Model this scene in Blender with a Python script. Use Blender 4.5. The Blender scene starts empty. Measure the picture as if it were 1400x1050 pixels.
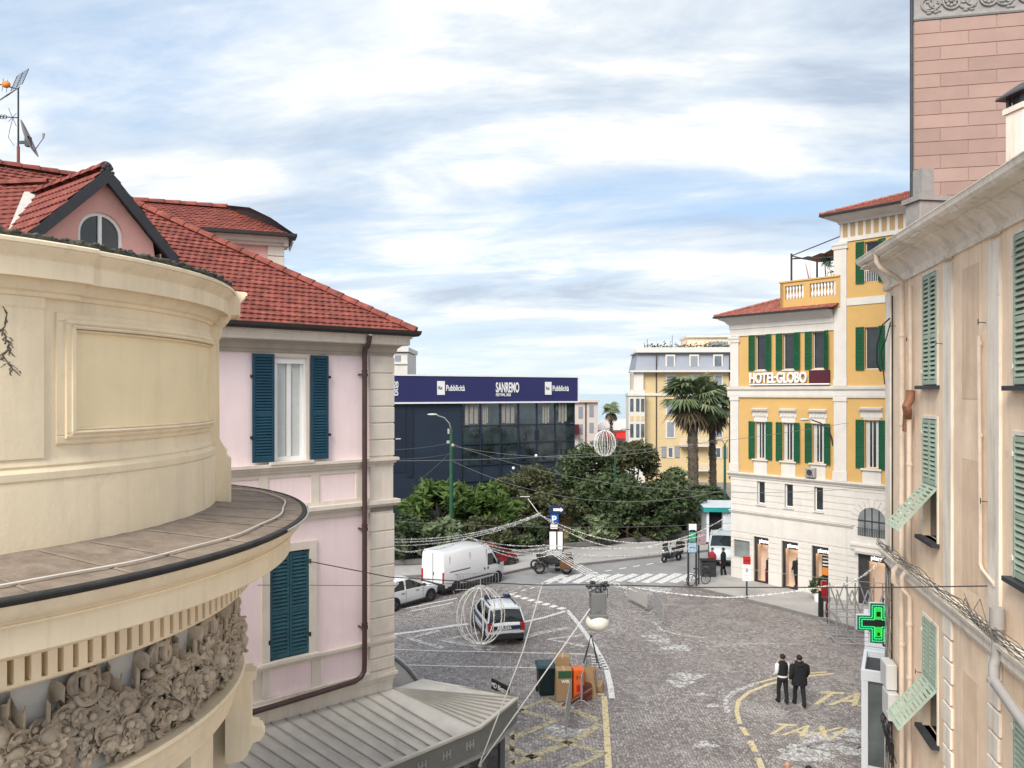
import bpy, math, random
from mathutils import Vector, Matrix
random.seed(11)
S = bpy.context.scene
COL = S.collection
R = math.radians
PI = math.pi

# ---------------------------------------------------------------- camera, sky, sun, exposure
FPX, CX, HV, H = 1050.0, 700.0, 537.0, 11.0     # focal length in photo pixels, principal column, horizon row, eye height
cam_data = bpy.data.cameras.new("camera")
cam_data.lens = 27.0
cam_data.sensor_width = 36.0
cam_data.shift_y = 12.0 / 1400.0
cam_data.clip_start = 0.1
cam_data.clip_end = 9000
cam = bpy.data.objects.new("camera", cam_data)
cam.location = (0, 0, H)
cam.rotation_euler = (R(90), 0, 0)
COL.objects.link(cam)
S.camera = cam

S.view_settings.view_transform = 'Standard'
S.view_settings.look = 'None'
S.view_settings.gamma = 1.0
S.view_settings.exposure = 1.66
S.cycles.use_denoising = True
S.cycles.max_bounces = 6

SUN_EL, SUN_AZ = R(42), R(208)          # azimuth clockwise from +Y: behind and left of the camera
sun_data = bpy.data.lights.new("sun", 'SUN')
sun_data.energy = 1.5
sun_data.angle = R(32)
sun_data.color = (1.0, 0.945, 0.86)
sun = bpy.data.objects.new("sun", sun_data)
_sd = Vector((math.sin(SUN_AZ) * math.cos(SUN_EL), math.cos(SUN_AZ) * math.cos(SUN_EL), math.sin(SUN_EL)))
sun.rotation_euler = _sd.to_track_quat('Z', 'Y').to_euler()
sun.location = (0, 0, 60)
COL.objects.link(sun)

W = bpy.data.worlds.new("World")
S.world = W
W.use_nodes = True
nt = W.node_tree
for n in list(nt.nodes):
    nt.nodes.remove(n)
def wn(t, **kw):
    n = nt.nodes.new(t)
    for k, v in kw.items():
        setattr(n, k, v)
    return n
def wl(a, b):
    nt.links.new(a, b)
def wmath(op, a, b=None, clamp=False):
    n = wn('ShaderNodeMath', operation=op, use_clamp=clamp)
    for i, q in enumerate((a, b)):
        if q is None:
            continue
        if isinstance(q, (int, float)):
            n.inputs[i].default_value = q
        else:
            wl(q, n.inputs[i])
    return n.outputs[0]
out = wn('ShaderNodeOutputWorld')
bg = wn('ShaderNodeBackground')
bg.inputs['Strength'].default_value = 0.058
sky = wn('ShaderNodeTexSky', sky_type='NISHITA', sun_disc=False, sun_elevation=SUN_EL, sun_rotation=SUN_AZ)
sky.air_density = 1.0
sky.dust_density = 1.2
sky.ozone_density = 1.2
tc = wn('ShaderNodeTexCoord')
sx = wn('ShaderNodeSeparateXYZ')
wl(tc.outputs['Generated'], sx.inputs[0])
zz = wmath('ADD', wmath('MAXIMUM', sx.outputs['Z'], 0.0), 0.13)
px_ = wmath('DIVIDE', sx.outputs['X'], zz)
py_ = wmath('DIVIDE', sx.outputs['Y'], zz)
def cloud(scale, sxy, off, detail, rough, dist):
    cb = wn('ShaderNodeCombineXYZ')
    wl(wmath('ADD', wmath('MULTIPLY', px_, sxy[0]), off[0]), cb.inputs[0])
    wl(wmath('ADD', wmath('MULTIPLY', wmath('ADD', py_, wmath('MULTIPLY', px_, sxy[2])), sxy[1]), off[1]), cb.inputs[1])
    ns = wn('ShaderNodeTexNoise')
    ns.inputs['Scale'].default_value = scale
    ns.inputs['Detail'].default_value = detail
    ns.inputs['Roughness'].default_value = rough
    ns.inputs['Distortion'].default_value = dist
    wl(cb.outputs[0], ns.inputs['Vector'])
    return ns.outputs['Fac']
def wramp(fac, stops):
    r = wn('ShaderNodeValToRGB')
    el = r.color_ramp.elements
    while len(el) < len(stops):
        el.new(0.5)
    for e, (p, c) in zip(el, stops):
        e.position = p
        e.color = c if len(c) == 4 else (*c, 1)
    wl(fac, r.inputs[0])
    return r.outputs[0]
def wmix(fac, a, b):
    m = wn('ShaderNodeMix', data_type='RGBA')
    if isinstance(fac, (int, float)):
        m.inputs[0].default_value = fac
    else:
        wl(fac, m.inputs[0])
    for q, i in ((a, 6), (b, 7)):
        if isinstance(q, tuple):
            m.inputs[i].default_value = (*q, 1)
        else:
            wl(q, m.inputs[i])
    return m.outputs[2]
base = cloud(0.80, (0.58, 1.05, 0.15), (5.6, 2.9), 10, 0.58, 0.35)
wisp = cloud(2.1, (0.6, 1.1, 0.25), (9.7, 1.3), 10, 0.62, 0.5)
body = cloud(1.35, (0.52, 1.1, 0.16), (21.3, 4.9), 10, 0.60, 0.4)
cover = wmath('ADD', wmath('MULTIPLY', base, 0.74), wmath('MULTIPLY', wisp, 0.26))
mask = wramp(cover, [(0.37, (0, 0, 0)), (0.46, (0.6, 0.6, 0.6)), (0.54, (1, 1, 1))])
shade = wramp(body, [(0.35, (2.9, 3.4, 4.2)), (0.43, (3.9, 4.4, 5.0)), (0.50, (4.9, 5.2, 5.45)), (0.57, (6.7, 6.6, 6.4))])
bluesky = wmix(0.7, sky.outputs[0], (2.9, 4.0, 5.4))
col = wmix(mask, bluesky, shade)
# pale haze low over the horizon
low = wramp(sx.outputs['Z'], [(0.0, (1, 1, 1)), (0.05, (0.65, 0.65, 0.65)), (0.17, (0, 0, 0))])
col = wmix(wmath('MULTIPLY', low, 0.82), col, (4.8, 5.4, 5.75))
wl(col, bg.inputs['Color'])
wl(bg.outputs[0], out.inputs['Surface'])

# ---------------------------------------------------------------- pixel helpers (photo 1400x1050)
def P(u, v, Y):
    return Vector(((u - CX) / FPX * Y, Y, H - (v - HV) / FPX * Y))
def G(u, v, z=0.0):
    Y = FPX * (H - z) / (v - HV)
    return Vector(((u - CX) / FPX * Y, Y, z))

# ---------------------------------------------------------------- materials
def _mixrgb(t, fac, a, b, blend='MIX'):
    m = t.nodes.new('ShaderNodeMix')
    m.data_type = 'RGBA'
    m.blend_type = blend
    for q, i in ((fac, 0), (a, 6), (b, 7)):
        if isinstance(q, (int, float)):
            m.inputs[i].default_value = q
        elif isinstance(q, tuple):
            m.inputs[i].default_value = (*q, 1)
        else:
            t.links.new(q, m.inputs[i])
    return m.outputs[2]
def _noise(t, vec, scale, detail=4, rough=0.55, dist=0.0, stretch=None):
    n = t.nodes.new('ShaderNodeTexNoise')
    n.inputs['Scale'].default_value = scale
    n.inputs['Detail'].default_value = detail
    n.inputs['Roughness'].default_value = rough
    n.inputs['Distortion'].default_value = dist
    if stretch:
        mp = t.nodes.new('ShaderNodeMapping')
        mp.inputs['Scale'].default_value = stretch
        t.links.new(vec, mp.inputs['Vector'])
        vec = mp.outputs[0]
    t.links.new(vec, n.inputs['Vector'])
    return n.outputs['Fac']
def _ramp(t, fac, stops):
    r = t.nodes.new('ShaderNodeValToRGB')
    el = r.color_ramp.elements
    while len(el) < len(stops):
        el.new(0.5)
    for e, (p, c) in zip(el, stops):
        e.position = p
        if isinstance(c, (int, float)):
            c = (c, c, c)
        e.color = (*c, 1)
    t.links.new(fac, r.inputs[0])
    return r.outputs[0]
def new_mat(name):
    m = bpy.data.materials.new(name)
    m.use_nodes = True
    t = m.node_tree
    b = t.nodes['Principled BSDF']
    c = t.nodes.new('ShaderNodeTexCoord')
    return m, t, b, c.outputs['Object']
def mat(name, colr, rough=0.75, var=0.12, scale=1.2, bump=0.15, bscale=35.0, metal=0.0, spec=0.35,
        stain=0.0, staincol=(0.12, 0.1, 0.08), streak=False, coat=0.0):
    m, t, b, vec = new_mat(name)
    n1 = _noise(t, vec, scale, 6, 0.6, 0.3)
    lo = tuple(max(0.0, q * (1 - var)) for q in colr)
    hi = tuple(min(1.0, q * (1 + var * 0.8)) for q in colr)
    c = _ramp(t, n1, [(0.3, lo), (0.7, hi)])
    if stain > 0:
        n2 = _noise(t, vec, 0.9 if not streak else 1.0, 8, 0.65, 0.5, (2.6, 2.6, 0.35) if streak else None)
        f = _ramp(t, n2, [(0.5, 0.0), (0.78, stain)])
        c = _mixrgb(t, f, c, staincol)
        if streak:      # fine run-off streaks and small blotches
            n3 = _noise(t, vec, 1.0, 6, 0.7, 0.3, (11.0, 11.0, 0.7))
            c = _mixrgb(t, _ramp(t, n3, [(0.52, 0.0), (0.74, stain * 0.75)]), c, staincol)
            n4 = _noise(t, vec, 3.2, 9, 0.75, 1.0)
            c = _mixrgb(t, _ramp(t, n4, [(0.60, 0.0), (0.72, stain * 0.8)]), c, staincol)
    t.links.new(c, b.inputs['Base Color'])
    b.inputs['Roughness'].default_value = rough
    b.inputs['Metallic'].default_value = metal
    b.inputs['Specular IOR Level'].default_value = spec
    b.inputs['Coat Weight'].default_value = coat
    if bump > 0:
        bp = t.nodes.new('ShaderNodeBump')
        bp.inputs['Strength'].default_value = bump
        bp.inputs['Distance'].default_value = 0.02
        t.links.new(_noise(t, vec, bscale, 5, 0.6), bp.inputs['Height'])
        t.links.new(bp.outputs[0], b.inputs['Normal'])
    return m
def tone(m, amount, cell=None):
    """piece-to-piece tone change: per loose piece, or per cell of a jittered grid"""
    t = m.node_tree
    b = t.nodes['Principled BSDF']
    src = b.inputs['Base Color'].links[0].from_socket
    if cell:
        c = t.nodes.new('ShaderNodeTexCoord')
        v = t.nodes.new('ShaderNodeTexVoronoi')
        v.inputs['Scale'].default_value = cell
        t.links.new(c.outputs['Object'], v.inputs['Vector'])
        s_ = t.nodes.new('ShaderNodeSeparateColor')
        t.links.new(v.outputs['Color'], s_.inputs[0])
        fac = s_.outputs[0]
    else:
        fac = t.nodes.new('ShaderNodeNewGeometry').outputs['Random Per Island']
    g = _ramp(t, fac, [(0.0, 1 - amount), (1.0, 1 + amount)])
    t.links.new(_mixrgb(t, 1.0, src, g, 'MULTIPLY'), b.inputs['Base Color'])
    return m
def glass_mat(name, colr=(0.02, 0.025, 0.03), rough=0.04, var=0.5):
    m, t, b, vec = new_mat(name)
    c = _ramp(t, _noise(t, vec, 0.8, 3), [(0.35, tuple(q * (1 - var) for q in colr)), (0.65, tuple(q * (1 + var) for q in colr))])
    t.links.new(c, b.inputs['Base Color'])
    b.inputs['Roughness'].default_value = rough
    b.inputs['Specular IOR Level'].default_value = 0.7
    return m
def emit_mat(name, colr, strength):
    m, t, b, vec = new_mat(name)
    b.inputs['Base Color'].default_value = (*[q * 0.3 for q in colr], 1)
    b.inputs['Emission Color'].default_value = (*colr, 1)
    b.inputs['Emission Strength'].default_value = strength
    return m
def paint_mat(name, colr, wear=0.5, scale=5.0):
    """worn road paint: real gaps where the cobbles show through"""
    m, t, b, vec = new_mat(name)
    n1 = _noise(t, vec, scale, 8, 0.7)
    c = _ramp(t, n1, [(0.3, tuple(q * 0.75 for q in colr)), (0.7, colr)])
    t.links.new(c, b.inputs['Base Color'])
    b.inputs['Roughness'].default_value = 0.7
    tr = t.nodes.new('ShaderNodeBsdfTransparent')
    mx = t.nodes.new('ShaderNodeMixShader')
    f = _ramp(t, _noise(t, vec, scale * 1.9, 9, 0.75, 0.4), [(wear - 0.08, 0.0), (wear + 0.08, 1.0)])
    t.links.new(f, mx.inputs[0])
    t.links.new(tr.outputs[0], mx.inputs[1])
    t.links.new(b.outputs[0], mx.inputs[2])
    t.links.new(mx.outputs[0], t.nodes['Material Output'].inputs['Surface'])
    return m
def leaf_mat(name, c1, c2, c3):
    m, t, b, vec = new_mat(name)
    geo = t.nodes.new('ShaderNodeNewGeometry')
    c = _ramp(t, geo.outputs['Random Per Island'], [(0.0, c1), (0.5, c2), (1.0, c3)])
    n = _noise(t, vec, 0.5, 3)
    c = _mixrgb(t, 0.55, c, _ramp(t, n, [(0.35, c1), (0.65, c3)]))
    t.links.new(c, b.inputs['Base Color'])
    b.inputs['Roughness'].default_value = 0.55
    b.inputs['Specular IOR Level'].default_value = 0.3
    tl = t.nodes.new('ShaderNodeBsdfTranslucent')
    t.links.new(c, tl.inputs['Color'])
    mx = t.nodes.new('ShaderNodeMixShader')
    mx.inputs[0].default_value = 0.25
    t.links.new(b.outputs[0], mx.inputs[1])
    t.links.new(tl.outputs[0], mx.inputs[2])
    t.links.new(mx.outputs[0], t.nodes['Material Output'].inputs['Surface'])
    return m

# ---------------------------------------------------------------- mesh builder
class MB:
    def __init__(s):
        s.v = []
        s.f = []
    def add(s, vs, fs):
        o = len(s.v)
        s.v.extend([tuple(q) for q in vs])
        s.f.extend([tuple(i + o for i in f) for f in fs])
        return s
    def poly(s, pts):
        return s.add(pts, [tuple(range(len(pts)))])
    def box(s, x0, y0, z0, x1, y1, z1):
        v = [(x0, y0, z0), (x1, y0, z0), (x1, y1, z0), (x0, y1, z0), (x0, y0, z1), (x1, y0, z1), (x1, y1, z1), (x0, y1, z1)]
        return s.add(v, [(0, 3, 2, 1), (4, 5, 6, 7), (0, 1, 5, 4), (1, 2, 6, 5), (2, 3, 7, 6), (3, 0, 4, 7)])
    def bbox(s, x0, y0, z0, x1, y1, z1, b=0.01):
        """box with chamfered vertical and top edges"""
        r0 = [(x0 + b, y0), (x1 - b, y0), (x1, y0 + b), (x1, y1 - b), (x1 - b, y1), (x0 + b, y1), (x0, y1 - b), (x0, y0 + b)]
        r1 = [(min(max(x, x0 + b), x1 - b), min(max(y, y0 + b), y1 - b)) for x, y in r0]
        rings = [[(x, y, z0 + b) for x, y in r0], [(x, y, z1 - b) for x, y in r0], [(x, y, z1) for x, y in r1]]
        rings.insert(0, [(x, y, z0) for x, y in r1])
        return s.loft(rings, True, True)
    def obox(s, c, size, M=None):
        hx, hy, hz = [q / 2 for q in size]
        t = MB().box(-hx, -hy, -hz, hx, hy, hz)
        c = Vector(c)
        vs = [(M @ Vector(q) if M else Vector(q)) + c for q in t.v]
        return s.add(vs, t.f)
    def beam(s, a, b, w, h, up=Vector((0, 0, 1))):
        a, b = Vector(a), Vector(b)
        d = (b - a).normalized()
        if abs(d.dot(up)) > 0.98:
            up = Vector((0, 1, 0))
        x = d.cross(up).normalized() * w / 2
        y = x.cross(d).normalized() * h / 2
        vs = [a - x - y, a + x - y, a + x + y, a - x + y, b - x - y, b + x - y, b + x + y, b - x + y]
        return s.add(vs, [(0, 1, 2, 3), (7, 6, 5, 4), (0, 4, 5, 1), (1, 5, 6, 2), (2, 6, 7, 3), (3, 7, 4, 0)])
    def loft(s, rings, closed=True, caps=True):
        n = len(rings[0])
        vs = [q for r in rings for q in r]
        fs = []
        for i in range(len(rings) - 1):
            for j in range(n if closed else n - 1):
                k = (j + 1) % n
                fs.append((i * n + j, i * n + k, (i + 1) * n + k, (i + 1) * n + j))
        if caps and closed:
            fs.append(tuple(reversed(range(n))))
            fs.append(tuple(range((len(rings) - 1) * n, len(rings) * n)))
        return s.add(vs, fs)
    def tube(s, pts, r, n=6, caps=True):
        pts = [Vector(p) for p in pts]
        rs = r if isinstance(r, (list, tuple)) else [r] * len(pts)
        rings = []
        up = None
        for i, p in enumerate(pts):
            a = pts[max(0, i - 1)]
            b = pts[min(len(pts) - 1, i + 1)]
            d = (b - a)
            d = d.normalized() if d.length > 1e-9 else Vector((0, 0, 1))
            if up is None:
                up = d.orthogonal().normalized()
            else:
                up = (up - d * up.dot(d))
                up = up.normalized() if up.length > 1e-6 else d.orthogonal().normalized()
            w = d.cross(up)
            rings.append([p + (up * math.cos(2 * PI * k / n) + w * math.sin(2 * PI * k / n)) * rs[i] for k in range(n)])
        return s.loft(rings, True, caps)
    def cyl(s, a, b, r0, r1=None, n=12, caps=True):
        return s.tube([a, b], [r0, r0 if r1 is None else r1], n, caps)
    def lathe(s, prof, a0=0.0, a1=2 * PI, n=48, c=(0, 0), closed_prof=False):
        full = abs(a1 - a0) > 2 * PI - 1e-4
        rings = []
        for i in range(n if full else n + 1):
            a = a0 + (a1 - a0) * i / n
            rings.append([(c[0] + r * math.cos(a), c[1] + r * math.sin(a), z) for r, z in prof])
        m = len(prof)
        vs = [q for r in rings for q in r]
        fs = []
        N = len(rings)
        for i in range(N if full else N - 1):
            k = (i + 1) % N
            for j in range(m if closed_prof else m - 1):
                l = (j + 1) % m
                fs.append((i * m + j, k * m + j, k * m + l, i * m + l))
        return s.add(vs, fs)
    def sphere(s, c, r, nu=10, nv=7, fn=None):
        c = Vector(c)
        r = r if isinstance(r, (tuple, list, Vector)) else (r, r, r)
        vs = [c + Vector((0, 0, -r[2]))]
        for j in range(1, nv):
            t = -PI / 2 + PI * j / nv
            for i in range(nu):
                a = 2 * PI * i / nu
                d = Vector((math.cos(t) * math.cos(a), math.cos(t) * math.sin(a), math.sin(t)))
                k = fn(d) if fn else 1.0
                vs.append(c + Vector((d.x * r[0], d.y * r[1], d.z * r[2])) * k)
        vs.append(c + Vector((0, 0, r[2])))
        fs = []
        for i in range(nu):
            fs.append((0, 1 + (i + 1) % nu, 1 + i))
            for j in range(nv - 2):
                a = 1 + j * nu + i
                b = 1 + j * nu + (i + 1) % nu
                fs.append((a, b, b + nu, a + nu))
            fs.append((len(vs) - 1, 1 + (nv - 2) * nu + i, 1 + (nv - 2) * nu + (i + 1) % nu))
        return s.add(vs, fs)
    def torus(s, c, R0, r, M=None, n=20, m=6, a0=0, a1=2 * PI):
        pts = []
        for i in range(n + 1):
            a = a0 + (a1 - a0) * i / n
            q = Vector((R0 * math.cos(a), R0 * math.sin(a), 0))
            pts.append((M @ q if M else q) + Vector(c))
        return s.tube(pts, r, m, False)
    def prism(s, pts2, z0, z1):
        n = len(pts2)
        vs = [(x, y, z0) for x, y in pts2] + [(x, y, z1) for x, y in pts2]
        fs = [tuple(reversed(range(n))), tuple(range(n, 2 * n))]
        fs += [(i, (i + 1) % n, n + (i + 1) % n, n + i) for i in range(n)]
        return s.add(vs, fs)
    def ext(s, pts, vec):
        """prism from a 3D polygon pushed along vec"""
        n = len(pts)
        vec = Vector(vec)
        vs = [Vector(p) for p in pts] + [Vector(p) + vec for p in pts]
        fs = [tuple(range(n)), tuple(reversed(range(n, 2 * n)))]
        fs += [((i + 1) % n, i, n + i, n + (i + 1) % n) for i in range(n)]
        return s.add(vs, fs)
    def profx(s, prof, x0, x1):
        """extrude a (y,z) moulding profile along x (closed)"""
        return s.loft([[(x0, y, z) for y, z in prof], [(x1, y, z) for y, z in prof]], True, True)
    def xf(s, M):
        s.v = [tuple(M @ Vector(q)) for q in s.v]
        return s
    def mesh(s, name, material, smooth=False):
        me = bpy.data.meshes.new(name)
        me.from_pydata(s.v, [], s.f)
        if material is not None:
            me.materials.append(material)
        me.update()
        if smooth:
            me.polygons.foreach_set('use_smooth', [True] * len(me.polygons))
            me.set_sharp_from_angle(angle=R(smooth if smooth is not True else 45))
        return me
    def parts(s, name, material, parent=None, smooth=False, gap=0.01):
        """build every separate cluster of pieces as a part of its own"""
        n = len(s.v)
        par = list(range(n))
        def find(a):
            while par[a] != a:
                par[a] = par[par[a]]
                a = par[a]
            return a
        for f in s.f:
            for q in f[1:]:
                par[find(q)] = find(f[0])
        isl = {}
        for i in range(n):
            isl.setdefault(find(i), []).append(i)
        grp = []
        for vs in isl.values():
            lo = [min(s.v[i][k] for i in vs) - gap for k in range(3)]
            hi = [max(s.v[i][k] for i in vs) + gap for k in range(3)]
            grp.append([set(vs), lo, hi])
        merged = True
        while merged:
            merged = False
            for i in range(len(grp)):
                for j in range(len(grp) - 1, i, -1):
                    if all(grp[i][1][k] <= grp[j][2][k] and grp[j][1][k] <= grp[i][2][k] for k in range(3)):
                        grp[i][0] |= grp[j][0]
                        grp[i][1] = [min(a, b) for a, b in zip(grp[i][1], grp[j][1])]
                        grp[i][2] = [max(a, b) for a, b in zip(grp[i][2], grp[j][2])]
                        grp.pop(j)
                        merged = True
        res = []
        for vs, lo, hi in grp:
            idx = sorted(vs)
            mp = {a: b for b, a in enumerate(idx)}
            m = MB()
            m.v = [s.v[i] for i in idx]
            m.f = [tuple(mp[q] for q in f) for f in s.f if f[0] in vs]
            res.append(m.build(name, material, parent, smooth))
        return res
    def build(s, name, material, parent=None, smooth=False, loc=None, rotz=0, label=None, rot=None):
        return put(name, s.mesh(name, material, smooth), parent, loc, rotz, label, rot)

def put(name, me, parent=None, loc=None, rotz=0, label=None, rot=None):
    o = bpy.data.objects.new(name, me)
    COL.objects.link(o)
    if parent is not None:
        o.parent = parent
    if loc is not None:
        o.location = loc
    o.rotation_euler = rot if rot is not None else (0, 0, rotz)
    if label:
        o['label'] = label
    return o
def thing(name, label, cat, loc=(0, 0, 0), rotz=0, group=None):
    o = bpy.data.objects.new(name, None)
    o.empty_display_size = 0.2
    COL.objects.link(o)
    o.location = loc
    o.rotation_euler = (0, 0, rotz)
    return tag(o, label, cat, group)
def tag(o, label, cat, group=None):
    o['label'] = label
    o['category'] = cat
    if group:
        o['group'] = group
    return o
def struct(o):
    o['kind'] = 'structure'
    return o
def dup(root, loc, rotz, label, scale=None):
    r = root.copy()
    COL.objects.link(r)
    r.location = loc
    r.rotation_euler = (0, 0, rotz)
    r['label'] = label
    if scale:
        r.scale = (scale,) * 3 if isinstance(scale, (int, float)) else scale
    for ch in list(root.children):
        c = ch.copy()
        COL.objects.link(c)
        c.parent = r
        for g in list(ch.children):
            d = g.copy()
            COL.objects.link(d)
            d.parent = c
    return r
def text_mesh(txt, size, depth=0.01, bold=0.0, sx=1.0, align='LEFT', shear=0.0):
    cu = bpy.data.curves.new("lettering", 'FONT')
    cu.body = txt
    cu.size = size
    cu.extrude = depth / 2
    cu.offset = bold
    cu.align_x = align
    cu.shear = shear
    o = bpy.data.objects.new("lettering", cu)
    COL.objects.link(o)
    dg = bpy.context.evaluated_depsgraph_get()
    me = bpy.data.meshes.new_from_object(o.evaluated_get(dg))
    bpy.data.objects.remove(o)
    bpy.data.curves.remove(cu)
    for v in me.vertices:
        v.co.x *= sx
    return me
def text_on(name, txt, size, material, parent, loc, rot=(PI / 2, 0, 0), depth=0.01, bold=0.0, sx=1.0, align='LEFT', shear=0.0):
    me = text_mesh(txt, size, depth, bold, sx, align, shear)
    me.materials.clear()
    me.materials.append(material)
    return put(name, me, parent, loc, 0, None, rot)

def wall(mb, x0, x1, z0, z1, holes, y=0.0, reveal=0.2, courses=None, groove=0.03):
    """facade sheet facing -y with rectangular openings and their reveals; courses = rusticated bands standing proud"""
    xs = sorted({x0, x1, *[min(max(h[i], x0), x1) for h in holes for i in (0, 1)]})
    zs = sorted({z0, z1, *[min(max(h[i], z0), z1) for h in holes for i in (2, 3)]})
    def inside(x, z):
        return any(h[0] < x < h[1] and h[2] < z < h[3] for h in holes)
    yb = y + (groove if courses else 0)
    for i in range(len(xs) - 1):
        for j in range(len(zs) - 1):
            if not inside((xs[i] + xs[i + 1]) / 2, (zs[j] + zs[j + 1]) / 2):
                mb.poly([(xs[i], yb, zs[j]), (xs[i + 1], yb, zs[j]), (xs[i + 1], yb, zs[j + 1]), (xs[i], yb, zs[j + 1])])
    for (a, b, c, d) in [h[:4] for h in holes]:
        Y2 = y + reveal
        mb.poly([(a, yb, c), (a, yb, d), (a, Y2, d), (a, Y2, c)])
        mb.poly([(b, yb, d), (b, yb, c), (b, Y2, c), (b, Y2, d)])
        mb.poly([(a, yb, d), (b, yb, d), (b, Y2, d), (a, Y2, d)])
        mb.poly([(b, yb, c), (a, yb, c), (a, Y2, c), (b, Y2, c)])
    if courses:
        for (ca, cb) in courses:
            zc = sorted({ca, cb, *[q for q in zs if ca < q < cb]})
            for j in range(len(zc) - 1):
                zm = (zc[j] + zc[j + 1]) / 2
                run = None
                for i in range(len(xs) - 1):
                    if inside((xs[i] + xs[i + 1]) / 2, zm):
                        if run is not None:
                            mb.box(run, y, zc[j], xs[i], yb - 0.001, zc[j + 1])
                        run = None
                    elif run is None:
                        run = xs[i]
                if run is not None:
                    mb.box(run, y, zc[j], x1, yb - 0.001, zc[j + 1])
    return mb

def louvre_mb(w, h, pitch=0.055, mid=True, t=0.035):
    """louvred shutter leaf: x 0..w, y -t..0, z 0..h"""
    mb = MB()
    st = 0.05
    mb.box(0, -t, 0, st, 0, h)
    mb.box(w - st, -t, 0, w, 0, h)
    rails = [(0, 0.09), (h - 0.07, h)]
    if mid:
        rails.insert(1, (h * 0.42, h * 0.42 + 0.08))
    for a, b in rails:
        mb.box(st, -t + 0.003, a, w - st, -0.003, b)
    edges = [rails[i][1] for i in range(len(rails) - 1)], [rails[i + 1][0] for i in range(len(rails) - 1)]
    for a, b in zip(*edges):
        n = max(1, int((b - a) / pitch))
        for i in range(n):
            z = a + (i + 0.5) * (b - a) / n
            mb.add([(st, -t + 0.002, z - 0.028), (w - st, -t + 0.002, z - 0.028), (w - st, -0.004, z + 0.022), (st, -0.004, z + 0.022),
                    (st, -t + 0.002, z - 0.018), (w - st, -t + 0.002, z - 0.018), (w - st, -0.004, z + 0.032), (st, -0.004, z + 0.032)],
                   [(0, 3, 2, 1), (4, 5, 6, 7), (0, 1, 5, 4), (2, 3, 7, 6)])
    return mb
_cache = {}
def louvre(name, w, h, m, parent, loc, rotz=0, rot=None, label=None, pitch=0.055, mid=True):
    k = (round(w, 3), round(h, 3), m.name, pitch, mid)
    if k not in _cache:
        _cache[k] = louvre_mb(w, h, pitch, mid).mesh(name, m)
    return put(name, _cache[k], parent, loc, rotz, label, rot)
def casement(parent, x0, x1, z0, z1, y, fm, gm, mullions=1, transom=None, fw=0.06, curtain=None, cov=0.0):
    """window part > frame, pane, curtain sub-parts; the root mesh is the frame"""
    mb = MB()
    d = 0.06
    mb.box(x0, y, z0, x0 + fw, y + d, z1)
    mb.box(x1 - fw, y, z0, x1, y + d, z1)
    mb.box(x0 + fw, y + 0.002, z0, x1 - fw, y + d - 0.002, z0 + fw * 1.3)
    mb.box(x0 + fw, y + 0.002, z1 - fw, x1 - fw, y + d - 0.002, z1)
    for i in range(mullions):
        xm = x0 + (x1 - x0) * (i + 1) / (mullions + 1)
        mb.box(xm - fw * 0.6, y - 0.006, z0 + fw * 1.3, xm + fw * 0.6, y + d - 0.004, z1 - fw)
    if transom:
        mb.box(x0 + fw, y + 0.004, transom - fw * 0.5, x1 - fw, y + d - 0.006, transom + fw * 0.5)
    w = mb.build('window', fm, parent)
    MB().box(x0 + fw * 0.5, y + 0.03, z0 + fw * 0.5, x1 - fw * 0.5, y + 0.038, z1 - fw * 0.5).build('pane', gm, w)
    if curtain is not None:
        c = MB()
        n = 18
        for (a, b) in ((x0 + fw, x0 + fw + (x1 - x0) * cov), (x1 - fw - (x1 - x0) * cov, x1 - fw)):
            pts = [(a + (b - a) * i / n, y + 0.028 - 0.006 * (i % 2)) for i in range(n + 1)]
            c.loft([[(x, yy, z0 + fw) for x, yy in pts], [(x, yy, z1 - fw) for x, yy in pts]], False, False)
        c.build('curtain', curtain, w)
    return w
def tiles(mb, o, xd, up, nrm, t1, fl, fr, row=0.20, per=0.15, amp=0.011, lip=0.028):
    """clay tile plane: rows of rolled tiles, each row lapping over the one below"""
    o, xd, up, nrm = Vector(o), Vector(xd), Vector(up), Vector(nrm)
    n = max(1, int(round(t1 / row)))
    row = t1 / n
    sub = 6
    for i in range(n):
        ta, tb = i * row, min((i + 1) * row + 0.03, t1)
        la, ra, lb, rb = fl(ta), fr(ta), fl(tb), fr(tb)
        lo, hi = min(la, lb), max(ra, rb)
        if hi - lo < 0.05:
            continue
        k0, k1 = int(math.floor(lo / per * sub)), int(math.ceil(hi / per * sub))
        off = 0.5 * per if i % 2 else 0.0
        A, B, C = [], [], []
        jit = random.uniform(-0.006, 0.006)
        for k in range(k0, k1 + 1):
            x = k * per / sub
            ph = 2 * PI * (x + off) / per
            w = amp * (abs(math.cos(ph / 2)) ** 0.7 * 1.6 - 0.8)
            tj = 0.012 * math.sin(math.floor((x + off) / per) * 12.9898 + i * 78.233)
            xa, xb = min(max(x, la), ra), min(max(x, lb), rb)
            A.append(o + xd * xa + up * (ta + tj) + nrm * (lip + w + jit))
            B.append(o + xd * xb + up * tb + nrm * (w * 0.7 + 0.002))
            C.append(o + xd * xa + up * (ta + tj) + nrm * (-0.02))
        mb.loft([A, B], False, False)
        mb.loft([C, A], False, False)
    return mb
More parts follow.
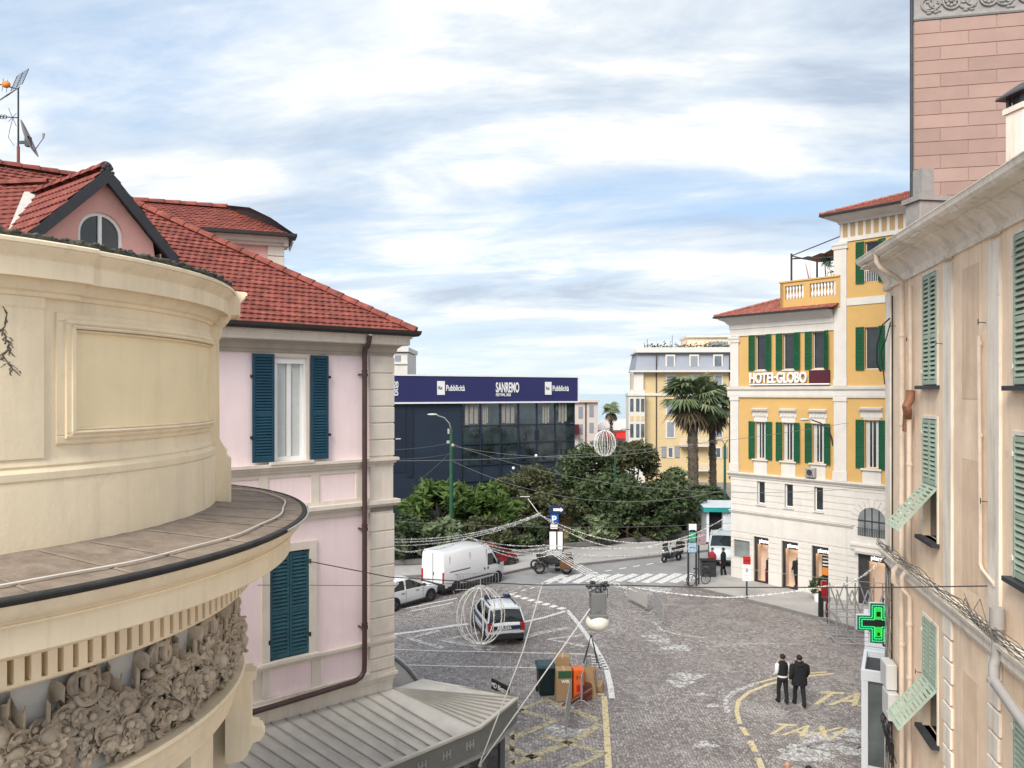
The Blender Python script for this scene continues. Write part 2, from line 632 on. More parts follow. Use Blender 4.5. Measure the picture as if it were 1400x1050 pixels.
def ridge(mb, a, b, r=0.11, step=0.38):
    a, b = Vector(a), Vector(b)
    L = (b - a).length
    d = (b - a) / L
    side = d.cross(Vector((0, 0, 1))).normalized()
    upv = side.cross(d)
    n = max(1, int(L / step))
    for i in range(n):
        p0 = a + d * (L * i / n)
        p1 = a + d * (L * (i + 1) / n + 0.05)
        rings = []
        for p, rr in ((p0, r * 1.12), (p1, r * 0.92)):
            rings.append([p + side * rr * math.cos(PI * k / 8) + upv * (rr * math.sin(PI * k / 8) - 0.02) for k in range(9)])
        mb.loft(rings, False, False)
        mb.poly(rings[0])
    return mb
# ================================================================ materials used across the scene
M = {}
M['cream'] = mat('cream stucco', (0.85, 0.71, 0.50), 0.85, 0.09, 1.4, 0.14, 22, stain=0.5, staincol=(0.56, 0.46, 0.345), streak=True)
M['cream_panel'] = mat('warm yellow stucco', (0.88, 0.725, 0.465), 0.85, 0.06, 1.8, 0.15, 30, stain=0.12, staincol=(0.4, 0.3, 0.2), streak=True)
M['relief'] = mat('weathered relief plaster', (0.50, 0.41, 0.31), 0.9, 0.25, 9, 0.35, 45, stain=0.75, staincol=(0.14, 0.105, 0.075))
M['frieze_blue'] = mat('pale blue frieze ground', (0.50, 0.485, 0.45), 0.9, 0.12, 3, 0.1, stain=0.4, staincol=(0.34, 0.29, 0.23))
M['ledge'] = mat('weathered bitumen sheet', (0.235, 0.185, 0.145), 0.85, 0.3, 5, 0.5, 14, stain=0.5, staincol=(0.28, 0.24, 0.20))
M['rim'] = mat('dark oxidised metal edge', (0.035, 0.034, 0.034), 0.8, 0.4, 6, 0.2, 20)
M['moss'] = mat('dark moss', (0.085, 0.083, 0.068), 0.95, 0.55, 14, 0.9, 60)
M['crack'] = mat('exposed dark crack', (0.12, 0.10, 0.08), 0.95, 0.3, 10, 0.3)
M['pink'] = mat('pale pink stucco', (0.83, 0.685, 0.70), 0.85, 0.05, 1.1, 0.12, 40, stain=0.3, staincol=(0.62, 0.49, 0.49), streak=True)
M['salmon'] = mat('salmon pink stucco', (0.66, 0.36, 0.32), 0.85, 0.08, 1.5, 0.15, 30, stain=0.12, staincol=(0.45, 0.25, 0.22), streak=True)
M['stone'] = mat('pale grey beige stone trim', (0.64, 0.58, 0.51), 0.85, 0.08, 2, 0.15, 30, stain=0.25, staincol=(0.27, 0.24, 0.2), streak=True)
M['trim_dark'] = mat('greyed trim', (0.36, 0.32, 0.275), 0.85, 0.12, 3, 0.15)
M['tile'] = mat('red roof tile', (0.225, 0.060, 0.044), 0.8, 0.40, 5, 0.3, 30, stain=0.5, staincol=(0.115, 0.045, 0.04))
M['tile_old'] = mat('old red roof tile', (0.33, 0.115, 0.085), 0.8, 0.35, 6, 0.3, 30, stain=0.5, staincol=(0.16, 0.085, 0.07))
M['gutter'] = mat('dark bronze gutter', (0.028, 0.024, 0.024), 0.4, 0.2, 3, 0)
M['slate'] = mat('charcoal painted bargeboard', (0.040, 0.042, 0.050), 0.6, 0.15, 4, 0.15)
M['teal'] = mat('teal blue shutter paint', (0.008, 0.050, 0.085), 0.5, 0.25, 3, 0.05)
M['teal_old'] = mat('worn teal shutter paint', (0.022, 0.085, 0.115), 0.6, 0.3, 4, 0.1)
M['white'] = mat('white paint', (0.78, 0.78, 0.77), 0.5, 0.04, 2, 0.03)
M['brownpipe'] = mat('brown enamelled pipe', (0.055, 0.028, 0.025), 0.35, 0.2, 4, 0, spec=0.5)
M['zinc'] = mat('zinc sheet', (0.56, 0.53, 0.48), 0.6, 0.14, 1.5, 0.05, 8, metal=0.25, stain=0.3, staincol=(0.17, 0.155, 0.14))
M['seam'] = mat('zinc seam', (0.34, 0.32, 0.29), 0.5, 0.1, 3, 0)
M['canopy'] = mat('grey green canopy metal', (0.165, 0.175, 0.16), 0.5, 0.12, 3, 0.05)
M['metal'] = mat('galvanised steel', (0.40, 0.41, 0.42), 0.4, 0.15, 6, 0.05, metal=0.6)
M['darkmetal'] = mat('dark steel', (0.06, 0.062, 0.066), 0.45, 0.2, 6, 0.05, metal=0.4)
M['rust'] = mat('rusty pole', (0.25, 0.09, 0.06), 0.8, 0.3, 8, 0.2)
M['dish'] = mat('grey dish paint', (0.22, 0.20, 0.20), 0.5, 0.1, 3, 0)
M['orange'] = mat('orange plastic', (0.62, 0.21, 0.04), 0.5, 0.1, 3, 0)
M['glass'] = glass_mat('window glass')
M['glass_lt'] = glass_mat('window glass with net', (0.20, 0.22, 0.22), 0.08, 0.25)
M['curtain'] = mat('pale net curtain', (0.55, 0.57, 0.56), 0.9, 0.06, 6, 0)
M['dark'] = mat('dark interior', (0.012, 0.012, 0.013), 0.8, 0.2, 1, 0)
M['black'] = mat('black rubber', (0.012, 0.012, 0.013), 0.7, 0.2, 3, 0.05)
M['cable'] = mat('black cable', (0.02, 0.02, 0.022), 0.6, 0.1, 3, 0)
M['rope'] = mat('white rope light', (0.74, 0.73, 0.70), 0.5, 0.05, 20, 0.1)

tone(M['tile'], 0.20, 5.5)
tone(M['tile_old'], 0.22, 5.5)
# ================================================================ ROUNDED CREAM BUILDING, left foreground
K = 0.75
DX, DY = -8.18 * K, 9.97 * K
def zk(z):
    return H + (z - H) * K
def prof(p):
    return [(r * K, zk(z)) for r, z in p]
drum = thing('rounded_building', 'cream stucco building with a rounded corner, projecting dark ledge and carved flower garlands', 'building', (DX, DY, 0))
def lathe(name, p, m, a0=-180, a1=180, n=160, smooth=28, parent=None, closed=False, caps=True):
    mb = MB().lathe(prof(p), R(a0), R(a1), n, closed_prof=closed)
    if closed and caps and abs(a1 - a0) < 359:
        for a in (R(a0), R(a1)):
            mb.poly([(r * math.cos(a), r * math.sin(a), z) for r, z in prof(p)])
    return mb.build(name, m, parent or drum, smooth)
lathe('attic_wall', [(4.05, 9.30), (4.05, 10.03), (4.035, 10.10), (4.05, 10.12), (4.05, 10.19), (4.0, 10.24), (4.015, 10.26), (4.0, 10.30), (3.98, 10.34),
                     (3.98, 11.96)], M['cream'])
corn = [(3.98, 11.96), (4.01, 11.97), (4.01, 12.01), (4.05, 12.03), (4.09, 12.10), (4.10, 12.14), (4.20, 12.15), (4.20, 12.13), (4.225, 12.13),
        (4.23, 12.30), (4.215, 12.315), (4.235, 12.34), (4.27, 12.38), (4.30, 12.42), (4.30, 12.435), (4.325, 12.44), (4.325, 12.475), (4.30, 12.49), (4.12, 12.50), (3.6, 12.52)]
lathe('cornice', corn, M['cream'])
brk = [(r + 0.05, z + 0.004) for r, z in corn[:-1]] + [(3.9, 12.50), (3.9, 11.96)]
lathe('cornice_break', brk, M['cream'], -75, -27, 40, closed=True)
# end block of the cornice over the far pilaster
lathe('cornice_block', [(r + 0.16, z + 0.006) for r, z in corn[:-1]] + [(3.9, 12.50), (3.9, 11.96)], M['cream'], 19, 27, 8, closed=True)
# moss-grown roof edge: lumpy strip
ms = MB()
rng = random.Random(5)
n = 300
rings = []
for i in range(n + 1):
    a = R(-100 + 150 * i / n)
    h = 0.035 + 0.05 * rng.random() * (0.5 + 0.5 * math.sin(i * 0.37) ** 2)
    w = 0.03 * rng.random()
    rings.append([((r * K) * math.cos(a), (r * K) * math.sin(a), zk(z)) for r, z in
                  ((4.29 - w, 12.485), (4.30 - w, 12.50 + h * 0.7), (4.24, 12.50 + h), (4.12, 12.51 + h * 0.8), (3.9, 12.52))])
ms.loft(rings, False, False)
for i in range(420):
    a = R(rng.uniform(-95, 45))
    r = rng.uniform(4.10, 4.30) * K
    s = rng.uniform(0.008, 0.020)
    ms.sphere((r * math.cos(a), r * math.sin(a), zk(12.54) + rng.uniform(-0.01, 0.02)), (s * 1.5, s * 1.5, s), 6, 4)
ms.build('moss_edge', M['moss'], drum)
# pilasters
lathe('pilaster', [(3.9, 10.33), (4.012, 10.335), (4.012, 11.84), (4.03, 11.87), (4.03, 11.98), (3.9, 11.98)],
      M['cream'], -75, -32, 30, closed=True)
lathe('pilaster', [(3.9, 9.30), (4.26, 9.30), (4.26, 10.03), (4.20, 10.08), (4.20, 10.16), (4.15, 10.22), (4.10, 10.32), (4.09, 11.78), (4.12, 11.83), (4.14, 11.97), (3.9, 11.97)],
      M['cream'], 18, 29, 10, closed=True)
# moulded picture panel
A0, A1 = -30.2, 14.5
lathe('panel_field', [(3.975, 10.56), (3.99, 10.57), (3.99, 11.64), (3.975, 11.65)], M['cream_panel'], A0 + 1, A1 - 0.6, 60)
fr = MB()
def arcframe(r1, za, zb, a, b, w, rb=3.95):
    wdeg = math.degrees(w / 3.98)
    def ring(pr, x0, x1):
        t = MB().lathe(prof(pr), R(x0), R(x1), max(2, int(abs(x1 - x0) * 1.5)), closed_prof=True)
        fr.add(t.v, t.f)
        for q in (R(x0), R(x1)):
            fr.poly([(r * math.cos(q), r * math.sin(q), z) for r, z in prof(pr)])
    ring([(rb, zb - w), (r1 - 0.012, zb - w), (r1, zb - w + 0.02), (r1, zb - 0.02), (r1 - 0.012, zb), (rb, zb)], a, b)
    ring([(rb, za), (r1 - 0.012, za), (r1, za + 0.02), (r1, za + w - 0.02), (r1 - 0.012, za + w), (rb, za + w)], a, b)
    ring([(rb, za + w), (r1 - 0.002, za + w), (r1 - 0.002, zb - w), (rb, zb - w)], a, a + wdeg)
    ring([(rb, za + w), (r1 - 0.002, za + w), (r1 - 0.002, zb - w), (rb, zb - w)], b - wdeg, b)
arcframe(4.012, 10.46, 11.84, A0, A1, 0.10)
arcframe(4.05, 10.52, 11.77, A0 + 1.2, A1 - 0.4, 0.055)
arcframe(4.075, 10.565, 11.71, A0 + 1.9, A1 - 0.8, 0.035)
arcframe(4.035, 10.60, 11.67, A0 + 2.4, A1 - 1.1, 0.03)
fr.build('panel_frame', M['cream'], drum, 30)
# crack with lost plaster on the near pilaster
ck = MB()
def crack(path, w):
    for i in range(len(path) - 1):
        for sgn in (1,):
            q = []
            for (a, z), ww in ((path[i], w * rng.uniform(0.4, 1.3)), (path[i + 1], w * rng.uniform(0.4, 1.3))):
                q.append((a, z, ww))
            r = 4.016 * K
            pts = [(r * math.cos(R(q[0][0] - q[0][2])), r * math.sin(R(q[0][0] - q[0][2])), zk(q[0][1])),
                   (r * math.cos(R(q[0][0] + q[0][2])), r * math.sin(R(q[0][0] + q[0][2])), zk(q[0][1])),
                   (r * math.cos(R(q[1][0] + q[1][2])), r * math.sin(R(q[1][0] + q[1][2])), zk(q[1][1])),
                   (r * math.cos(R(q[1][0] - q[1][2])), r * math.sin(R(q[1][0] - q[1][2])), zk(q[1][1]))]
            ck.poly(pts)
p0 = [(-37.5, 11.96)]
while p0[-1][1] > 11.25:
    p0.append((p0[-1][0] + rng.uniform(-0.5, 0.6), p0[-1][1] - rng.uniform(0.02, 0.05)))
crack(p0, 0.13)
for k in range(26):
    a, z = rng.choice(p0[6:])
    br = [(a, z)]
    for j in range(3):
        br.append((br[-1][0] + rng.uniform(-0.5, 0.5), br[-1][1] - rng.uniform(0.005, 0.035)))
    crack(br, 0.10)
crack([(-38.3, 11.86), (-37.7, 11.90), (-36.9, 11.87), (-36.5, 11.90)], 0.10)
ck.build('plaster_crack', M['crack'], drum)
# ledge: sloping bitumen roof, cable, metal rim
led = MB()
rings = []
for i in range(241):
    a = R(-180 + 1.5 * i)
    j = rng.uniform(-0.03, 0.03)
    rings.append([(r * K * math.cos(a), r * K * math.sin(a), zk(z)) for r, z in ((3.9, 9.44), (4.045 + j * 0.6, 9.425), (4.09 + j, 9.415), (4.6, 9.355), (5.27, 9.275), (5.30, 9.272))])
led.loft(rings, False, False)
led.build('ledge_roof', M['ledge'], drum, 40)
seams = MB()
for a in range(-88, 60, 9):
    q = R(a + rng.uniform(-2, 2))
    d = R(1.1)
    for r0, z0, r1, z1 in ((4.12, 9.418, 5.26, 9.283),):
        seams.add([(r0 * K * math.cos(q), r0 * K * math.sin(q), zk(z0)), (r1 * K * math.cos(q + d * 3), r1 * K * math.sin(q + d * 3), zk(z1)),
                   (r1 * K * math.cos(q + d * 3.3), r1 * K * math.sin(q + d * 3.3), zk(z1) + 0.006), (r0 * K * math.cos(q + d * 0.3), r0 * K * math.sin(q + d * 0.3), zk(z0) + 0.006)], [(0, 1, 2, 3)])
seams.parts('sheet_lap', M['ledge'], drum)
cb = []
for i in range(120):
    a = -100 + 160 * i / 119
    rr = 5.02 + 0.02 * math.sin(i * 0.5) + (0.10 * max(0, (a - 25) / 30) ** 2 * -6 if a > 25 else 0)
    cb.append((rr * K * math.cos(R(a)), rr * K * math.sin(R(a)), zk(9.335)))
MB().tube(cb, 0.0095, 6).build('lightning_cable', M['stone'], drum, True)
lathe('metal_rim', [(5.26, 9.262), (5.27, 9.285), (5.32, 9.282), (5.335, 9.272), (5.338, 9.255), (5.325, 9.24), (5.31, 9.225), (5.30, 9.21)], M['rim'], closed=True)
MB().lathe(prof([(5.352, 9.243), (5.362, 9.245), (5.362, 9.268), (5.352, 9.272)]), R(-3), R(20), 24, closed_prof=True).build('rim_patch', M['frieze_blue'], drum)
lathe('lower_cornice', [(5.30, 9.205), (5.27, 9.17), (5.25, 9.11), (5.20, 9.06), (5.14, 9.03), (5.13, 9.01), (5.15, 9.005), (5.15, 8.985), (5.10, 8.98),
                        (5.095, 8.72), (5.07, 8.70), (5.0, 8.72), (4.86, 8.73), (4.84, 8.70), (4.78, 8.62), (4.70, 8.58), (4.66, 8.56), (4.62, 8.55),
                        (4.60, 8.54), (4.37, 8.53), (4.37, 8.28), (4.50, 8.275), (4.50, 8.245), (4.43, 8.21), (4.36, 8.18), (4.30, 8.16)], M['cream'])
# dentil course
dn = MB()
nd = 196
for i in range(nd):
    a0_, a1_ = 2 * PI * i / nd, 2 * PI * (i + 0.6) / nd
    if not (-1.9 < ((a0_ + PI) % (2 * PI) - PI) < 1.0):
        continue
    r0, r1, z0, z1 = 4.36 * K, 4.545 * K, zk(8.285), zk(8.525)
    c0, s0, c1, s1 = math.cos(a0_), math.sin(a0_), math.cos(a1_), math.sin(a1_)
    dn.add([(r0 * c0, r0 * s0, z0), (r1 * c0, r1 * s0, z0), (r1 * c1, r1 * s1, z0), (r0 * c1, r0 * s1, z0),
            (r0 * c0, r0 * s0, z1), (r1 * c0, r1 * s0, z1), (r1 * c1, r1 * s1, z1), (r0 * c1, r0 * s1, z1)],
           [(0, 3, 2, 1), (4, 5, 6, 7), (0, 1, 5, 4), (1, 2, 6, 5), (2, 3, 7, 6), (3, 0, 4, 7)])
dn.build('dentil_course', M['cream'], drum)
lathe('frieze', [(4.30, 8.16), (4.20, 8.15), (4.20, 7.02), (4.24, 7.0)], M['frieze_blue'])
lathe('lower_string_course', [(4.20, 7.02), (4.44, 7.03), (4.45, 7.02), (4.46, 6.99), (4.44, 6.96), (4.40, 6.95), (4.40, 6.92), (4.37, 6.91), (4.37, 6.80), (4.34, 6.79), (4.34, 6.69), (4.31, 6.68), (4.31, 6.58),
                              (4.28, 6.57), (4.22, 6.54)], M['cream'])
# lower wall with tall windows between piers
lw = MB()
nseg = 120
for i in range(nseg):
    a = -180 + 3 * i
    hole = (a % 24) in (3, 6, 9, 12, 15) and -120 < a < 30
    A, B = R(a), R(a + 3)
    r = 4.22 * K
    if not hole:
        lw.poly([(r * math.cos(A), r * math.sin(A), 0), (r * math.cos(B), r * math.sin(B), 0), (r * math.cos(B), r * math.sin(B), zk(6.55)), (r * math.cos(A), r * math.sin(A), zk(6.55))])
    else:
        ri = 3.95 * K
        lw.poly([(r * math.cos(A), r * math.sin(A), 0), (r * math.cos(B), r * math.sin(B), 0), (r * math.cos(B), r * math.sin(B), 3.2), (r * math.cos(A), r * math.sin(A), 3.2)])
        for z, in ((zk(6.5),), (3.2,)):
            lw.poly([(r * math.cos(A), r * math.sin(A), z), (r * math.cos(B), r * math.sin(B), z), (ri * math.cos(B), ri * math.sin(B), z), (ri * math.cos(A), ri * math.sin(A), z)])
        lw.poly([(r * math.cos(A), r * math.sin(A), zk(6.5)), (r * math.cos(B), r * math.sin(B), zk(6.5)), (r * math.cos(B), r * math.sin(B), zk(6.55)), (r * math.cos(A), r * math.sin(A), zk(6.55))])
        for X, c in ((A, a % 24 == 3), (B, a % 24 == 15)):
            if c:
                lw.poly([(r * math.cos(X), r * math.sin(X), 3.2), (ri * math.cos(X), ri * math.sin(X), 3.2), (ri * math.cos(X), ri * math.sin(X), zk(6.5)), (r * math.cos(X), r * math.sin(X), zk(6.5))])
lw.build('lower_wall', M['cream'], drum, 20)
MB().lathe([(3.96 * K, 3.0), (3.96 * K, zk(6.52))], R(-180), R(180), 120).build('window_glass', M['glass'], drum, 30)
MB().lathe([(0.01, zk(12.70)), (3.7 * K, zk(12.52))], R(-180), R(180), 60).build('roof', M['ledge'], drum, 30)
# scroll bracket at the far end of the string course
br = MB()
scroll = [(4.2, 7.0), (4.62, 6.98), (4.62, 6.86), (4.56, 6.84), (4.56, 6.20), (4.70, 6.16), (4.74, 6.06), (4.68, 5.97), (4.58, 5.95), (4.50, 5.78), (4.42, 5.70), (4.2, 5.68)]
for (a, b) in ((14, 17.0), (17.2, 19.2)):
    sc_ = scroll if a == 14 else [(r - 0.05 if r > 4.3 else r, z - 0.02) for r, z in scroll]
    t = MB().lathe(prof(sc_), R(a), R(b), 2, closed_prof=True)
    br.add(t.v, t.f)
    for q in (R(a), R(b)):
        br.poly([(r * math.cos(q), r * math.sin(q), z) for r, z in prof(sc_)])
br.build('scroll_bracket', M['cream'], drum)

# carved garlands -------------------------------------------------
def onR(a, r, z):
    return Vector((r * K * math.cos(R(a)), r * K * math.sin(R(a)), zk(z)))
def basis(a):
    o_ = Vector((math.cos(R(a)), math.sin(R(a)), 0))
    t_ = Vector((-math.sin(R(a)), math.cos(R(a)), 0))
    return o_, t_, Vector((0, 0, 1))
def lump(mb, a, r, z, s, kind, g):
    o_, t_, u_ = basis(a)
    tilt = Matrix.Rotation(g.uniform(-0.6, 0.6), 3, t_) @ Matrix.Rotation(g.uniform(-0.6, 0.6), 3, u_)
    spin = g.uniform(0, 2 * PI)
    c = onR(a, r, z)
    if kind == 'flower':
        pet = g.choice((5, 6))
        m2 = MB()
        m2.sphere((0, 0, 0.25), (0.34, 0.34, 0.3), 7, 5)
        for k in range(pet):
            q = spin + 2 * PI * k / pet
            pm = Matrix.Translation((0.55 * math.cos(q), 0.55 * math.sin(q), 0.05)) @ Matrix.Rotation(q, 4, 'Z') @ Matrix.Rotation(-0.45, 4, 'Y')
            b = MB().sphere((0, 0, 0), (0.50, 0.40, 0.10), 8, 5, lambda d: 1.0)
            b.v = [(x, y, z + 0.55 * (x * x + y * y)) for x, y, z in b.v]
            b.xf(pm)
            m2.add(b.v, b.f)
    elif kind == 'fruit':
        m2 = MB().sphere((0, 0, 0), (0.75, 0.75, 0.7), 9, 7, lambda d: 1 + 0.06 * math.cos(5 * math.atan2(d.y, d.x)))
    else:
        m2 = MB()
        L = 1.5
        rings = []
        for k in range(7):
            x = -L / 2 + L * k / 6
            w = 0.5 * math.sin(PI * (k + 0.35) / 6.7)
            zc = 0.15 * math.sin(3 * k) + 0.2 * (k / 6) ** 2
            rings.append([(x, -w, zc), (x, -w * 0.45, zc + 0.22), (x, 0, zc + 0.02), (x, w * 0.45, zc + 0.22), (x, w, zc), (x, 0, zc - 0.15)])
        m2.loft(rings, True, True)
        m2.xf(Matrix.Rotation(spin, 4, 'Z'))
    for q in m2.v:
        q = tilt @ (t_ * q[0] + u_ * q[1] + o_ * q[2]) * (s * K)
        mb.v.append(tuple(c + q))
    off = len(mb.v) - len(m2.v)
    mb.f.extend([tuple(i + off for i in f) for f in m2.f])
def ribbon(mb, pts, w, g):
    """folded ribbon band standing off the wall: pts = (az, r, z)"""
    A, B, A2, B2 = [], [], [], []
    for i, (a, r, z) in enumerate(pts):
        o_, t_, u_ = basis(a)
        c = onR(a, r, z)
        ww = w * K * (1 + 0.25 * math.sin(i * 1.7))
        A.append(c + u_ * ww / 2)
        B.append(c - u_ * ww / 2 - o_ * 0.01)
        A2.append(c + u_ * ww / 2 - o_ * 0.018)
        B2.append(c - u_ * ww / 2 - o_ * 0.028)
    mb.loft([[a, b, d, e] for a, b, d, e in zip(A, B, B2, A2)], True, True)
knots = [-94 + 13.1 * i for i in range(10)]
def garland(i):
    g = random.Random(100 + i)
    mb = MB()
    a0_, a1_ = knots[i], knots[i + 1]
    # hanging swag, thick at the middle
    N = 30
    for k in range(N + 1):
        t = k / N
        a = a0_ + (a1_ - a0_) * t
        sag = 4 * t * (1 - t)
        z = 7.92 - 0.50 * sag
        th = 0.09 + 0.24 * sag ** 0.8
        for q in range(2 + int(4 * sag)):
            da = g.uniform(-1, 1) * 1.0
            dz = g.uniform(-1, 1) * th
            rr = 4.20 + g.uniform(0.06, 0.23) * sag ** 0.5 * math.sqrt(max(0, 1 - (dz / (th + 0.02)) ** 2)) + g.uniform(0, 0.03)
            kind = g.choice(('flower', 'leaf', 'leaf', 'leaf', 'fruit', 'flower', 'flower') if sag > 0.35 else ('leaf', 'leaf', 'flower'))
            lump(mb, a + da, rr, z + dz, g.uniform(0.08, 0.15) * (1.0 if kind != 'leaf' else 1.1), kind, g)
    for k in range(24):          # low foliage filling the foot of the frieze
        lump(mb, g.uniform(a0_, a1_), 4.21 + g.uniform(0, 0.07), 7.06 + g.random() ** 1.6 * 0.34, g.uniform(0.07, 0.12), g.choice(('leaf', 'leaf', 'flower')), g)
    # drop under the knot
    for k in range(26):
        t = k / 25
        w = 1.5 * (0.35 + math.sin(PI * min(1, t * 1.1)) * 0.9)
        lump(mb, a0_ + g.uniform(-w, w), 4.25 + g.uniform(0, 0.12), 7.86 - 0.66 * t, g.uniform(0.085, 0.13), 'leaf' if g.random() < 0.72 else 'flower', g)
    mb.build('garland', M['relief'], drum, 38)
    rb = MB()
    for sgn in (-1, 1):
        pts = []
        for k in range(13):
            t = k / 12
            pts.append((a0_ + sgn * (1.0 + 4.3 * t), 4.27 + 0.075 * math.sin(t * 15) + 0.02, 8.02 - 0.12 * t + 0.075 * math.sin(t * 11 + 1)))
        ribbon(rb, pts, 0.20, g)
        o_, t_, u_ = basis(a0_)
        Mx = Matrix((t_, u_, o_)).transposed()
        rb.torus(onR(a0_ + sgn * 0.75, 4.33, 8.02), 0.11 * K, 0.036 * K, Matrix.Rotation(sgn * 0.5, 3, u_) @ Mx, 16, 6)
    o_, t_, u_ = basis(a0_)
    rb.torus(onR(a0_, 4.36, 7.94), 0.13 * K, 0.032 * K, Mx, 18, 6, PI, 2 * PI)
    t2 = MB().sphere((0, 0, 0), (0.075 * K, 0.10 * K, 0.05 * K), 10, 7)
    for q in t2.v:
        rb.v.append(tuple(onR(a0_, 4.33, 8.03) + t_ * q[0] + u_ * q[1] + o_ * q[2]))
    off = len(rb.v) - len(t2.v)
    rb.f.extend([tuple(j + off for j in f) for f in t2.f])
    for k in range(3):
        pts = [(a0_ - 1.2 + 2.4 * q / 5, 4.30 + 0.09 * math.sin(PI * q / 5), 7.88 - 0.05 * k - 0.03 * math.sin(PI * q / 5)) for q in range(6)]
        ribbon(rb, pts, 0.035, g)
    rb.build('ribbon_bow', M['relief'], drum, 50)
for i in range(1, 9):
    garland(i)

# ================================================================ PINK BUILDING, left middle
PD = Vector((0.7746, 0.6325, 0))
pk = thing('pink_building', 'pale pink building with teal shutters, grey stone quoins and a red tiled hip roof', 'building', (-2.7, 17.0, 0), math.atan2(PD.y, PD.x))
uw = (-2.655, -1.985, 9.62, 11.72)       # upper window opening, lower opening
lwn = (-2.745, -1.91, 5.66, 7.80)
w_ = MB()
wall(w_, -13.0, 0.0, 0.0, 12.2, [uw, lwn], 0.0, 0.22)
w_.poly([(0, 0, 0), (0, 9, 0), (0, 9, 12.2), (0, 0, 12.2)])
w_.poly([(0, 9, 0), (-13, 9, 0), (-13, 9, 12.2), (0, 9, 12.2)])
w_.poly([(-13, 9, 0), (-13, 0, 0), (-13, 0, 12.2), (-13, 9, 12.2)])
w_.build('wall', M['pink'], pk)
MB().box(-2.9, 0.5, 9.4, -1.7, 0.52, 12).box(-2.9, 0.5, 5.4, -1.7, 0.52, 8).parts('room', M['dark'], pk)
tr = MB()
def course(z0, z1, d, x0=-13.0, x1=0.0, y0=0.0, side=True):
    """stone band wrapping the corner"""
    tr.box(x0, y0 - d, z0, x1 + d, y0, z1)
    if side:
        tr.box(x1, y0, z0, x1 + d, 9, z1)
# quoin pilaster blocks, upper and lower storey
for (za, zb) in ((9.62, 11.8), (5.72, 8.36), (4.95, 5.5)):
    n_ = max(1, int(round((zb - za) / 0.355)))
    for i in range(n_):
        z0 = za + (zb - za) * i / n_
        z1 = za + (zb - za) * (i + 1) / n_ - 0.022
        tr.bbox(-0.54, -0.075, z0, 0.075, 0.0, z1, 0.012)
        tr.bbox(0.0, 0.0, z0, 0.075, 0.55, z1, 0.012)
tr.box(-0.52, -0.05, 4.6, 0.05, 0.0, 11.9)
tr.build('quoin_pilaster', M['stone'], pk)
tr = MB()
# string courses
course(9.46, 9.52, 0.10); course(9.52, 9.58, 0.15); course(9.40, 9.46, 0.06)
course(8.40, 8.52, 0.05); course(8.52, 8.58, 0.11); course(8.58, 8.66, 0.17)
course(5.50, 5.56, 0.06); course(5.56, 5.62, 0.10)
course(4.70, 4.80, 0.08); course(4.80, 4.86, 0.13); course(4.86, 4.93, 0.09)
tr.box(-13, -0.04, 4.2, 0.04, 0, 4.70)
tr.build('string_course', M['stone'], pk)
tr = MB()
# raised panel borders between the courses
for x in (-0.75, -1.78, -2.87, -4.0, -5.4):
    tr.box(x - 0.09, -0.025, 8.66, x + 0.09, 0.0, 9.40)
for x in (-1.75, -2.95, -4.1):
    tr.box(x - 0.10, -0.025, 4.93, x + 0.10, 0.0, 5.50)
for z0, z1 in ((8.66, 8.74), (9.30, 9.40)):
    tr.box(-13, -0.022, z0, -0.56, 0.0, z1)
# window surrounds
for (a, b, c, d), w2 in ((uw, 0.07), (lwn, 0.16)):
    tr.box(a - w2, -0.045, c - 0.02, a, 0.0, d)
    tr.box(b, -0.045, c - 0.02, b + w2, 0.0, d)
    tr.box(a - w2, -0.045, d, b + w2, 0.0, d + w2)
tr.box(lwn[0] - 0.16, -0.05, 5.0, lwn[0] - 0.02, 0, 5.66)
tr.box(uw[0] - 0.42, -0.03, 11.70, uw[1] + 0.32, -0.0, 11.86)
tr.build('stone_border', M['stone'], pk)
sl = MB()
sl.box(lwn[0] - 0.2, -0.16, 5.60, lwn[1] + 0.2, 0.1, 5.66)
sl.box(uw[0] - 0.12, -0.17, 9.575, uw[1] + 0.12, 0.1, 9.625)
sl.parts('window_sill', M['stone'], pk)
# eaves entablature
en = MB()
def eave(profile):
    """moulding profile (depth, z) run along the front and the corner side"""
    f = [(-d, z) for d, z in profile]
    en.loft([[(-13.0, y, z) for y, z in f], [(d, -d, z) for d, z in profile]], True, True)
    en.loft([[(d, -d, z) for d, z in profile], [(d, 9.0, z) for d, z in profile]], True, True)
eave([(0, 11.80), (0.05, 11.80), (0.07, 11.86), (0.10, 11.88), (0.12, 11.97), (0.18, 12.02), (0.20, 12.04), (0, 12.04)])
en.build('eaves_moulding', M['trim_dark'], pk)
en = MB()
eave([(0, 12.04), (0.30, 12.04), (0.32, 12.06), (0.32, 12.17), (0.36, 12.20), (0.36, 12.24), (0, 12.24)])
en.build('eaves_fascia', M['stone'], pk)
en = MB()
eave([(0.30, 12.24), (0.46, 12.24), (0.50, 12.29), (0.51, 12.36), (0.47, 12.36), (0.44, 12.30), (0.30, 12.30)])
en.build('gutter', M['gutter'], pk)
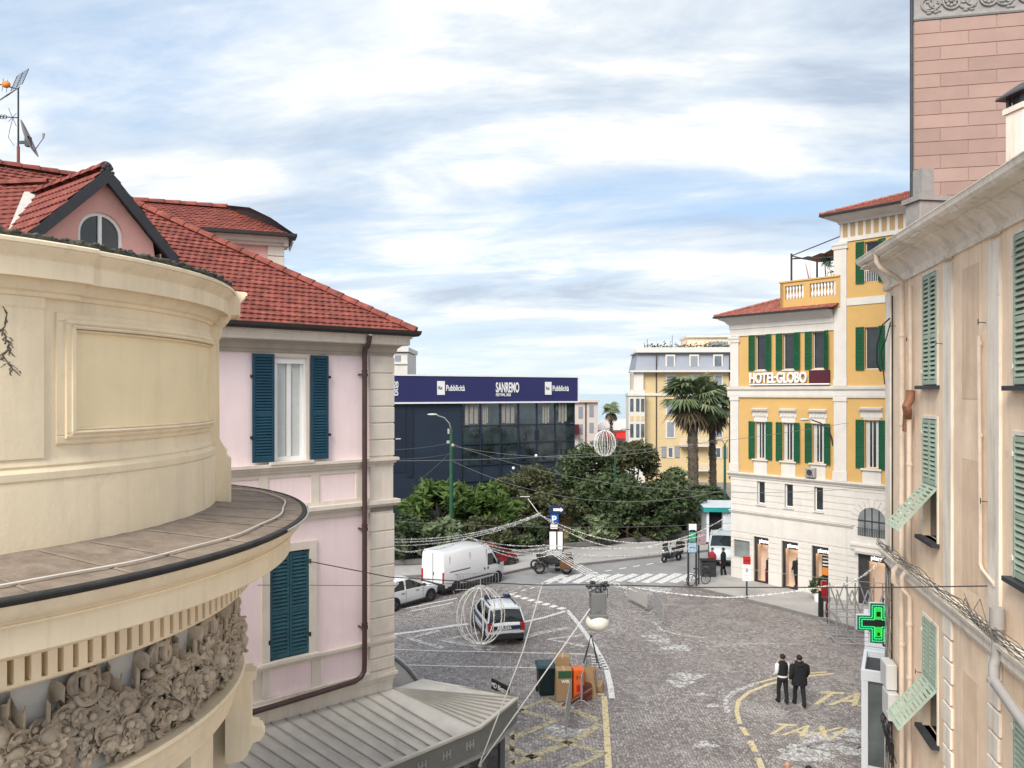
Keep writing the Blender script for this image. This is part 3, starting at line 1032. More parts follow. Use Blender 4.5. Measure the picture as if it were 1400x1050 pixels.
# hip roof
SL = 0.64
cs, sn = 1 / math.sqrt(1 + SL * SL), SL / math.sqrt(1 + SL * SL)
OV, ZE = 0.46, 12.31
T1 = 5.7 / cs
rf = MB()
tiles(rf, (0, -OV, ZE), (1, 0, 0), (0, cs, sn), (0, -sn, cs), T1, lambda t: -13.2, lambda t: OV - t * cs)
tiles(rf, (OV, 0, ZE), (0, 1, 0), (-cs, 0, sn), (sn, 0, cs), T1, lambda t: -OV + t * cs, lambda t: 9.4)
rf.build('roof', M['tile'], pk, 30)
rd = MB()
ridge(rd, (OV - 0.05, -OV + 0.05, ZE + 0.05), (OV - 5.7, 5.7 - OV, ZE + 5.7 * SL + 0.05), 0.11, 0.36)
ridge(rd, (OV - 5.7, 5.7 - OV, ZE + 5.7 * SL + 0.05), (-13.2, 5.7 - OV, ZE + 5.7 * SL + 0.05), 0.11, 0.36)
rd.build('ridge_tiles', M['tile'], pk, 40)
MB().poly([(OV - 5.7, 5.7 - OV, ZE + 5.7 * SL), (-13.2, 5.7 - OV, ZE + 5.7 * SL), (-13.2, 9.4, ZE + 1.6), (OV - 5.7, 9.4, ZE + 2.0)]).build('rear_roof_slope', M['tile'], pk)
# upper window with casements, shutters folded back on the wall
casement(pk, uw[0] + 0.03, uw[1] - 0.02, uw[2], uw[3], 0.06, M['white'], M['glass_lt'], 1, None, 0.07, M['curtain'], 0.30)
cf = MB()
cf.box(uw[0], 0.0, uw[2] + 0.01, uw[0] + 0.05, 0.2, uw[3])
cf.box(uw[1] - 0.04, 0.0, uw[2] + 0.01, uw[1], 0.2, uw[3])
cf.box(uw[0] + 0.05, 0.003, uw[3] - 0.13, uw[1] - 0.04, 0.2, uw[3] - 0.002)
cf.build('roller_blind_box', M['white'], pk)
louvre('shutter', 0.44, 2.14, M['teal'], pk, (-3.11, -0.055, 9.63))
louvre('shutter', 0.385, 2.14, M['teal'], pk, (-1.895, -0.055, 9.63))
louvre('shutter', 0.405, 2.09, M['teal_old'], pk, (lwn[0] + 0.01, 0.02, 5.68), pitch=0.075)
louvre('shutter', 0.405, 2.09, M['teal_old'], pk, (lwn[0] + 0.425, 0.02, 5.68), pitch=0.075)
hw = MB()
for x, z in ((-3.13, 10.1), (-3.13, 11.3), (-1.49, 10.1), (-1.49, 11.3)):
    hw.box(x, -0.10, z, x + 0.03, 0.0, z + 0.05)
for x in (lwn[0] - 0.03, lwn[1] + 0.0):
    for z in (6.0, 7.5):
        hw.box(x, -0.05, z, x + 0.03, 0.02, z + 0.09)
hw.parts('shutter_hinge', M['black'], pk)
# brown rainwater pipe with the horizontal run above the canopy
rp = MB()
pth = [(-0.72, -0.40, 12.22), (-0.72, -0.36, 12.08), (-0.72, -0.30, 11.98), (-0.72, -0.20, 11.93), (-0.72, -0.17, 11.80)]
pth += [(-0.72, -0.17, z) for z in (11, 10, 9, 8, 7, 6, 5.25)] + [(-0.73, -0.17, 5.05), (-0.80, -0.17, 4.95), (-0.95, -0.17, 4.885)]
pth += [(-0.95 - 0.6 * i, -0.17, 4.88 - 0.02 * i) for i in range(1, 16)]
rp.tube(pth, 0.055, 10)
for z in (11.35, 8.05, 5.95):
    rp.cyl((-0.72, -0.17, z), (-0.72, -0.17, z + 0.07), 0.075, None, 12)
    rp.cyl((-0.72, -0.17, z + 0.1), (-0.72, -0.17, z + 0.13), 0.07, None, 12)
    rp.box(-0.79, -0.17, z + 0.02, -0.77, 0.0, z + 0.06)
rp.build('rainwater_pipe', M['brownpipe'], pk, 40)
MB().cyl((-0.72, -0.40, 12.2), (-0.72, -0.40, 12.3), 0.05, 0.06, 10).build('pipe_outlet', M['stone'], pk)

# raised pavilion on the roof behind the hip
pv_c = P(387, 330, 22.0)
pvr = thing('roof_pavilion', 'salmon pink rooftop block with its own small red tiled roof, behind the pink hip', 'roof block', (pv_c.x, pv_c.y, 0), R(20))
vm = MB().box(-5.2, 0, 11.5, -0.05, 4, 15.4)
vm.build('wall', M['salmon'], pvr)
qm = MB()
for i in range(9):
    qm.bbox(-0.42, -0.05, 12.5 + i * 0.3, 0.03, 0.5, 12.5 + i * 0.3 + 0.285, 0.012)
qm.build('quoin', M['stone'], pvr)
qm = MB()
qm.profx([(0.0, 15.16), (-0.10, 15.18), (-0.12, 15.24), (-0.2, 15.27), (-0.2, 15.36), (-0.26, 15.39), (-0.26, 15.42), (0.0, 15.42)], -5.3, 0.1)
qm.box(0.0, -0.18, 15.18, 0.14, 0.5, 15.4)
qm.build('cornice', M['stone'], pvr)
MB().box(-5.4, -0.42, 15.42, 0.36, 0.0, 15.50).box(0.0, -0.40, 15.43, 0.36, 0.3, 15.50).build('gutter', M['gutter'], pvr)
rf = MB()
tiles(rf, (0, -0.34, 15.5), (1, 0, 0), (0, 0.90, 0.436), (0, -0.436, 0.90), 2.4, lambda t: -5.4, lambda t: 0.1 - t * 0.62)
rf.build('roof', M['tile'], pvr, 30)
rd = MB()
ridge(rd, (-1.5, 1.86, 16.6), (-5.4, 1.86, 16.6), 0.12, 0.4)
rd.build('ridge_tiles', M['tile'], pvr, 40)
lead = MB()
lead.loft([[(0.3, -0.3, 15.51), (0.3, 1.8, 15.51)], [(-0.35, -0.2, 15.95), (-0.35, 1.8, 15.95)], [(-0.9, 0.5, 16.35), (-0.9, 1.8, 16.35)], [(-1.55, 1.7, 16.64), (-1.55, 2.2, 16.64)]], False, False)
lead.build('lead_flashing', M['slate'], pvr, True)
MB().loft([[(0.36, 0.9, 15.5), (0.36, 2.6, 15.5)], [(0.2, 0.9, 15.85), (0.2, 2.6, 15.85)], [(-0.15, 0.9, 16.1), (-0.15, 2.6, 16.1)], [(-0.6, 0.9, 16.25), (-0.6, 2.6, 16.25)]], False, False).build('skylight', M['frieze_blue'], pvr, True)
MB().tube([(-3.35, -0.3, 15.42), (-3.35, -0.3, 15.1), (-3.2, -0.05, 14.9), (-3.2, -0.05, 14.2)], 0.05, 8).build('rainwater_pipe', M['gutter'], pvr, True)
# metal flashing where the hip meets the block
# dormer with charcoal bargeboards
fx = Vector((0.606, 0.795, 0)).normalized()
dm = thing('gable_dormer', 'salmon pink dormer gable with charcoal bargeboards and a white arched window', 'dormer', tuple(P(140, 225, 13.4).xy) + (0,), math.atan2(fx.y, fx.x))
zp = 14.72
hw_ = 1.06
zb_ = 13.58
g_ = MB()
# gable face with an arched hole
ax, ar, az0, azs = -0.02, 0.38, 12.6, 13.76
inner = [(ax - ar, az0), (ax - ar, azs)] + [(ax - ar * math.cos(PI * k / 16), azs + ar * math.sin(PI * k / 16)) for k in range(1, 16)] + [(ax + ar, azs), (ax + ar, az0)]
def outer_pt(x, z):
    if z <= zb_ - 0.2:
        return (-hw_ if x < ax else hw_, z)
    d = Vector((x - ax, z - azs + 0.0))
    # ray from the arch centre to the roof line
    for t in [k * 0.01 for k in range(1, 400)]:
        q = (ax + d.x * t / d.length, azs + d.y * t / d.length)
        if abs(q[0]) >= hw_ or q[1] >= zp - abs(q[0]) * (zp - zb_) / hw_:
            return q
outer = [outer_pt(x, z) for x, z in inner]
g_.loft([[(x, 0, z) for x, z in inner], [(x, 0, z) for x, z in outer]], False, False)
g_.loft([[(x, 0, z) for x, z in inner], [(x, 0.14, z) for x, z in inner]], False, False)
for s_ in (-1, 1):
    g_.poly([(s_ * hw_, 0, 11.8), (s_ * hw_, 3.2, 11.8), (s_ * hw_, 3.2, zb_), (s_ * hw_, 0, zb_)])
g_.build('gable_wall', M['salmon'], dm)
wf = MB()
for k in range(len(inner) - 1):
    (xa, za), (xb, zb2) = inner[k], inner[k + 1]
    def sh(x, z):
        return (ax + (x - ax) * 0.86, azs + (z - azs) * 0.86 if z > azs else z)
    wf.ext([(xa, 0.05, za), (xb, 0.05, zb2), (sh(xb, zb2)[0], 0.05, sh(xb, zb2)[1]), (sh(xa, za)[0], 0.05, sh(xa, za)[1])], (0, 0.06, 0))
wf.box(ax - 0.03, 0.045, az0, ax + 0.03, 0.10, azs + ar * 0.93)
win = wf.build('window', M['white'], dm)
MB().ext([(x, 0.085, z) for x, z in inner], (0, 0.006, 0)).build('pane', M['glass'], win)
bb = MB()
ex = 0.22
sl_ = (zp - zb_) / hw_
for s_ in (-1, 1):
    top = (0, zp + 0.17)
    bot = (s_ * (hw_ + ex), zb_ - ex * sl_ + 0.17)
    bb.ext([(top[0], -0.22, top[1]), (bot[0], -0.22, bot[1]), (bot[0], -0.22, bot[1] - 0.22), (top[0], -0.22, top[1] - 0.26)], (0, 0.07, 0))
    bb.ext([(top[0], -0.15, top[1] - 0.06), (bot[0], -0.15, bot[1] - 0.06), (bot[0], -0.15, bot[1] - 0.12), (top[0], -0.15, top[1] - 0.12)], (0, 0.6, 0))
for k, (dx, dz, s_) in enumerate(((0, 0.22, 0.055), (-0.06, 0.17, 0.04), (0.06, 0.17, 0.04), (-0.09, 0.10, 0.03), (0.09, 0.10, 0.03), (0, 0.14, 0.06))):
    bb.sphere((dx, -0.19, zp + dz), (s_, 0.04, s_), 8, 6)
bb.build('bargeboard', M['slate'], dm)
rf = MB()
L_ = math.hypot(hw_ + ex, (hw_ + ex) * sl_)
ca, sa = (hw_ + ex) / L_, (hw_ + ex) * sl_ / L_
for s_ in (-1, 1):
    tiles(rf, (s_ * (hw_ + ex), 0, zb_ - ex * sl_ + 0.16), (0, 1, 0), (-s_ * ca, 0, sa), (s_ * sa, 0, ca), L_, lambda t: -0.20, lambda t: 1.6 + 1.4 * (t / L_), 0.3)
ridge(rf, (0, -0.15, zp + 0.2), (0, 3.0, zp + 0.2), 0.10, 0.36)
rf.build('roof', M['tile'], dm, 30)
MB().tube([(hw_ + 0.13, -0.1, zb_ - 0.1), (hw_ + 0.13, -0.1, 12.6)], 0.04, 8).build('rainwater_pipe', M['brownpipe'], dm, True)
# left-hand roof plane with the pale valley flashing
lr = thing('side_roof', 'red tiled roof slope with a pale valley strip at the far left edge', 'roof', (0, 0, 0))
a_, b_, c_, d_ = P(-150, 262, 15.6), P(62, 252, 16.2), P(24, 330, 13.6), P(-150, 345, 12.6)
xd = (b_ - a_).normalized()
nr = xd.cross(d_ - a_)
nr = -nr.normalized() if nr.y > 0 else nr.normalized()
up = nr.cross(xd)
up = up if up.z > 0 else -up
org = d_ - xd * (d_ - a_).dot(xd)
h_ = (a_ - org).dot(up)
rf = MB()
tiles(rf, org, xd, up, nr, h_, lambda t: 0.0, lambda t: (c_ - org).dot(xd) * (1 - t / h_) + (b_ - a_).length * t / h_, 0.30)
ridge(rf, a_ + Vector((0, 0, 0.05)), b_ + Vector((0, 0, 0.05)), 0.1, 0.36)
rf.build('tiles', M['tile'], lr, 30)
vs = MB()
vs.ext([P(33, 262, 15.0), P(50, 262, 15.1), P(27, 320, 13.35), P(9, 320, 13.25)], (0.01, 0.03, -0.03))
vs.build('valley_strip', M['frieze_blue'], lr)
MB().ext([P(0, 262, 16.5), P(62, 254, 16.4), P(30, 340, 13.9), P(-40, 350, 13.2)], (0.05, 0.2, -0.2)).build('roof_deck', M['tile'], lr)

# ================================================================ aerials on the roof
am = P(25, 252, 17.3)
mast = thing('antenna_mast', 'thin roof mast with television aerials above the far left roof ridge', 'antenna', (am.x, am.y, am.z - 0.3))
def zz_(v):
    return H - (v - HV) / FPX * 17.3 - (am.z - 0.3)
MB().cyl((0, 0, 0), (0, 0, zz_(120)), 0.022, 0.018, 8).build('pole', M['darkmetal'], mast, True)
MB().cyl((0, 0, 0.1), (0, 0, zz_(200)), 0.032, None, 8).build('pole_sleeve', M['rust'], mast, True)
pxs = 17.3 / FPX
ae = MB()
# corner-reflector aerial seen nearly side on: two grids and a boom
zt = zz_(122)
for s_, tip in ((1, Vector((0.10, 0.10, 0.42))), (-1, Vector((-0.40, 0.10, -0.20)))):
    root = Vector((-0.06, 0, zt))
    dv = tip
    side = Vector((0.26, -0.20, 0.0))
    for k in range(9):
        p = root + dv * (0.12 + 0.88 * k / 8)
        ae.cyl(p - side, p + side, 0.005, None, 5)
    for e in (-1, 0, 1):
        ae.cyl(root + dv * 0.1 + side * e, root + dv + side * e, 0.008, None, 5)
ae.cyl((0, 0, zt), (-0.75, 0.1, zt + 0.22), 0.013, None, 6)
for k in range(5):
    p = Vector((-0.30 - 0.1 * k, 0.05, zt + 0.09 + 0.03 * k))
    ae.cyl(p + Vector((0, 0, -0.14)), p + Vector((0.03, 0, 0.14)), 0.006, None, 5)
ae.build('television_aerial', M['darkmetal'], mast)
MB().sphere((-0.26, -0.02, zt + 0.10), (0.10, 0.06, 0.08), 10, 7).build('amplifier', M['orange'], mast, True)
a2 = MB()
z2 = zz_(161)
a2.cyl((0, 0, z2), (-0.42, -0.02, z2 + 0.02), 0.012, None, 6)
for k in range(3):
    a2.torus((-0.3 - 0.07 * k, 0, z2 + 0.02), 0.045, 0.008, Matrix.Rotation(PI / 2, 3, 'X'), 10, 5)
a2.cyl((-0.12, -0.15, z2 - 0.14), (-0.14, 0.15, z2 + 0.16), 0.006, None, 5)
a2.cyl((-0.14, 0.15, z2 - 0.14), (-0.12, -0.15, z2 + 0.16), 0.006, None, 5)
a2.tube([(-0.12, 0, z2), (-0.2, 0, z2 - 0.3), (-0.22, 0, z2 - 0.45), (-0.1, 0, z2 - 0.62)], 0.006, 5)
a2.build('small_aerial', M['darkmetal'], mast)
ds = thing('satellite_dish', 'grey satellite dish clamped to the roof mast, feed arm pointing right', 'satellite dish', (am.x + 0.03, am.y, am.z - 0.3 + zz_(193)))
Mx = Matrix.Rotation(R(22), 4, 'Y') @ Matrix.Rotation(R(-100), 4, 'Z') @ Matrix.Rotation(R(90), 4, 'X')
dd = MB()
prf = [(0.0, 0.075), (0.1, 0.07), (0.2, 0.052), (0.3, 0.022), (0.36, 0.0), (0.365, -0.008), (0.30, 0.012), (0.2, 0.042), (0.0, 0.066)]
dd.lathe([(r if r > 0 else 0.001, z) for r, z in prf], 0, 2 * PI, 28)
dd.xf(Matrix.Translation((0.22, 0, 0.06)) @ Vector((0.87, 0.33, 0.37)).to_track_quat('Z', 'Y').to_matrix().to_4x4() @ Matrix.Diagonal((1.15, 1.15, -1, 1)))
dd.build('reflector', M['dish'], ds, 40)
ar_ = MB()
ar_.cyl((0.38, -0.1, -0.27), (0.74, -0.32, -0.02), 0.011, None, 6)
ar_.cyl((0.72, -0.31, -0.03), (0.735, -0.315, 0.07), 0.022, 0.03, 8)
ar_.build('feed_arm', M['metal'], ds)
MB().beam((0, 0, -0.03), (0.24, -0.0, -0.02), 0.05, 0.06).box(0.14, -0.05, -0.12, 0.24, 0.06, 0.1).build('bracket', M['darkmetal'], ds)

# ================================================================ ZINC CANOPY below the pink wall
cn = thing('shop_canopy', 'standing seam zinc canopy with a grey fascia wrapping the shop corner', 'canopy', (0, 0, 0))
C0 = Vector((-2.7, 17.0, 0))
NO = Vector((0.6325, -0.7746, 0))
zi, zo = 4.45, 3.92
apex = C0 + NO * 0.06 + PD * 0.06 + Vector((0, 0, zi))
wl_ = C0 - PD * 11.0 + NO * 0.06 + Vector((0, 0, zi))
bend = Vector((-0.684, 16.17, zo))
tip = Vector((0.12, 17.75, zo))
far = bend + (Vector((-2.32, 14.55, zo)) - bend).normalized() * 9.0
back = Vector((-2.2, 18.55, zi - 0.42))
rm = MB()
rm.poly([wl_, far, bend, apex])
rm.poly([apex, bend, tip])
rm.poly([apex, tip, back + Vector((0, 0, 0.05))])
rm.build('roof_sheet', M['zinc'], cn)
sm = MB()
def seam(a, b):
    a, b = Vector(a), Vector(b)
    sm.beam(a + Vector((0, 0, 0.018)), b + Vector((0, 0, 0.018)), 0.016, 0.036)
ed = (bend - far)
for i in range(34):
    s_ = 0.34 + i * 0.30
    w0 = C0 - PD * s_ + NO * 0.06 + Vector((0, 0, zi))
    # meet the eave line going straight out from the wall
    d2, e2 = Vector((0.86, -0.51)), Vector((ed.x, ed.y)).normalized()
    rel = Vector((far.x - w0.x, far.y - w0.y))
    den = d2.x * (-e2.y) + d2.y * e2.x
    t = (rel.x * (-e2.y) + rel.y * e2.x) / den
    q = Vector((w0.x + d2.x * t, w0.y + d2.y * t, zo))
    if (q - bend).dot(ed) < 0:
        seam(w0, q)
for k in range(9):
    seam(apex, bend + (tip - bend) * (k / 8))
sm.build('standing_seam', M['seam'], cn)
fs = MB()
def fascia(a, b, z1, z0, th=0.05):
    fs.ext([(a.x, a.y, z0), (b.x, b.y, z0), (b.x, b.y, z1), (a.x, a.y, z1)], (-(b - a).normalized().y * th, (b - a).normalized().x * th, 0))
fascia(far, bend, zo + 0.02, zo - 0.52)
fascia(bend, tip, zo + 0.02, zo - 0.52)
fascia(tip, Vector((back.x, back.y, 0)), zo + 0.12, zo - 0.4)
fs.build('fascia', M['canopy'], cn)
cp = MB()
for a, b in ((far, bend), (bend, tip), (tip, back)):
    cp.beam(a + Vector((0, 0, 0.03)), b + Vector((0, 0, 0.03)), 0.09, 0.05)
cp.build('edge_trim', M['zinc'], cn)
lt = MB()
for a, b in ((far, bend), (bend, tip)):
    o2 = Vector(((b - a).normalized().y, -(b - a).normalized().x, 0)) * 0.03
    lt.beam(a + o2 + Vector((0, 0, -0.54)), b + o2 + Vector((0, 0, -0.54)), 0.07, 0.07)
lt.build('lower_trim', M['metal'], cn)
mo = MB()
for t in (0.97, 0.90, 0.83, 0.76):
    p = far + (bend - far) * t
    e2 = (bend - far).normalized()
    o2 = Vector((e2.y, -e2.x, 0)) * 0.012
    for k in (-0.09, 0.0, 0.09):
        q = p + o2 + e2 * k
        mo.beam(q + Vector((0, 0, -0.33)), q + Vector((0, 0, -0.16)), 0.03, 0.012)
    mo.beam(p + o2 - e2 * 0.09 + Vector((0, 0, -0.25)), p + o2 + e2 * 0.09 + Vector((0, 0, -0.25)), 0.012, 0.03)
mo.parts('fascia_emblem', M['metal'], cn)
# shop front under the canopy
sf = MB()
g1, g2 = far + Vector((-0.25, 0.3, 0)), bend + Vector((-0.3, 0.25, 0))
g3 = tip + Vector((-0.35, -0.05, 0))
sf.ext([(g1.x, g1.y, 0), (g2.x, g2.y, 0), (g2.x, g2.y, zo - 0.4), (g1.x, g1.y, zo - 0.4)], (-0.03, 0.03, 0))
sf.ext([(g2.x, g2.y, 0), (g3.x, g3.y, 0), (g3.x, g3.y, zo - 0.4), (g2.x, g2.y, zo - 0.4)], (-0.03, 0.03, 0))
sf.build('shop_glazing', M['glass'], cn)
pp = MB()
for q in (g2, g3, g2 + (g3 - g2) * 0.45, g1 + (g2 - g1) * 0.85, g1 + (g2 - g1) * 0.72):
    pp.box(q.x - 0.05, q.y - 0.07, 0, q.x + 0.07, q.y + 0.05, zo - 0.42)
pp.build('mullion', M['canopy'], cn)
MB().ext([(g2.x, g2.y, zo - 0.42), (g1.x, g1.y, zo - 0.42), (-9, 14, zo - 0.42), (-2.9, 17.2, zo - 0.42), (g3.x, g3.y, zo - 0.42)], (0, 0, 0.03)).build('soffit', M['canopy'], cn)
# curved glass porch roof beyond the corner
por = thing('curved_porch_roof', 'curved grey porch roof beyond the corner of the pink building', 'porch roof', (0, 0, 0))
arc = [P(520, 893, 19.2), P(533, 897, 19.2), P(546, 905, 19.15), P(558, 916, 19.1), P(567, 927, 19.05), P(575, 938, 19.0)]
MB().tube(arc, 0.05, 8).build('edge_rib', M['canopy'], por, True)
MB().loft([arc, [p + Vector((-1.5, -0.9, 0.0)) for p in arc]], False, False).build('sheet', M['frieze_blue'], por, True)
MB().loft([[p + Vector((0.01, 0.02, 0.07)) for p in arc], [p + Vector((0.01, 0.08, 0.07)) for p in arc]], False, False).build('edge_strip', M['metal'], por, True)
post = arc[-1]
MB().cyl((post.x, post.y, 0), (post.x, post.y, post.z), 0.05, None, 8).cyl((arc[0].x - 0.4, arc[0].y, 0), (arc[0].x - 0.4, arc[0].y, arc[0].z), 0.05, None, 8).build('post', M['canopy'], por, True)
# small projecting blade sign
bs = thing('blade_sign', 'small black blade sign with pale lettering above the canopy edge', 'sign', tuple(P(684, 940, 19.0)), R(-52))
MB().bbox(-0.36, -0.025, -0.13, 0.36, 0.025, 0.13, 0.008).build('board', M['black'], bs)
text_on('lettering', 'MD Bistro', 0.17, M['rope'], bs, (-0.33, -0.03, -0.06), depth=0.006, sx=0.86)
MB().cyl((-0.2, 0.02, -0.13), (-0.2, 0.02, -1.0), 0.018, None, 6).cyl((0.2, 0.02, -0.13), (0.2, 0.02, -1.0), 0.018, None, 6).build('post', M['darkmetal'], bs)
M['ochre'] = mat('ochre yellow stucco', (0.56, 0.355, 0.13), 0.85, 0.06, 0.9, 0.1, 30, stain=0.12, staincol=(0.45, 0.28, 0.12), streak=True)
M['hotel_white'] = mat('white painted stucco', (0.63, 0.60, 0.555), 0.8, 0.07, 1.5, 0.1, 30, stain=0.2, staincol=(0.4, 0.38, 0.34), streak=True)
M['green'] = mat('bright green shutter paint', (0.004, 0.085, 0.035), 0.5, 0.2, 3, 0.05)
M['darkgreen'] = mat('dark green pole paint', (0.022, 0.085, 0.05), 0.5, 0.2, 3, 0.05)
M['peach'] = mat('peeling peach stucco', (0.88, 0.685, 0.50), 0.9, 0.14, 1.0, 0.25, 30, stain=0.6, staincol=(0.56, 0.40, 0.29), streak=True)
M['peach_dark'] = mat('weathered blind window stucco', (0.75, 0.56, 0.40), 0.9, 0.14, 1.0, 0.2, 30, stain=0.4, staincol=(0.32, 0.21, 0.14), streak=True)
M['oldwhite'] = mat('grimy off white stucco', (0.83, 0.755, 0.645), 0.9, 0.10, 1.6, 0.25, 25, stain=0.6, staincol=(0.28, 0.24, 0.19), streak=True)
M['sage'] = mat('sage green shutter paint', (0.36, 0.44, 0.345), 0.6, 0.15, 3, 0.1, stain=0.3, staincol=(0.12, 0.15, 0.11))
M['brick'] = mat('pale pink rendered wall', (0.35, 0.235, 0.20), 0.9, 0.07, 1.2, 0.2, 30, stain=0.22, staincol=(0.34, 0.21, 0.18), streak=True)
tone(M['brick'], 0.10)
M['relief_grey'] = mat('grey carved stone', (0.30, 0.285, 0.27), 0.9, 0.15, 5, 0.3, 30, stain=0.4, staincol=(0.17, 0.16, 0.15))
M['beigepipe'] = mat('beige painted pipe', (0.68, 0.56, 0.45), 0.6, 0.1, 3, 0.1, stain=0.3, staincol=(0.3, 0.22, 0.16))
M['terracotta'] = mat('rusty terracotta pipe', (0.30, 0.14, 0.08), 0.8, 0.3, 9, 0.2, stain=0.5, staincol=(0.10, 0.06, 0.05))
M['greybox'] = mat('grey plastic cabinet', (0.56, 0.555, 0.54), 0.5, 0.05, 3, 0.03)
M['midgrey'] = mat('mid grey box', (0.15, 0.155, 0.155), 0.5, 0.08, 3, 0)
M['greycable'] = mat('grey cable', (0.16, 0.145, 0.13), 0.6, 0.5, 9, 0)
M['pvc'] = mat('grey plastic pipe', (0.36, 0.34, 0.32), 0.5, 0.08, 3, 0)
M['maroon'] = mat('maroon panel', (0.075, 0.012, 0.022), 0.4, 0.1, 3, 0)
M['awning'] = mat('brown awning fabric', (0.34, 0.26, 0.20), 0.9, 0.15, 3, 0.1)
M['shopglow'] = mat('warm shop interior', (0.62, 0.47, 0.37), 0.8, 0.08, 1.2, 0)
M['red'] = mat('red signal paint', (0.50, 0.02, 0.018), 0.4, 0.08, 3, 0)
M['alu'] = mat('white lacquered aluminium', (0.62, 0.66, 0.70), 0.35, 0.05, 2, 0.02)
M['clear'] = glass_mat('clear shelter glass', (0.10, 0.12, 0.12), 0.03, 0.3)
M['ledgreen'] = emit_mat('green light tube', (0.05, 1.0, 0.35), 0.38)
M['ledgreen2'] = emit_mat('bright green display', (0.03, 0.9, 0.06), 0.16)
M['casegreen'] = mat('dark green case', (0.005, 0.11, 0.05), 0.4, 0.1, 3, 0)
M['signlight'] = emit_mat('white illuminated lettering', (1.0, 0.98, 0.95), 0.9)
M['warmlamp'] = emit_mat('shop ceiling light', (1.0, 0.82, 0.6), 1.6)

# ================================================================ YELLOW HOTEL
HE = Vector((0.651, -0.759, 0)).normalized()
ho = thing('hotel', 'ochre yellow hotel with bright green shutters, white trim and a white rusticated shop floor', 'hotel', (13.0, 45.5, 0), math.atan2(HE.y, HE.x))
low = [1.93, 3.66, 5.40]
def HZ(v, s):
    return H - (v - HV) / FPX * (45.5 - 0.759 * s)
def HS(u):
    k = (u - CX) / FPX
    return (45.5 * k - 13.0) / (0.651 + 0.759 * k)
# --- shop and mezzanine floors, rusticated
doors = [(1.48, 2.42, 0.12, 2.72), (3.24, 4.22, 0.12, 2.72), (5.02, 5.96, 0.12, 2.72), (7.55, 9.6, 0.12, 2.78)]
mezz = [(s - 0.24, s + 0.26, 4.62, 5.92) for s in low]
arch = (7.56, 9.0, 3.62, 4.45)
show = (0.16, 1.22, 1.32, 2.36)
w_ = MB()
cr = [(0.12, 1.28)] + [(1.30 + 0.30 * i, 1.30 + 0.30 * (i + 1) - 0.035) for i in range(5)] + [(2.86, 3.96)]
wall(w_, 0.0, 13.0, 0.0, 4.0, doors + [show, (arch[0], arch[1], 3.62, 4.0)], 0.0, 0.34, cr, 0.03)
cr = [(4.12 + 0.355 * i, 4.12 + 0.355 * (i + 1) - 0.035) for i in range(6)]
wall(w_, 0.0, 13.0, 4.0, 6.25, mezz + [(arch[0], arch[1], 3.9, 4.45)], 0.0, 0.28, cr, 0.03)
w_.poly([(0, 0, 0), (0, 0, 6.3), (0, 9, 6.3), (0, 9, 0)])
for i in range(15):
    w_.box(-0.03, -0.0, 0.12 + 0.41 * i, 0.0, 8.9, 0.12 + 0.41 * i + 0.375)
w_.build('ground_floor_wall', M['hotel_white'], ho)
am_ = MB()
ac, arr = (arch[0] + arch[1]) / 2, (arch[1] - arch[0]) / 2
for k in range(11):                      # voussoirs over the arched window
    a0_, a1_ = PI * k / 11 + 0.02, PI * (k + 1) / 11 - 0.02
    pts = [(ac + r * math.cos(a), -0.035, 4.42 + r * math.sin(a) * 0.98) for r, a in ((arr, a0_), (arr + 0.42, a0_), (arr + 0.42, a1_), (arr, a1_))]
    am_.ext(pts, (0, 0.05, 0))
am_.build('arch_surround', M['hotel_white'], ho)
ag = MB().ext([(ac - arr, -0.010, 3.64)] + [(ac + arr * math.cos(PI - PI * k / 16), -0.010, 4.42 + arr * math.sin(PI * k / 16)) for k in range(17)] + [(ac + arr, -0.010, 3.64)], (0, 0.006, 0))
ag.build('arched_glass', M['glass_lt'], ho)
ab = MB()
for x in (-0.36, 0.0, 0.36):
    ab.box(ac + x - 0.025, -0.04, 3.64, ac + x + 0.025, -0.012, 4.42 + math.sqrt(arr * arr - x * x))
ab.box(ac - arr, -0.045, 4.40, ac + arr, -0.013, 4.45)
for k in range(12):
    ab.cyl((ac - arr + 0.06 + k * 0.12, -0.16, 3.64), (ac - arr + 0.06 + k * 0.12, -0.16, 4.05), 0.010, None, 5)
ab.cyl((ac - arr, -0.16, 4.05), (ac + arr, -0.16, 4.05), 0.018, None, 6)
ab.build('arched_window_bars', M['darkmetal'], ho)
tr = MB()
tr.profx([(0.0, 3.96), (-0.05, 3.96), (-0.07, 4.02), (-0.12, 4.06), (-0.12, 4.10), (0.0, 4.10)], -0.12, 7.3)
tr.profx([(0.0, 6.06), (-0.04, 6.06), (-0.06, 6.14), (-0.14, 6.20), (-0.20, 6.28), (-0.20, 6.34), (0.0, 6.36)], -0.2, 13.0)
tr.profx([(0.0, 2.86), (-0.06, 2.86), (-0.08, 3.02), (-0.14, 3.1), (-0.14, 3.20), (0.0, 3.24)], 7.2, 10.0)
tr.profx([(0.0, 2.72), (-0.22, 2.74), (-0.26, 2.86), (0.0, 2.9)], 7.45, 9.8)
tr.box(6.92, -0.02, 0.12, 6.96, 0.01, 3.96)
for x in (1.28, 3.02, 4.78, 6.5):
    tr.box(x, -0.012, 0.12, x + 0.03, 0.0, 3.4)
tr.build('cornice', M['hotel_white'], ho)
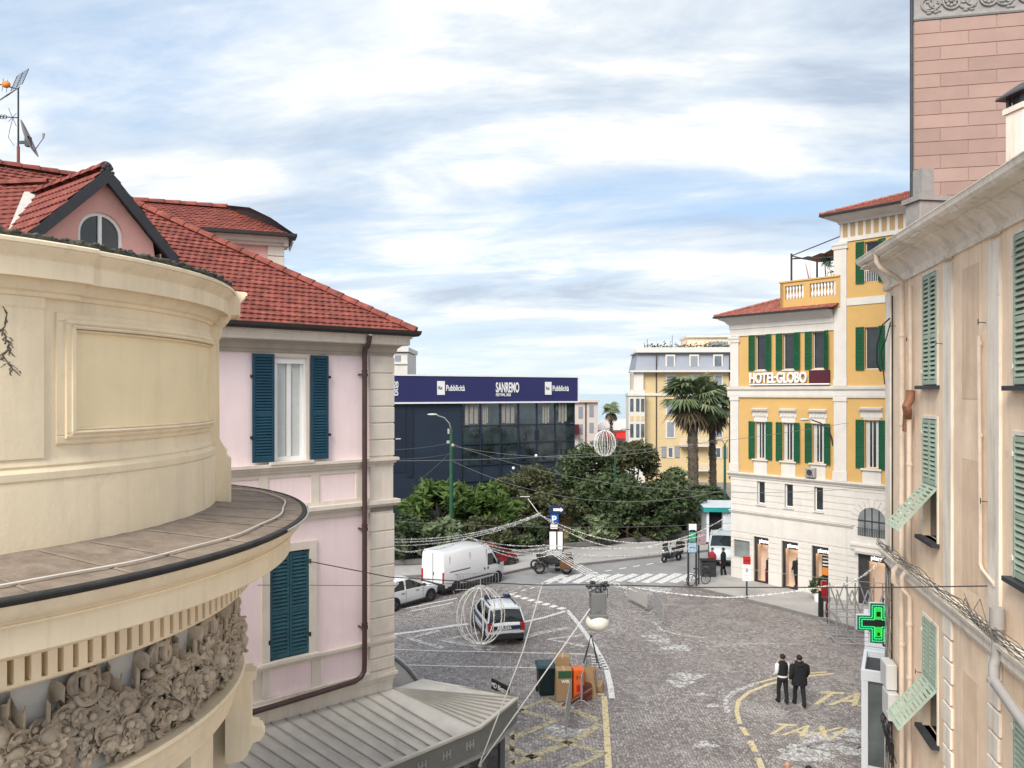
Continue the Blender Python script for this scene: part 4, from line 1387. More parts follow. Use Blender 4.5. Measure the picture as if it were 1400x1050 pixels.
# --- yellow floors: left wing and taller right part
uz, lz = (12.3, 14.3), (7.22, 9.32)
hl = [(s - 0.34, s + 0.34, *z) for s in low for z in (uz, lz)]
w_ = MB()
wall(w_, 0.0, 6.66, 6.3, 14.4, hl, 0.0, 0.24)
w_.poly([(0, 0, 6.3), (0, 0, 14.4), (0, 9, 14.4), (0, 9, 6.3)])
w_.build('left_wing_wall', M['ochre'], ho)
tz = [(16.67, 18.75), (12.2, 14.36), (7.15, 9.58)]
ht = [(8.27 - 0.36, 8.27 + 0.36, *z) for z in tz]
w_ = MB()
wall(w_, 6.66, 13.0, 6.3, 20.0, ht, -0.02, 0.24)
w_.poly([(6.66, 0, 14.0), (6.66, 9, 14.0), (6.66, 9, 20.0), (6.66, -0.02, 20.0)])
w_.build('tower_wall', M['ochre'], ho)
MB().box(0.3, 0.9, 3.0, 13, 0.94, 14.2).box(6.9, 0.9, 14.25, 13, 0.94, 19.5).build('interior_backing', M['dark'], ho)
tr = MB()
for x0, x1, z1 in ((-0.02, 0.52, 14.3), (6.30, 6.98, 18.9)):
    tr.box(x0, -0.09, 6.36, x1, 0.0, z1)
    tr.box(x0 - 0.05, -0.15, 6.36, x1 + 0.05, 0.0, 6.85)
    tr.box(x0 - 0.03, -0.13, 10.55, x1 + 0.03, 0.0, 10.75)
    tr.box(x0 - 0.03, -0.13, 11.36, x1 + 0.03, 0.0, 11.7)
    tr.profx([(0, z1 - 0.34), (-0.13, z1 - 0.34), (-0.14, z1 - 0.2), (-0.18, z1 - 0.12), (-0.18, z1), (0, z1)], x0 - 0.08, x1 + 0.08)
tr.box(-0.05, -0.0, 6.36, 0.0, 8.9, 14.3)
tr.profx([(0, 10.72), (-0.10, 10.74), (-0.12, 10.85), (-0.12, 11.10), (-0.2, 11.2), (-0.22, 11.32), (0, 11.36)], -0.2, 13.0)
tr.box(6.98, -0.06, 15.55, 13.0, -0.02, 15.93)
tr.build('pilaster_and_band', M['hotel_white'], ho)
# left eaves
tr = MB()
pr = [(0, 14.32), (-0.06, 14.32), (-0.06, 14.70), (-0.10, 14.74), (-0.10, 14.98), (-0.18, 15.05), (-0.30, 15.20), (-0.52, 15.30), (-0.60, 15.40), (0, 15.40)]
tr.loft([[(y, -0.0 + 0 * y, z) for y, z in pr]] and [[(y, y, z) for y, z in pr], [(6.28, y, z) for y, z in pr]], True, True)
tr.loft([[(y, 9.0, z) for y, z in pr], [(y, y, z) for y, z in pr]], True, True)
tr.build('eaves_cornice', M['hotel_white'], ho)
MB().box(-0.78, -0.78, 15.40, 6.28, -0.52, 15.50).box(-0.78, -0.52, 15.40, -0.5, 9.0, 15.50).build('gutter', M['gutter'], ho)
rf = MB()
S2 = 0.36
c2, s2 = 1 / math.hypot(1, S2), S2 / math.hypot(1, S2)
tiles(rf, (0, -0.72, 15.50), (1, 0, 0), (0, c2, s2), (0, -s2, c2), 3.7 / c2, lambda t: -0.72 + t * c2, lambda t: 6.6)
tiles(rf, (-0.72, 0, 15.50), (0, -1, 0), (c2, 0, s2), (-s2, 0, c2), 3.7 / c2, lambda t: -9.0, lambda t: 0.72 - t * c2)
ridge(rf, (-0.72, -0.72, 15.54), (2.98, 2.98, 15.54 + 3.7 * S2), 0.1, 0.4)
rf.build('roof', M['tile_old'], ho, 30)
# roof terrace with balustrade
tp = MB()
T0, T1_, ty = 3.22, 6.66, -0.12
zb2, zt2 = 15.52, 17.12
op = [(3.52, 4.62, 16.18, 16.92), (4.98, 6.42, 16.18, 16.92)]
wall(tp, T0, T1_, zb2, zt2, op, ty, 0.22)
wall(tp, T0, T1_, zb2, zt2, [], ty + 0.22, 0)
tp.box(T0, ty, zb2, T0 + 0.20, 3.2, zt2 - 0.005)
tp.box(T0 - 0.06, ty - 0.06, zt2, T1_, ty + 0.28, zt2 + 0.08)
tp.box(T0 - 0.06, ty + 0.28, zt2, T0 + 0.26, 3.2, zt2 + 0.08)
tp.build('terrace_parapet', M['ochre'], ho)
bl = MB()
for a, b, c, d in op:
    n_ = int((b - a) / 0.17)
    for i in range(n_):
        x = a + (i + 0.5) * (b - a) / n_
        bl.lathe([(0.03, c), (0.065, c + 0.04), (0.06, c + 0.10), (0.075, c + 0.20), (0.035, c + 0.38), (0.035, c + 0.44), (0.07, c + 0.6), (0.06, d - 0.05), (0.07, d)], 0, 2 * PI, 8, (x, ty + 0.11))
bl.parts('baluster', M['white'], ho, 50)
MB().ext([(T0 - 0.1, -0.25, 15.53), (5.0, -0.25, 15.53), (5.0, -0.02, 15.75), (T0 - 0.1, -0.02, 15.75)], (0, 0.02, 0.02)).build('lead_apron', M['slate'], ho)
pg = thing('terrace_awning', 'brown fabric awning on a thin dark frame above the balustraded hotel terrace', 'awning', ho.location, ho.rotation_euler.z)
f_ = MB()
f_.beam((3.75, 0.15, 17.2), (3.75, 0.15, 18.75), 0.08, 0.08)
f_.beam((3.75, 0.15, 18.45), (6.62, 0.15, 18.20), 0.05, 0.06)
f_.beam((3.75, 0.15, 18.62), (6.62, 0.15, 19.3), 0.04, 0.05)
f_.beam((3.75, 3.0, 17.2), (3.75, 3.0, 18.75), 0.08, 0.08)
f_.beam((3.75, 0.15, 18.62), (3.75, 3.0, 18.62), 0.04, 0.05)
f_.build('frame', M['darkmetal'], pg)
f_ = MB()
rows = []
for i in range(13):
    t = i / 12
    x = 3.8 + 2.82 * t
    z = 18.52 + 0.30 * t ** 1.6 - 0.10 * math.sin(PI * t)
    rows.append([(x, 0.1, z - 0.05 + 0.04 * math.sin(i * 2.1)), (x, 0.9, z + 0.02 - 0.1 * math.sin(PI * t)), (x, 2.0, z + 0.05), (x, 3.0, z + 0.05)])
f_.loft(rows, False, False)
f_.build('fabric', M['awning'], pg, True)
for k, (sx_, h_) in enumerate(((4.55, 0.95), (5.45, 1.05), (5.9, 0.75), (6.3, 0.45))):
    pl = thing('terrace_plant', ('bare forked twig plant standing behind the left terrace balusters', 'tall wispy plant behind the hotel terrace parapet', 'shorter wispy plant behind the hotel terrace parapet, further right', 'low potted plant beside the hotel tower pilaster')[k],
               'plant', ho.matrix_basis @ Vector((sx_, 0.6, 16.7)), 0)
    pl['category'] = 'plant'
    g = random.Random(40 + k)
    m_ = MB()
    tips = []
    for q in range(4):
        e = Vector((g.uniform(-0.3, 0.3), g.uniform(-0.2, 0.2), h_ * g.uniform(0.8, 1.25) + 0.4))
        m_.tube([(0, 0, 0), e * 0.5 + Vector((0.04, 0, 0)), e], [0.025, 0.015, 0.008], 5)
        tips.append(e)
    m_.build('stem', M['terracotta'], pl)
    if k != 0:
        lf = MB()
        for e in tips:
            for q in range(26):
                p = e + Vector((g.gauss(0, 0.09), g.gauss(0, 0.07), g.gauss(0, 0.07)))
                a = g.uniform(0, 2 * PI)
                d1 = Vector((math.cos(a), 0.4, math.sin(a))) * 0.07
                d2 = Vector((-math.sin(a), 0.2, math.cos(a))) * 0.025
                lf.poly([p - d1, p - d2, p + d1, p + d2])
        lf.build('leaves', M['darkgreen'], pl)
# tower entablature, eaves and roof
tr = MB()
tr.box(6.60, -0.08, 18.9, 13.0, -0.02, 19.12)
pr = [(-0.02, 19.86), (-0.12, 19.86), (-0.14, 19.94), (-0.22, 20.0), (-0.42, 20.08), (-0.62, 20.18), (-0.66, 20.26), (-0.02, 20.26)]
tr.loft([[(6.66 + y, y, z) for y, z in pr], [(13.0, y, z) for y, z in pr]], True, True)
tr.loft([[(6.66 + y, 9.0, z) for y, z in pr], [(6.66 + y, y, z) for y, z in pr]], True, True)
for i in range(16):
    tr.box(6.64 + 0.40 * i, -0.06, 19.12, 6.64 + 0.40 * i + 0.14, -0.02, 19.86)
tr.build('tower_cornice', M['hotel_white'], ho)
fz = MB().box(6.60, -0.045, 19.12, 13.0, -0.021, 19.86)
fz.build('tower_frieze', mat('ochre brown panels', (0.42, 0.30, 0.16), 0.85, 0.1, 2, 0.1), ho)
MB().box(5.86, -0.84, 20.26, 13.0, -0.6, 20.36).box(5.86, -0.6, 20.26, 6.1, 9, 20.36).build('tower_gutter', M['gutter'], ho)
rf = MB()
S3 = 0.34
c2, s2 = 1 / math.hypot(1, S3), S3 / math.hypot(1, S3)
tiles(rf, (5.9, -0.8, 20.36), (1, 0, 0), (0, c2, s2), (0, -s2, c2), 5 / c2, lambda t: t * c2, lambda t: 7.2)
tiles(rf, (5.9, -0.8, 20.36), (0, -1, 0), (c2, 0, s2), (-s2, 0, c2), 5 / c2, lambda t: -9.8, lambda t: -t * c2)
ridge(rf, (5.9, -0.8, 20.4), (10.9, 4.2, 20.4 + 5 * S3), 0.1, 0.4)
rf.build('tower_roof', M['tile_old'], ho, 30)
# windows, shutters, heads, sills
sh_h = MB(); sill = MB(); pan = MB(); head = MB()
def hotel_window(s, z0, z1, y=0.0, hw=0.34, sw=0.40, skew=0.0, cur=True):
    casement(ho, s - hw + 0.02, s + hw - 0.02, z0, z1, y + 0.12, M['hotel_white'], M['glass'], 1 if z0 < 10 else 0, None, 0.035, M['curtain'] if z0 < 10 else None, 0.22)
    a1_ = R(12)
    louvre('shutter', sw, z1 - z0 + 0.06, M['green'], ho, (s - hw - sw - 0.01, y - 0.03, z0 - 0.03), R(-2), pitch=0.07)
    louvre('shutter', sw, z1 - z0 + 0.06, M['green'], ho, (s + hw + 0.01, y - 0.03, z0 - 0.03), R(-8 - skew - 9 * math.sin(s * 5 + z0)), pitch=0.07)
for s in low:
    hotel_window(s, *uz, skew=s * 3)
    hotel_window(s, *lz, skew=s)
    sill.box(s - 0.5, -0.14, lz[0] - 0.1, s + 0.5, 0.1, lz[0] - 0.02)
    sill.box(s - 0.42, -0.06, uz[0] - 0.08, s + 0.42, 0.1, uz[0] - 0.02)
    pan.box(s - 0.42, -0.04, 6.36, s + 0.42, 0.0, lz[0] - 0.10)
    pan.box(s - 0.42, -0.03, lz[1] + 0.02, s + 0.42, 0.0, 9.62)
    head.profx([(0, 9.60), (-0.05, 9.62), (-0.06, 9.86), (-0.10, 9.92), (-0.20, 9.98), (-0.24, 10.08), (0, 10.12)], s - 0.50, s + 0.50)
    for k in range(5):
        head.box(s - 0.38 + 0.165 * k, -0.10, 9.68, s - 0.30 + 0.165 * k, -0.05, 9.84)
for i, z in enumerate(tz):
    hotel_window(8.27, z[0], z[1], -0.02, 0.36, 0.44, 6)
sill.box(7.75, -0.16, 7.03, 8.8, 0.1, 7.13)
pan.box(7.8, -0.06, 6.36, 8.75, -0.02, 7.03)
pan.box(7.85, -0.05, 9.62, 8.7, -0.02, 9.72)
head.profx([(-0.02, 9.72), (-0.07, 9.72), (-0.08, 9.98), (-0.12, 10.04), (-0.24, 10.12), (-0.28, 10.22), (-0.02, 10.26)], 7.7, 8.84)
sill.parts('window_sill', M['hotel_white'], ho)
pan.parts('window_panel', M['hotel_white'], ho)
head.parts('window_head', M['hotel_white'], ho)
gr = MB()
for k in range(8):
    gr.cyl((7.95 + 0.09 * k, -0.10, 16.7), (7.95 + 0.09 * k, -0.10, 17.25), 0.012, None, 5)
gr.cyl((7.92, -0.10, 17.25), (8.62, -0.10, 17.25), 0.016, None, 5)
gr.build('window_guard', M['white'], ho)
for (a, b, c, d) in mezz:
    casement(ho, a + 0.02, b - 0.02, c, d, 0.14, M['white'], M['glass'], 0, None, 0.05)
ms_ = MB()
for (a, b, c, d) in mezz:
    ms_.box(a - 0.05, -0.06, c - 0.08, b + 0.05, 0.1, c)
ms_.parts('mezzanine_sill', M['hotel_white'], ho)
# shop doorways: lit interior, dark transom with white lettering
for i, (a, b, c, d) in enumerate(doors):
    fr_ = MB()
    fr_.box(a, 0.10, c, a + 0.08, 0.30, d)
    fr_.box(b - 0.05, 0.12, c, b, 0.30, d)
    fr_.box(a + 0.08, 0.11, d - 0.42, b - 0.05, 0.30, d)
    fr_.box(a + 0.08, 0.13, c, b - 0.05, 0.28, c + 0.05)
    if i == 3:
        fr_.box(a + 0.08, 0.09, c, a + 0.45, 0.30, d - 0.42)
    dr = fr_.build('shop_doorway', M['darkmetal'], ho)
    rm_ = MB()
    rm_.box(a, 0.80, c, b, 0.82, d)
    rm_.box(a - 0.02, 0.34, c, a, 0.8, d)
    rm_.box(b, 0.34, c, b + 0.02, 0.8, d)
    rm_.box(a, 0.3, c - 0.02, b, 0.8, c)
    rm_.build('shop_interior', M['shopglow'], dr)
    MB().box(a + 0.1, 0.36, d - 0.47, b - 0.1, 0.7, d - 0.45).build('ceiling_lamp', M['warmlamp'], dr)
    text_on('lettering', 'pierre', 0.29, M['signlight'], dr, (a + 0.30 if i < 3 else a + 0.62, 0.095, d - 0.32), depth=0.01, bold=0.006, sx=0.9 if i < 3 else 1.0)
dw = MB().box(show[0] + 0.02, 0.10, show[2], show[1] - 0.02, 0.12, show[3])
dw = dw.build('display_window', M['glass_lt'], ho)
bk = MB()
for k in range(3):
    bk.box(show[0] + 0.1 + k * 0.3, 0.13, show[2] + 0.2, show[0] + 0.34 + k * 0.3, 0.2, show[3] - 0.15)
bk.parts('display_stand', M['teal_old'], dw)
ac_ = MB()
ac_.bbox(4.78, -0.30, 6.42, 5.32, 0.0, 6.95, 0.03)
ac_.torus((5.05, -0.31, 6.68), 0.19, 0.02, Matrix.Rotation(PI / 2, 3, 'X'), 16, 5)
acn = thing('air_conditioner', 'small grey condenser unit standing on the hotel cornice between two windows', 'air conditioner', ho.location, ho.rotation_euler.z)
ac_.build('casing', M['pvc'], acn)
MB().box(4.86, -0.312, 6.5, 5.24, -0.302, 6.86).build('fan_grille', M['darkmetal'], acn)
# hotel sign
hs = thing('hotel_sign', 'white HOTEL GLOBO letter sign with a maroon end panel on the yellow hotel', 'sign', ho.matrix_basis @ Vector((1.30, -0.10, 11.46)), ho.rotation_euler.z)
text_on('lettering', 'HOTEL', 0.80, M['white'], hs, (0, -0.05, 0.12), depth=0.10, bold=0.022, sx=0.655)
text_on('lettering', 'GLOBO', 0.80, M['white'], hs, (1.72, -0.05, 0.12), depth=0.10, bold=0.022, sx=0.655)
MB().box(1.55, -0.06, 0.38, 1.69, 0.0, 0.47).build('hyphen', M['white'], hs)
MB().bbox(3.66, -0.10, 0.06, 4.80, 0.05, 0.76, 0.02).build('end_panel', M['maroon'], hs)
MB().box(0.0, -0.08, -0.02, 4.80, 0.02, 0.05).build('rail', M['white'], hs)
# street lamp arm fixed to the hotel wall
wa = thing('wall_lamp', 'curved bracket street lamp reaching out from the hotel pilaster', 'street lamp', ho.matrix_basis @ Vector((6.2, 0, 8.2)), ho.rotation_euler.z)
MB().tube([(0, 0, 0), (0, -0.1, 0.4), (-0.06, -0.35, 0.85), (-0.25, -0.8, 1.2), (-0.5, -1.3, 1.38)], 0.035, 6).build('arm', M['darkmetal'], wa, True)
MB().sphere((-0.68, -1.65, 1.40), (0.22, 0.42, 0.08), 10, 6).build('lamp_head', M['greybox'], wa, True)

# ================================================================ PEACH BUILDING, right foreground
GE = Vector((-0.2228, -0.9749, 0)).normalized()
pb = thing('peach_building', 'peeling peach stucco house with sage green louvred shutters, white strips and a deep eave', 'building', (8.795, 18.0, 0), math.atan2(GE.y, GE.x))
wins = [(2.86, 3.72, z0, z1) for z0, z1 in ((11.14, 13.30), (8.18, 10.5), (4.42, 6.59))]
wins += [(7.22, 8.08, z0, z1) for z0, z1 in ((11.1, 13.25), (8.36, 10.4), (4.42, 6.5))]
w_ = MB()
wall(w_, 0.0, 11.0, 0.0, 13.5, wins, 0.0, 0.22)
w_.poly([(0, 0, 0), (0, 0, 14.1), (0, 8, 14.1), (0, 8, 0)])
w_.poly([(11, 8, 0), (11, 8, 14.1), (11, 0, 14.1), (11, 0, 0)])
w_.poly([(0, 8, 0), (0, 8, 14.1), (11, 8, 14.1), (11, 8, 0)])
w_.build('wall', M['peach'], pb)
MB().box(2.5, 0.5, 4, 9, 0.52, 13.4).build('interior_backing', M['dark'], pb)
MB().box(5.05, -0.006, 10.9, 5.80, -0.002, 13.1).box(5.05, -0.006, 7.75, 5.80, -0.002, 9.9).box(5.1, -0.006, 4.2, 5.75, -0.002, 6.3).parts('blind_window', M['peach_dark'], pb)
st = MB()
for a, b in ((0.0, 0.46), (4.18, 4.60), (6.31, 6.74), (9.6, 10.0)):
    st.box(a, -0.045, 7.38, b, 0.0, 13.30)
st.parts('pilaster_strip', M['oldwhite'], pb)
st = MB()
for a, b in ((0.0, 0.46), (4.20, 4.58), (6.33, 6.72), (9.6, 10.0)):
    for i in range(17):
        wv = 0.0 if i % 2 else 0.05
        st.bbox(a - wv, -0.05, 0.4 + i * 0.39, b + wv, 0.0, 0.4 + i * 0.39 + 0.355, 0.015)
st.parts('quoin', M['oldwhite'], pb, gap=0.03)
st = MB()
st.profx([(0, 7.0), (-0.08, 7.02), (-0.12, 7.10), (-0.12, 7.22), (-0.18, 7.27), (-0.20, 7.34), (0, 7.40)], -0.05, 11.0)
st.build('string_course', M['oldwhite'], pb)
# cove and eave, with the return at the far end
cv = [(0.0, 13.40), (-0.05, 13.40), (-0.06, 13.47), (-0.02, 13.48), (-0.03, 13.58), (-0.10, 13.72), (-0.20, 13.82), (-0.32, 13.88), (-0.34, 13.88), (-0.34, 13.93), (-0.52, 13.95), (-0.52, 13.985), (0.0, 14.0)]
e_ = MB()
e_.loft([[(y * 0.6, y, z) for y, z in cv], [(11.0, y, 13.4 + (z - 13.4) * 0.56) for y, z in cv]], True, True)
e_.loft([[(y * 0.6, 8.0, z) for y, z in cv], [(y * 0.6, y, z) for y, z in cv]], True, True)
e_.build('cove_cornice', M['oldwhite'], pb, 25)
rib = MB()
for a, b in ((0.0, 0.46), (4.18, 4.60), (6.31, 6.74)):
    q = [(y - 0.05, z - 0.015) for y, z in cv[1:-1]] + [(-0.02, 13.9), (-0.02, 13.36)]
    rib.loft([[(x, y, 13.4 + (z - 13.4) * (1 - 0.04 * x)) for y, z in q] for x in (a, b)], True, True)
rib.parts('cornice_rib', M['oldwhite'], pb)
gu = MB()
gp = [(-0.50, 14.0), (-0.52, 14.0), (-0.58, 14.02), (-0.63, 14.07), (-0.645, 14.14), (-0.66, 14.15), (-0.66, 14.165), (-0.63, 14.165), (-0.61, 14.09), (-0.52, 14.03)]
gu.loft([[(-0.22, y, z) for y, z in gp], [(11.0, y, z - 0.33) for y, z in gp]], True, True)
gu.build('gutter', M['oldwhite'], pb, 25)
rf = MB()
tiles(rf, (0, -0.56, 14.13), (1, 0, -0.03), (0, 0.94, 0.342), (0, -0.342, 0.94), 4.6, lambda t: -0.3, lambda t: 11.0)
rf.build('roof', M['tile_old'], pb, 30)
# shutters
def pshut(s0, z0, z1, y=-0.0, flap=None):
    h = z1 - z0
    w = 0.425
    for k in range(2):
        x = s0 + 0.005 + k * 0.428
        if flap is None:
            louvre('shutter', w, h, M['sage'], pb, (x, y, z0), pitch=0.085)
        else:
            hf = h * flap
            louvre('shutter', w, h - hf, M['sage'], pb, (x, y, z0 + hf), pitch=0.085, mid=False)
            # lower flap hinged at its top and propped outward
            louvre('shutter', w, hf + 0.06, M['sage'], pb, (x, y, z0 + hf) , rot=(R(180 - 40), 0, 0), pitch=0.085, mid=False)
pshut(2.86, 11.16, 13.28)
pshut(2.86, 8.2, 10.48, flap=0.46)
pshut(2.86, 4.44, 6.57, flap=0.48)
pshut(7.22, 11.12, 13.23)
pshut(7.22, 8.38, 10.38)
pshut(7.22, 4.44, 6.48)
sl = MB()
for (a, b, c, d) in wins:
    sl.box(a - 0.12, -0.14, c - 0.07, b + 0.12, 0.1, c)
sl.parts('window_sill', M['slate'], pb)
gl = MB()
for (a, b, c, d) in wins:
    gl.box(a, 0.12, c, b, 0.13, d)
gl.parts('window_glass', M['glass'], pb)
sr = MB()
for (a, b, c, d) in wins:
    sr.box(a - 0.06, -0.02, c, a, 0.0, d + 0.06)
    sr.box(b, -0.02, c, b + 0.06, 0.0, d + 0.06)
    sr.box(a, -0.02, d, b, 0.0, d + 0.06)
    for z in (c + 0.25, d - 0.3):
        sr.box(a - 0.05, -0.05, z, a + 0.02, -0.02, z + 0.06)
sr.parts('window_surround', M['oldwhite'], pb)
# pipes
def pipe(name, pts, r, m, collars=()):
    mb = MB().tube(pts, r, 10)
    for (x, y, z) in collars:
        mb.cyl((x, y, z), (x, y, z + 0.06), r * 1.25, None, 12)
    return mb.build(name, m, pb, 40)
pipe('rainwater_pipe', [(1.55, -0.58, 14.02), (1.55, -0.57, 13.82), (1.56, -0.50, 13.70), (1.62, -0.20, 13.48), (1.66, -0.10, 13.36), (1.66, -0.10, 13.1), (1.66, -0.10, 10), (1.66, -0.10, 7.4), (1.66, -0.26, 7.2), (1.66, -0.26, 6.95), (1.66, -0.12, 6.8), (1.66, -0.10, 4), (1.66, -0.10, 0)], 0.055, M['beigepipe'],
     [(1.66, -0.10, z) for z in (12.2, 10.3, 8.6, 5.6)])
pipe('soil_pipe', [(2.30, -0.10, 13.2), (2.30, -0.10, 11.0)], 0.04, M['beigepipe'])
pipe('vent_elbow', [(2.32, -0.10, 11.05), (2.34, -0.12, 10.85), (2.40, -0.2, 10.72), (2.34, -0.16, 10.6), (2.15, -0.12, 10.5), (2.10, -0.12, 10.2)], 0.085, M['terracotta'])
pipe('soil_pipe', [(2.22, -0.10, 10.45), (2.22, -0.10, 7.4), (2.22, -0.24, 7.2), (2.22, -0.24, 6.95), (2.22, -0.10, 6.8), (2.22, -0.10, 0)], 0.05, M['beigepipe'], [(2.22, -0.1, z) for z in (9.5, 8.4, 6.2, 5.1)])
pipe('conduit', [(6.02, -0.07, 11.9), (6.02, -0.07, 11.6), (6.02, -0.05, 9.0), (6.02, -0.05, 8.3), (6.10, -0.05, 8.22), (6.6, -0.05, 8.1)], 0.03, M['beigepipe'], [(6.02, -0.06, 11.75), (6.02, -0.05, 10.3)])
pipe('grey_drain', [(6.95, -0.14, 7.75), (6.95, -0.14, 7.15), (7.0, -0.2, 7.0), (7.3, -0.3, 6.88), (8.5, -0.32, 6.7), (9.6, -0.32, 6.55)], 0.075, M['pvc'], [(6.95, -0.14, 7.6), (7.3, -0.3, 6.86)])
MB().cyl((6.95, -0.14, 7.55), (6.95, -0.14, 7.85), 0.10, None, 12).build('drain_hopper', M['pvc'], pb, 40)
pipe('thin_conduit', [(0.62, -0.04, 13.2), (0.62, -0.04, 7.4), (0.62, -0.24, 7.2), (0.62, -0.05, 6.9), (0.62, -0.05, 1.0)], 0.016, M['cable'])
hk = MB()
for x, z in ((2.05, 12.1), (4.0, 11.9), (6.1, 12.1), (0.75, 12.5), (2.7, 5.4), (2.75, 9.0), (6.2, 9.3)):
    hk.beam((x, 0, z), (x, -0.11, z + 0.01), 0.012, 0.012).beam((x, -0.11, z - 0.03), (x, -0.11, z + 0.06), 0.012, 0.012)
hk.parts('iron_hook', M['darkmetal'], pb)
# cable bundle along the string course
g = random.Random(9)
cbm = MB()
for k in range(11):
    pts = []
    for i in range(46):
        x = -0.05 + i * 0.22
        pts.append((x, -0.20 - 0.03 * g.random(), 7.42 + 0.014 * k + 0.05 * math.sin(x * (1.3 + 0.17 * k) + k) + 0.02 * g.random()))
    cbm.tube(pts, g.uniform(0.004, 0.009), 5)
for k in range(4):
    x = 6.1 + g.uniform(0, 0.7)
    cbm.tube([(x, -0.2, 7.4), (x + g.uniform(-.2, .2), -0.3, 7.6 + g.uniform(0, 0.3)), (x + g.uniform(-.3, .3), -0.26, 7.9 - g.random() * 0.3), (x + 0.2, -0.2, 7.4)], 0.007, 5)
cbm.build('cable_bundle', M['greycable'], pb)
cb2 = MB()
for k in range(7):
    x = 0.30 + 0.05 * k
    pts = [(x + 0.05 * math.sin(i * 0.8 + k) + 0.1 * math.sin(i * 0.3 + 2 * k), -0.09 - 0.02 * g.random(), 7.5 - i * 0.25) for i in range(27)]
    cb2.tube(pts, 0.009, 5)
cb2.build('corner_cables', M['greycable'], pb)
cb2 = MB()
cb2.tube([(0.55, -0.07, 12.7), (0.5, -0.22, 12.55), (0.35, -0.3, 12.1), (0.12, -0.25, 11.7), (0.05, -0.15, 11.5)], 0.018, 6)
cb2.tube([(0.6, -0.07, 12.6), (0.55, -0.16, 12.2), (0.3, -0.2, 11.95), (0.2, -0.1, 11.2)], 0.014, 6)
cb2.build('loose_cable', M['cable'], pb)
# electric cabinets at the far corner
for k, (x, z0, z1, lab) in enumerate(((0.55, 4.42, 4.98, 'upper of two grey electric cabinets on the corner of the peach building'), (0.72, 3.80, 4.40, 'lower of two grey electric cabinets on the corner of the peach building'))):
    eb = thing('electric_cabinet', lab, 'cabinet', pb.matrix_basis @ Vector((x, -0.05, z0)), pb.rotation_euler.z)
    MB().bbox(0, -0.22, 0, 0.55, 0.0, z1 - z0, 0.015).build('casing', M['greybox'], eb)
    MB().box(0.02, -0.228, 0.03, 0.53, -0.2205, z1 - z0 - 0.03).build('door', M['greybox'], eb)
wr = MB()
for k in range(16):
    x = 0.6 + g.uniform(0, 0.6)
    wr.tube([(x, -0.18, 3.82), (x + g.uniform(-.2, .2), -0.22 - g.random() * 0.1, 3.6), (x + g.uniform(-.3, .3), -0.2, 3.35), (x + g.uniform(-.2, .2), -0.12, 3.0 - g.random() * 0.4)], 0.012, 5)
wr.build('loose_wiring', M['cable'], pb)
# chimneys on its roof
ch = thing('chimney', 'white stained chimney with a dark metal cowl at the top right', 'chimney', tuple(P(1399, 230, 13.9).xy) + (14.3,), R(10))
ch.scale = (0.78, 0.78, 1.0)
MB().bbox(-0.25, -0.25, 0.0, 0.25, 0.25, 1.78, 0.02).box(-0.29, -0.29, 1.78, 0.29, 0.29, 1.88).build('stack', M['oldwhite'], ch)
ck_ = MB()
for x, y in ((-0.2, -0.2), (0.2, -0.2), (0.2, 0.2), (-0.2, 0.2)):
    ck_.box(x - 0.04, y - 0.04, 1.88, x + 0.04, y + 0.04, 2.1)
ck_.box(-0.15, -0.15, 1.88, 0.15, 0.15, 2.06)
for s_ in (0,):
    ck_.loft([[(-0.40, -0.40, 2.06), (0.40, -0.40, 2.06), (0.40, 0.40, 2.06), (-0.40, 0.40, 2.06)], [(-0.38, -0.38, 2.10), (0.38, -0.38, 2.10), (0.38, 0.38, 2.10), (-0.38, 0.38, 2.10)], [(-0.06, -0.06, 2.30), (0.06, -0.06, 2.30), (0.06, 0.06, 2.30), (-0.06, 0.06, 2.30)]])
ck_.build('cowl', M['darkmetal'], ch)
c2_ = P(1263, 265, 18.6)
ch = thing('chimney', 'low grey capped chimney block where the peach eave meets the pink tower', 'chimney', (c2_.x, c2_.y, 14.1), R(8))
MB().bbox(-0.28, -0.25, 0.0, 0.35, 0.3, 1.5, 0.02).box(-0.16, -0.15, 1.62, 0.16, 0.18, 2.3).build('stack', M['relief_grey'], ch)
MB().box(-0.34, -0.3, 1.5, 0.45, 0.36, 1.62).build('capping', M['relief_grey'], ch)

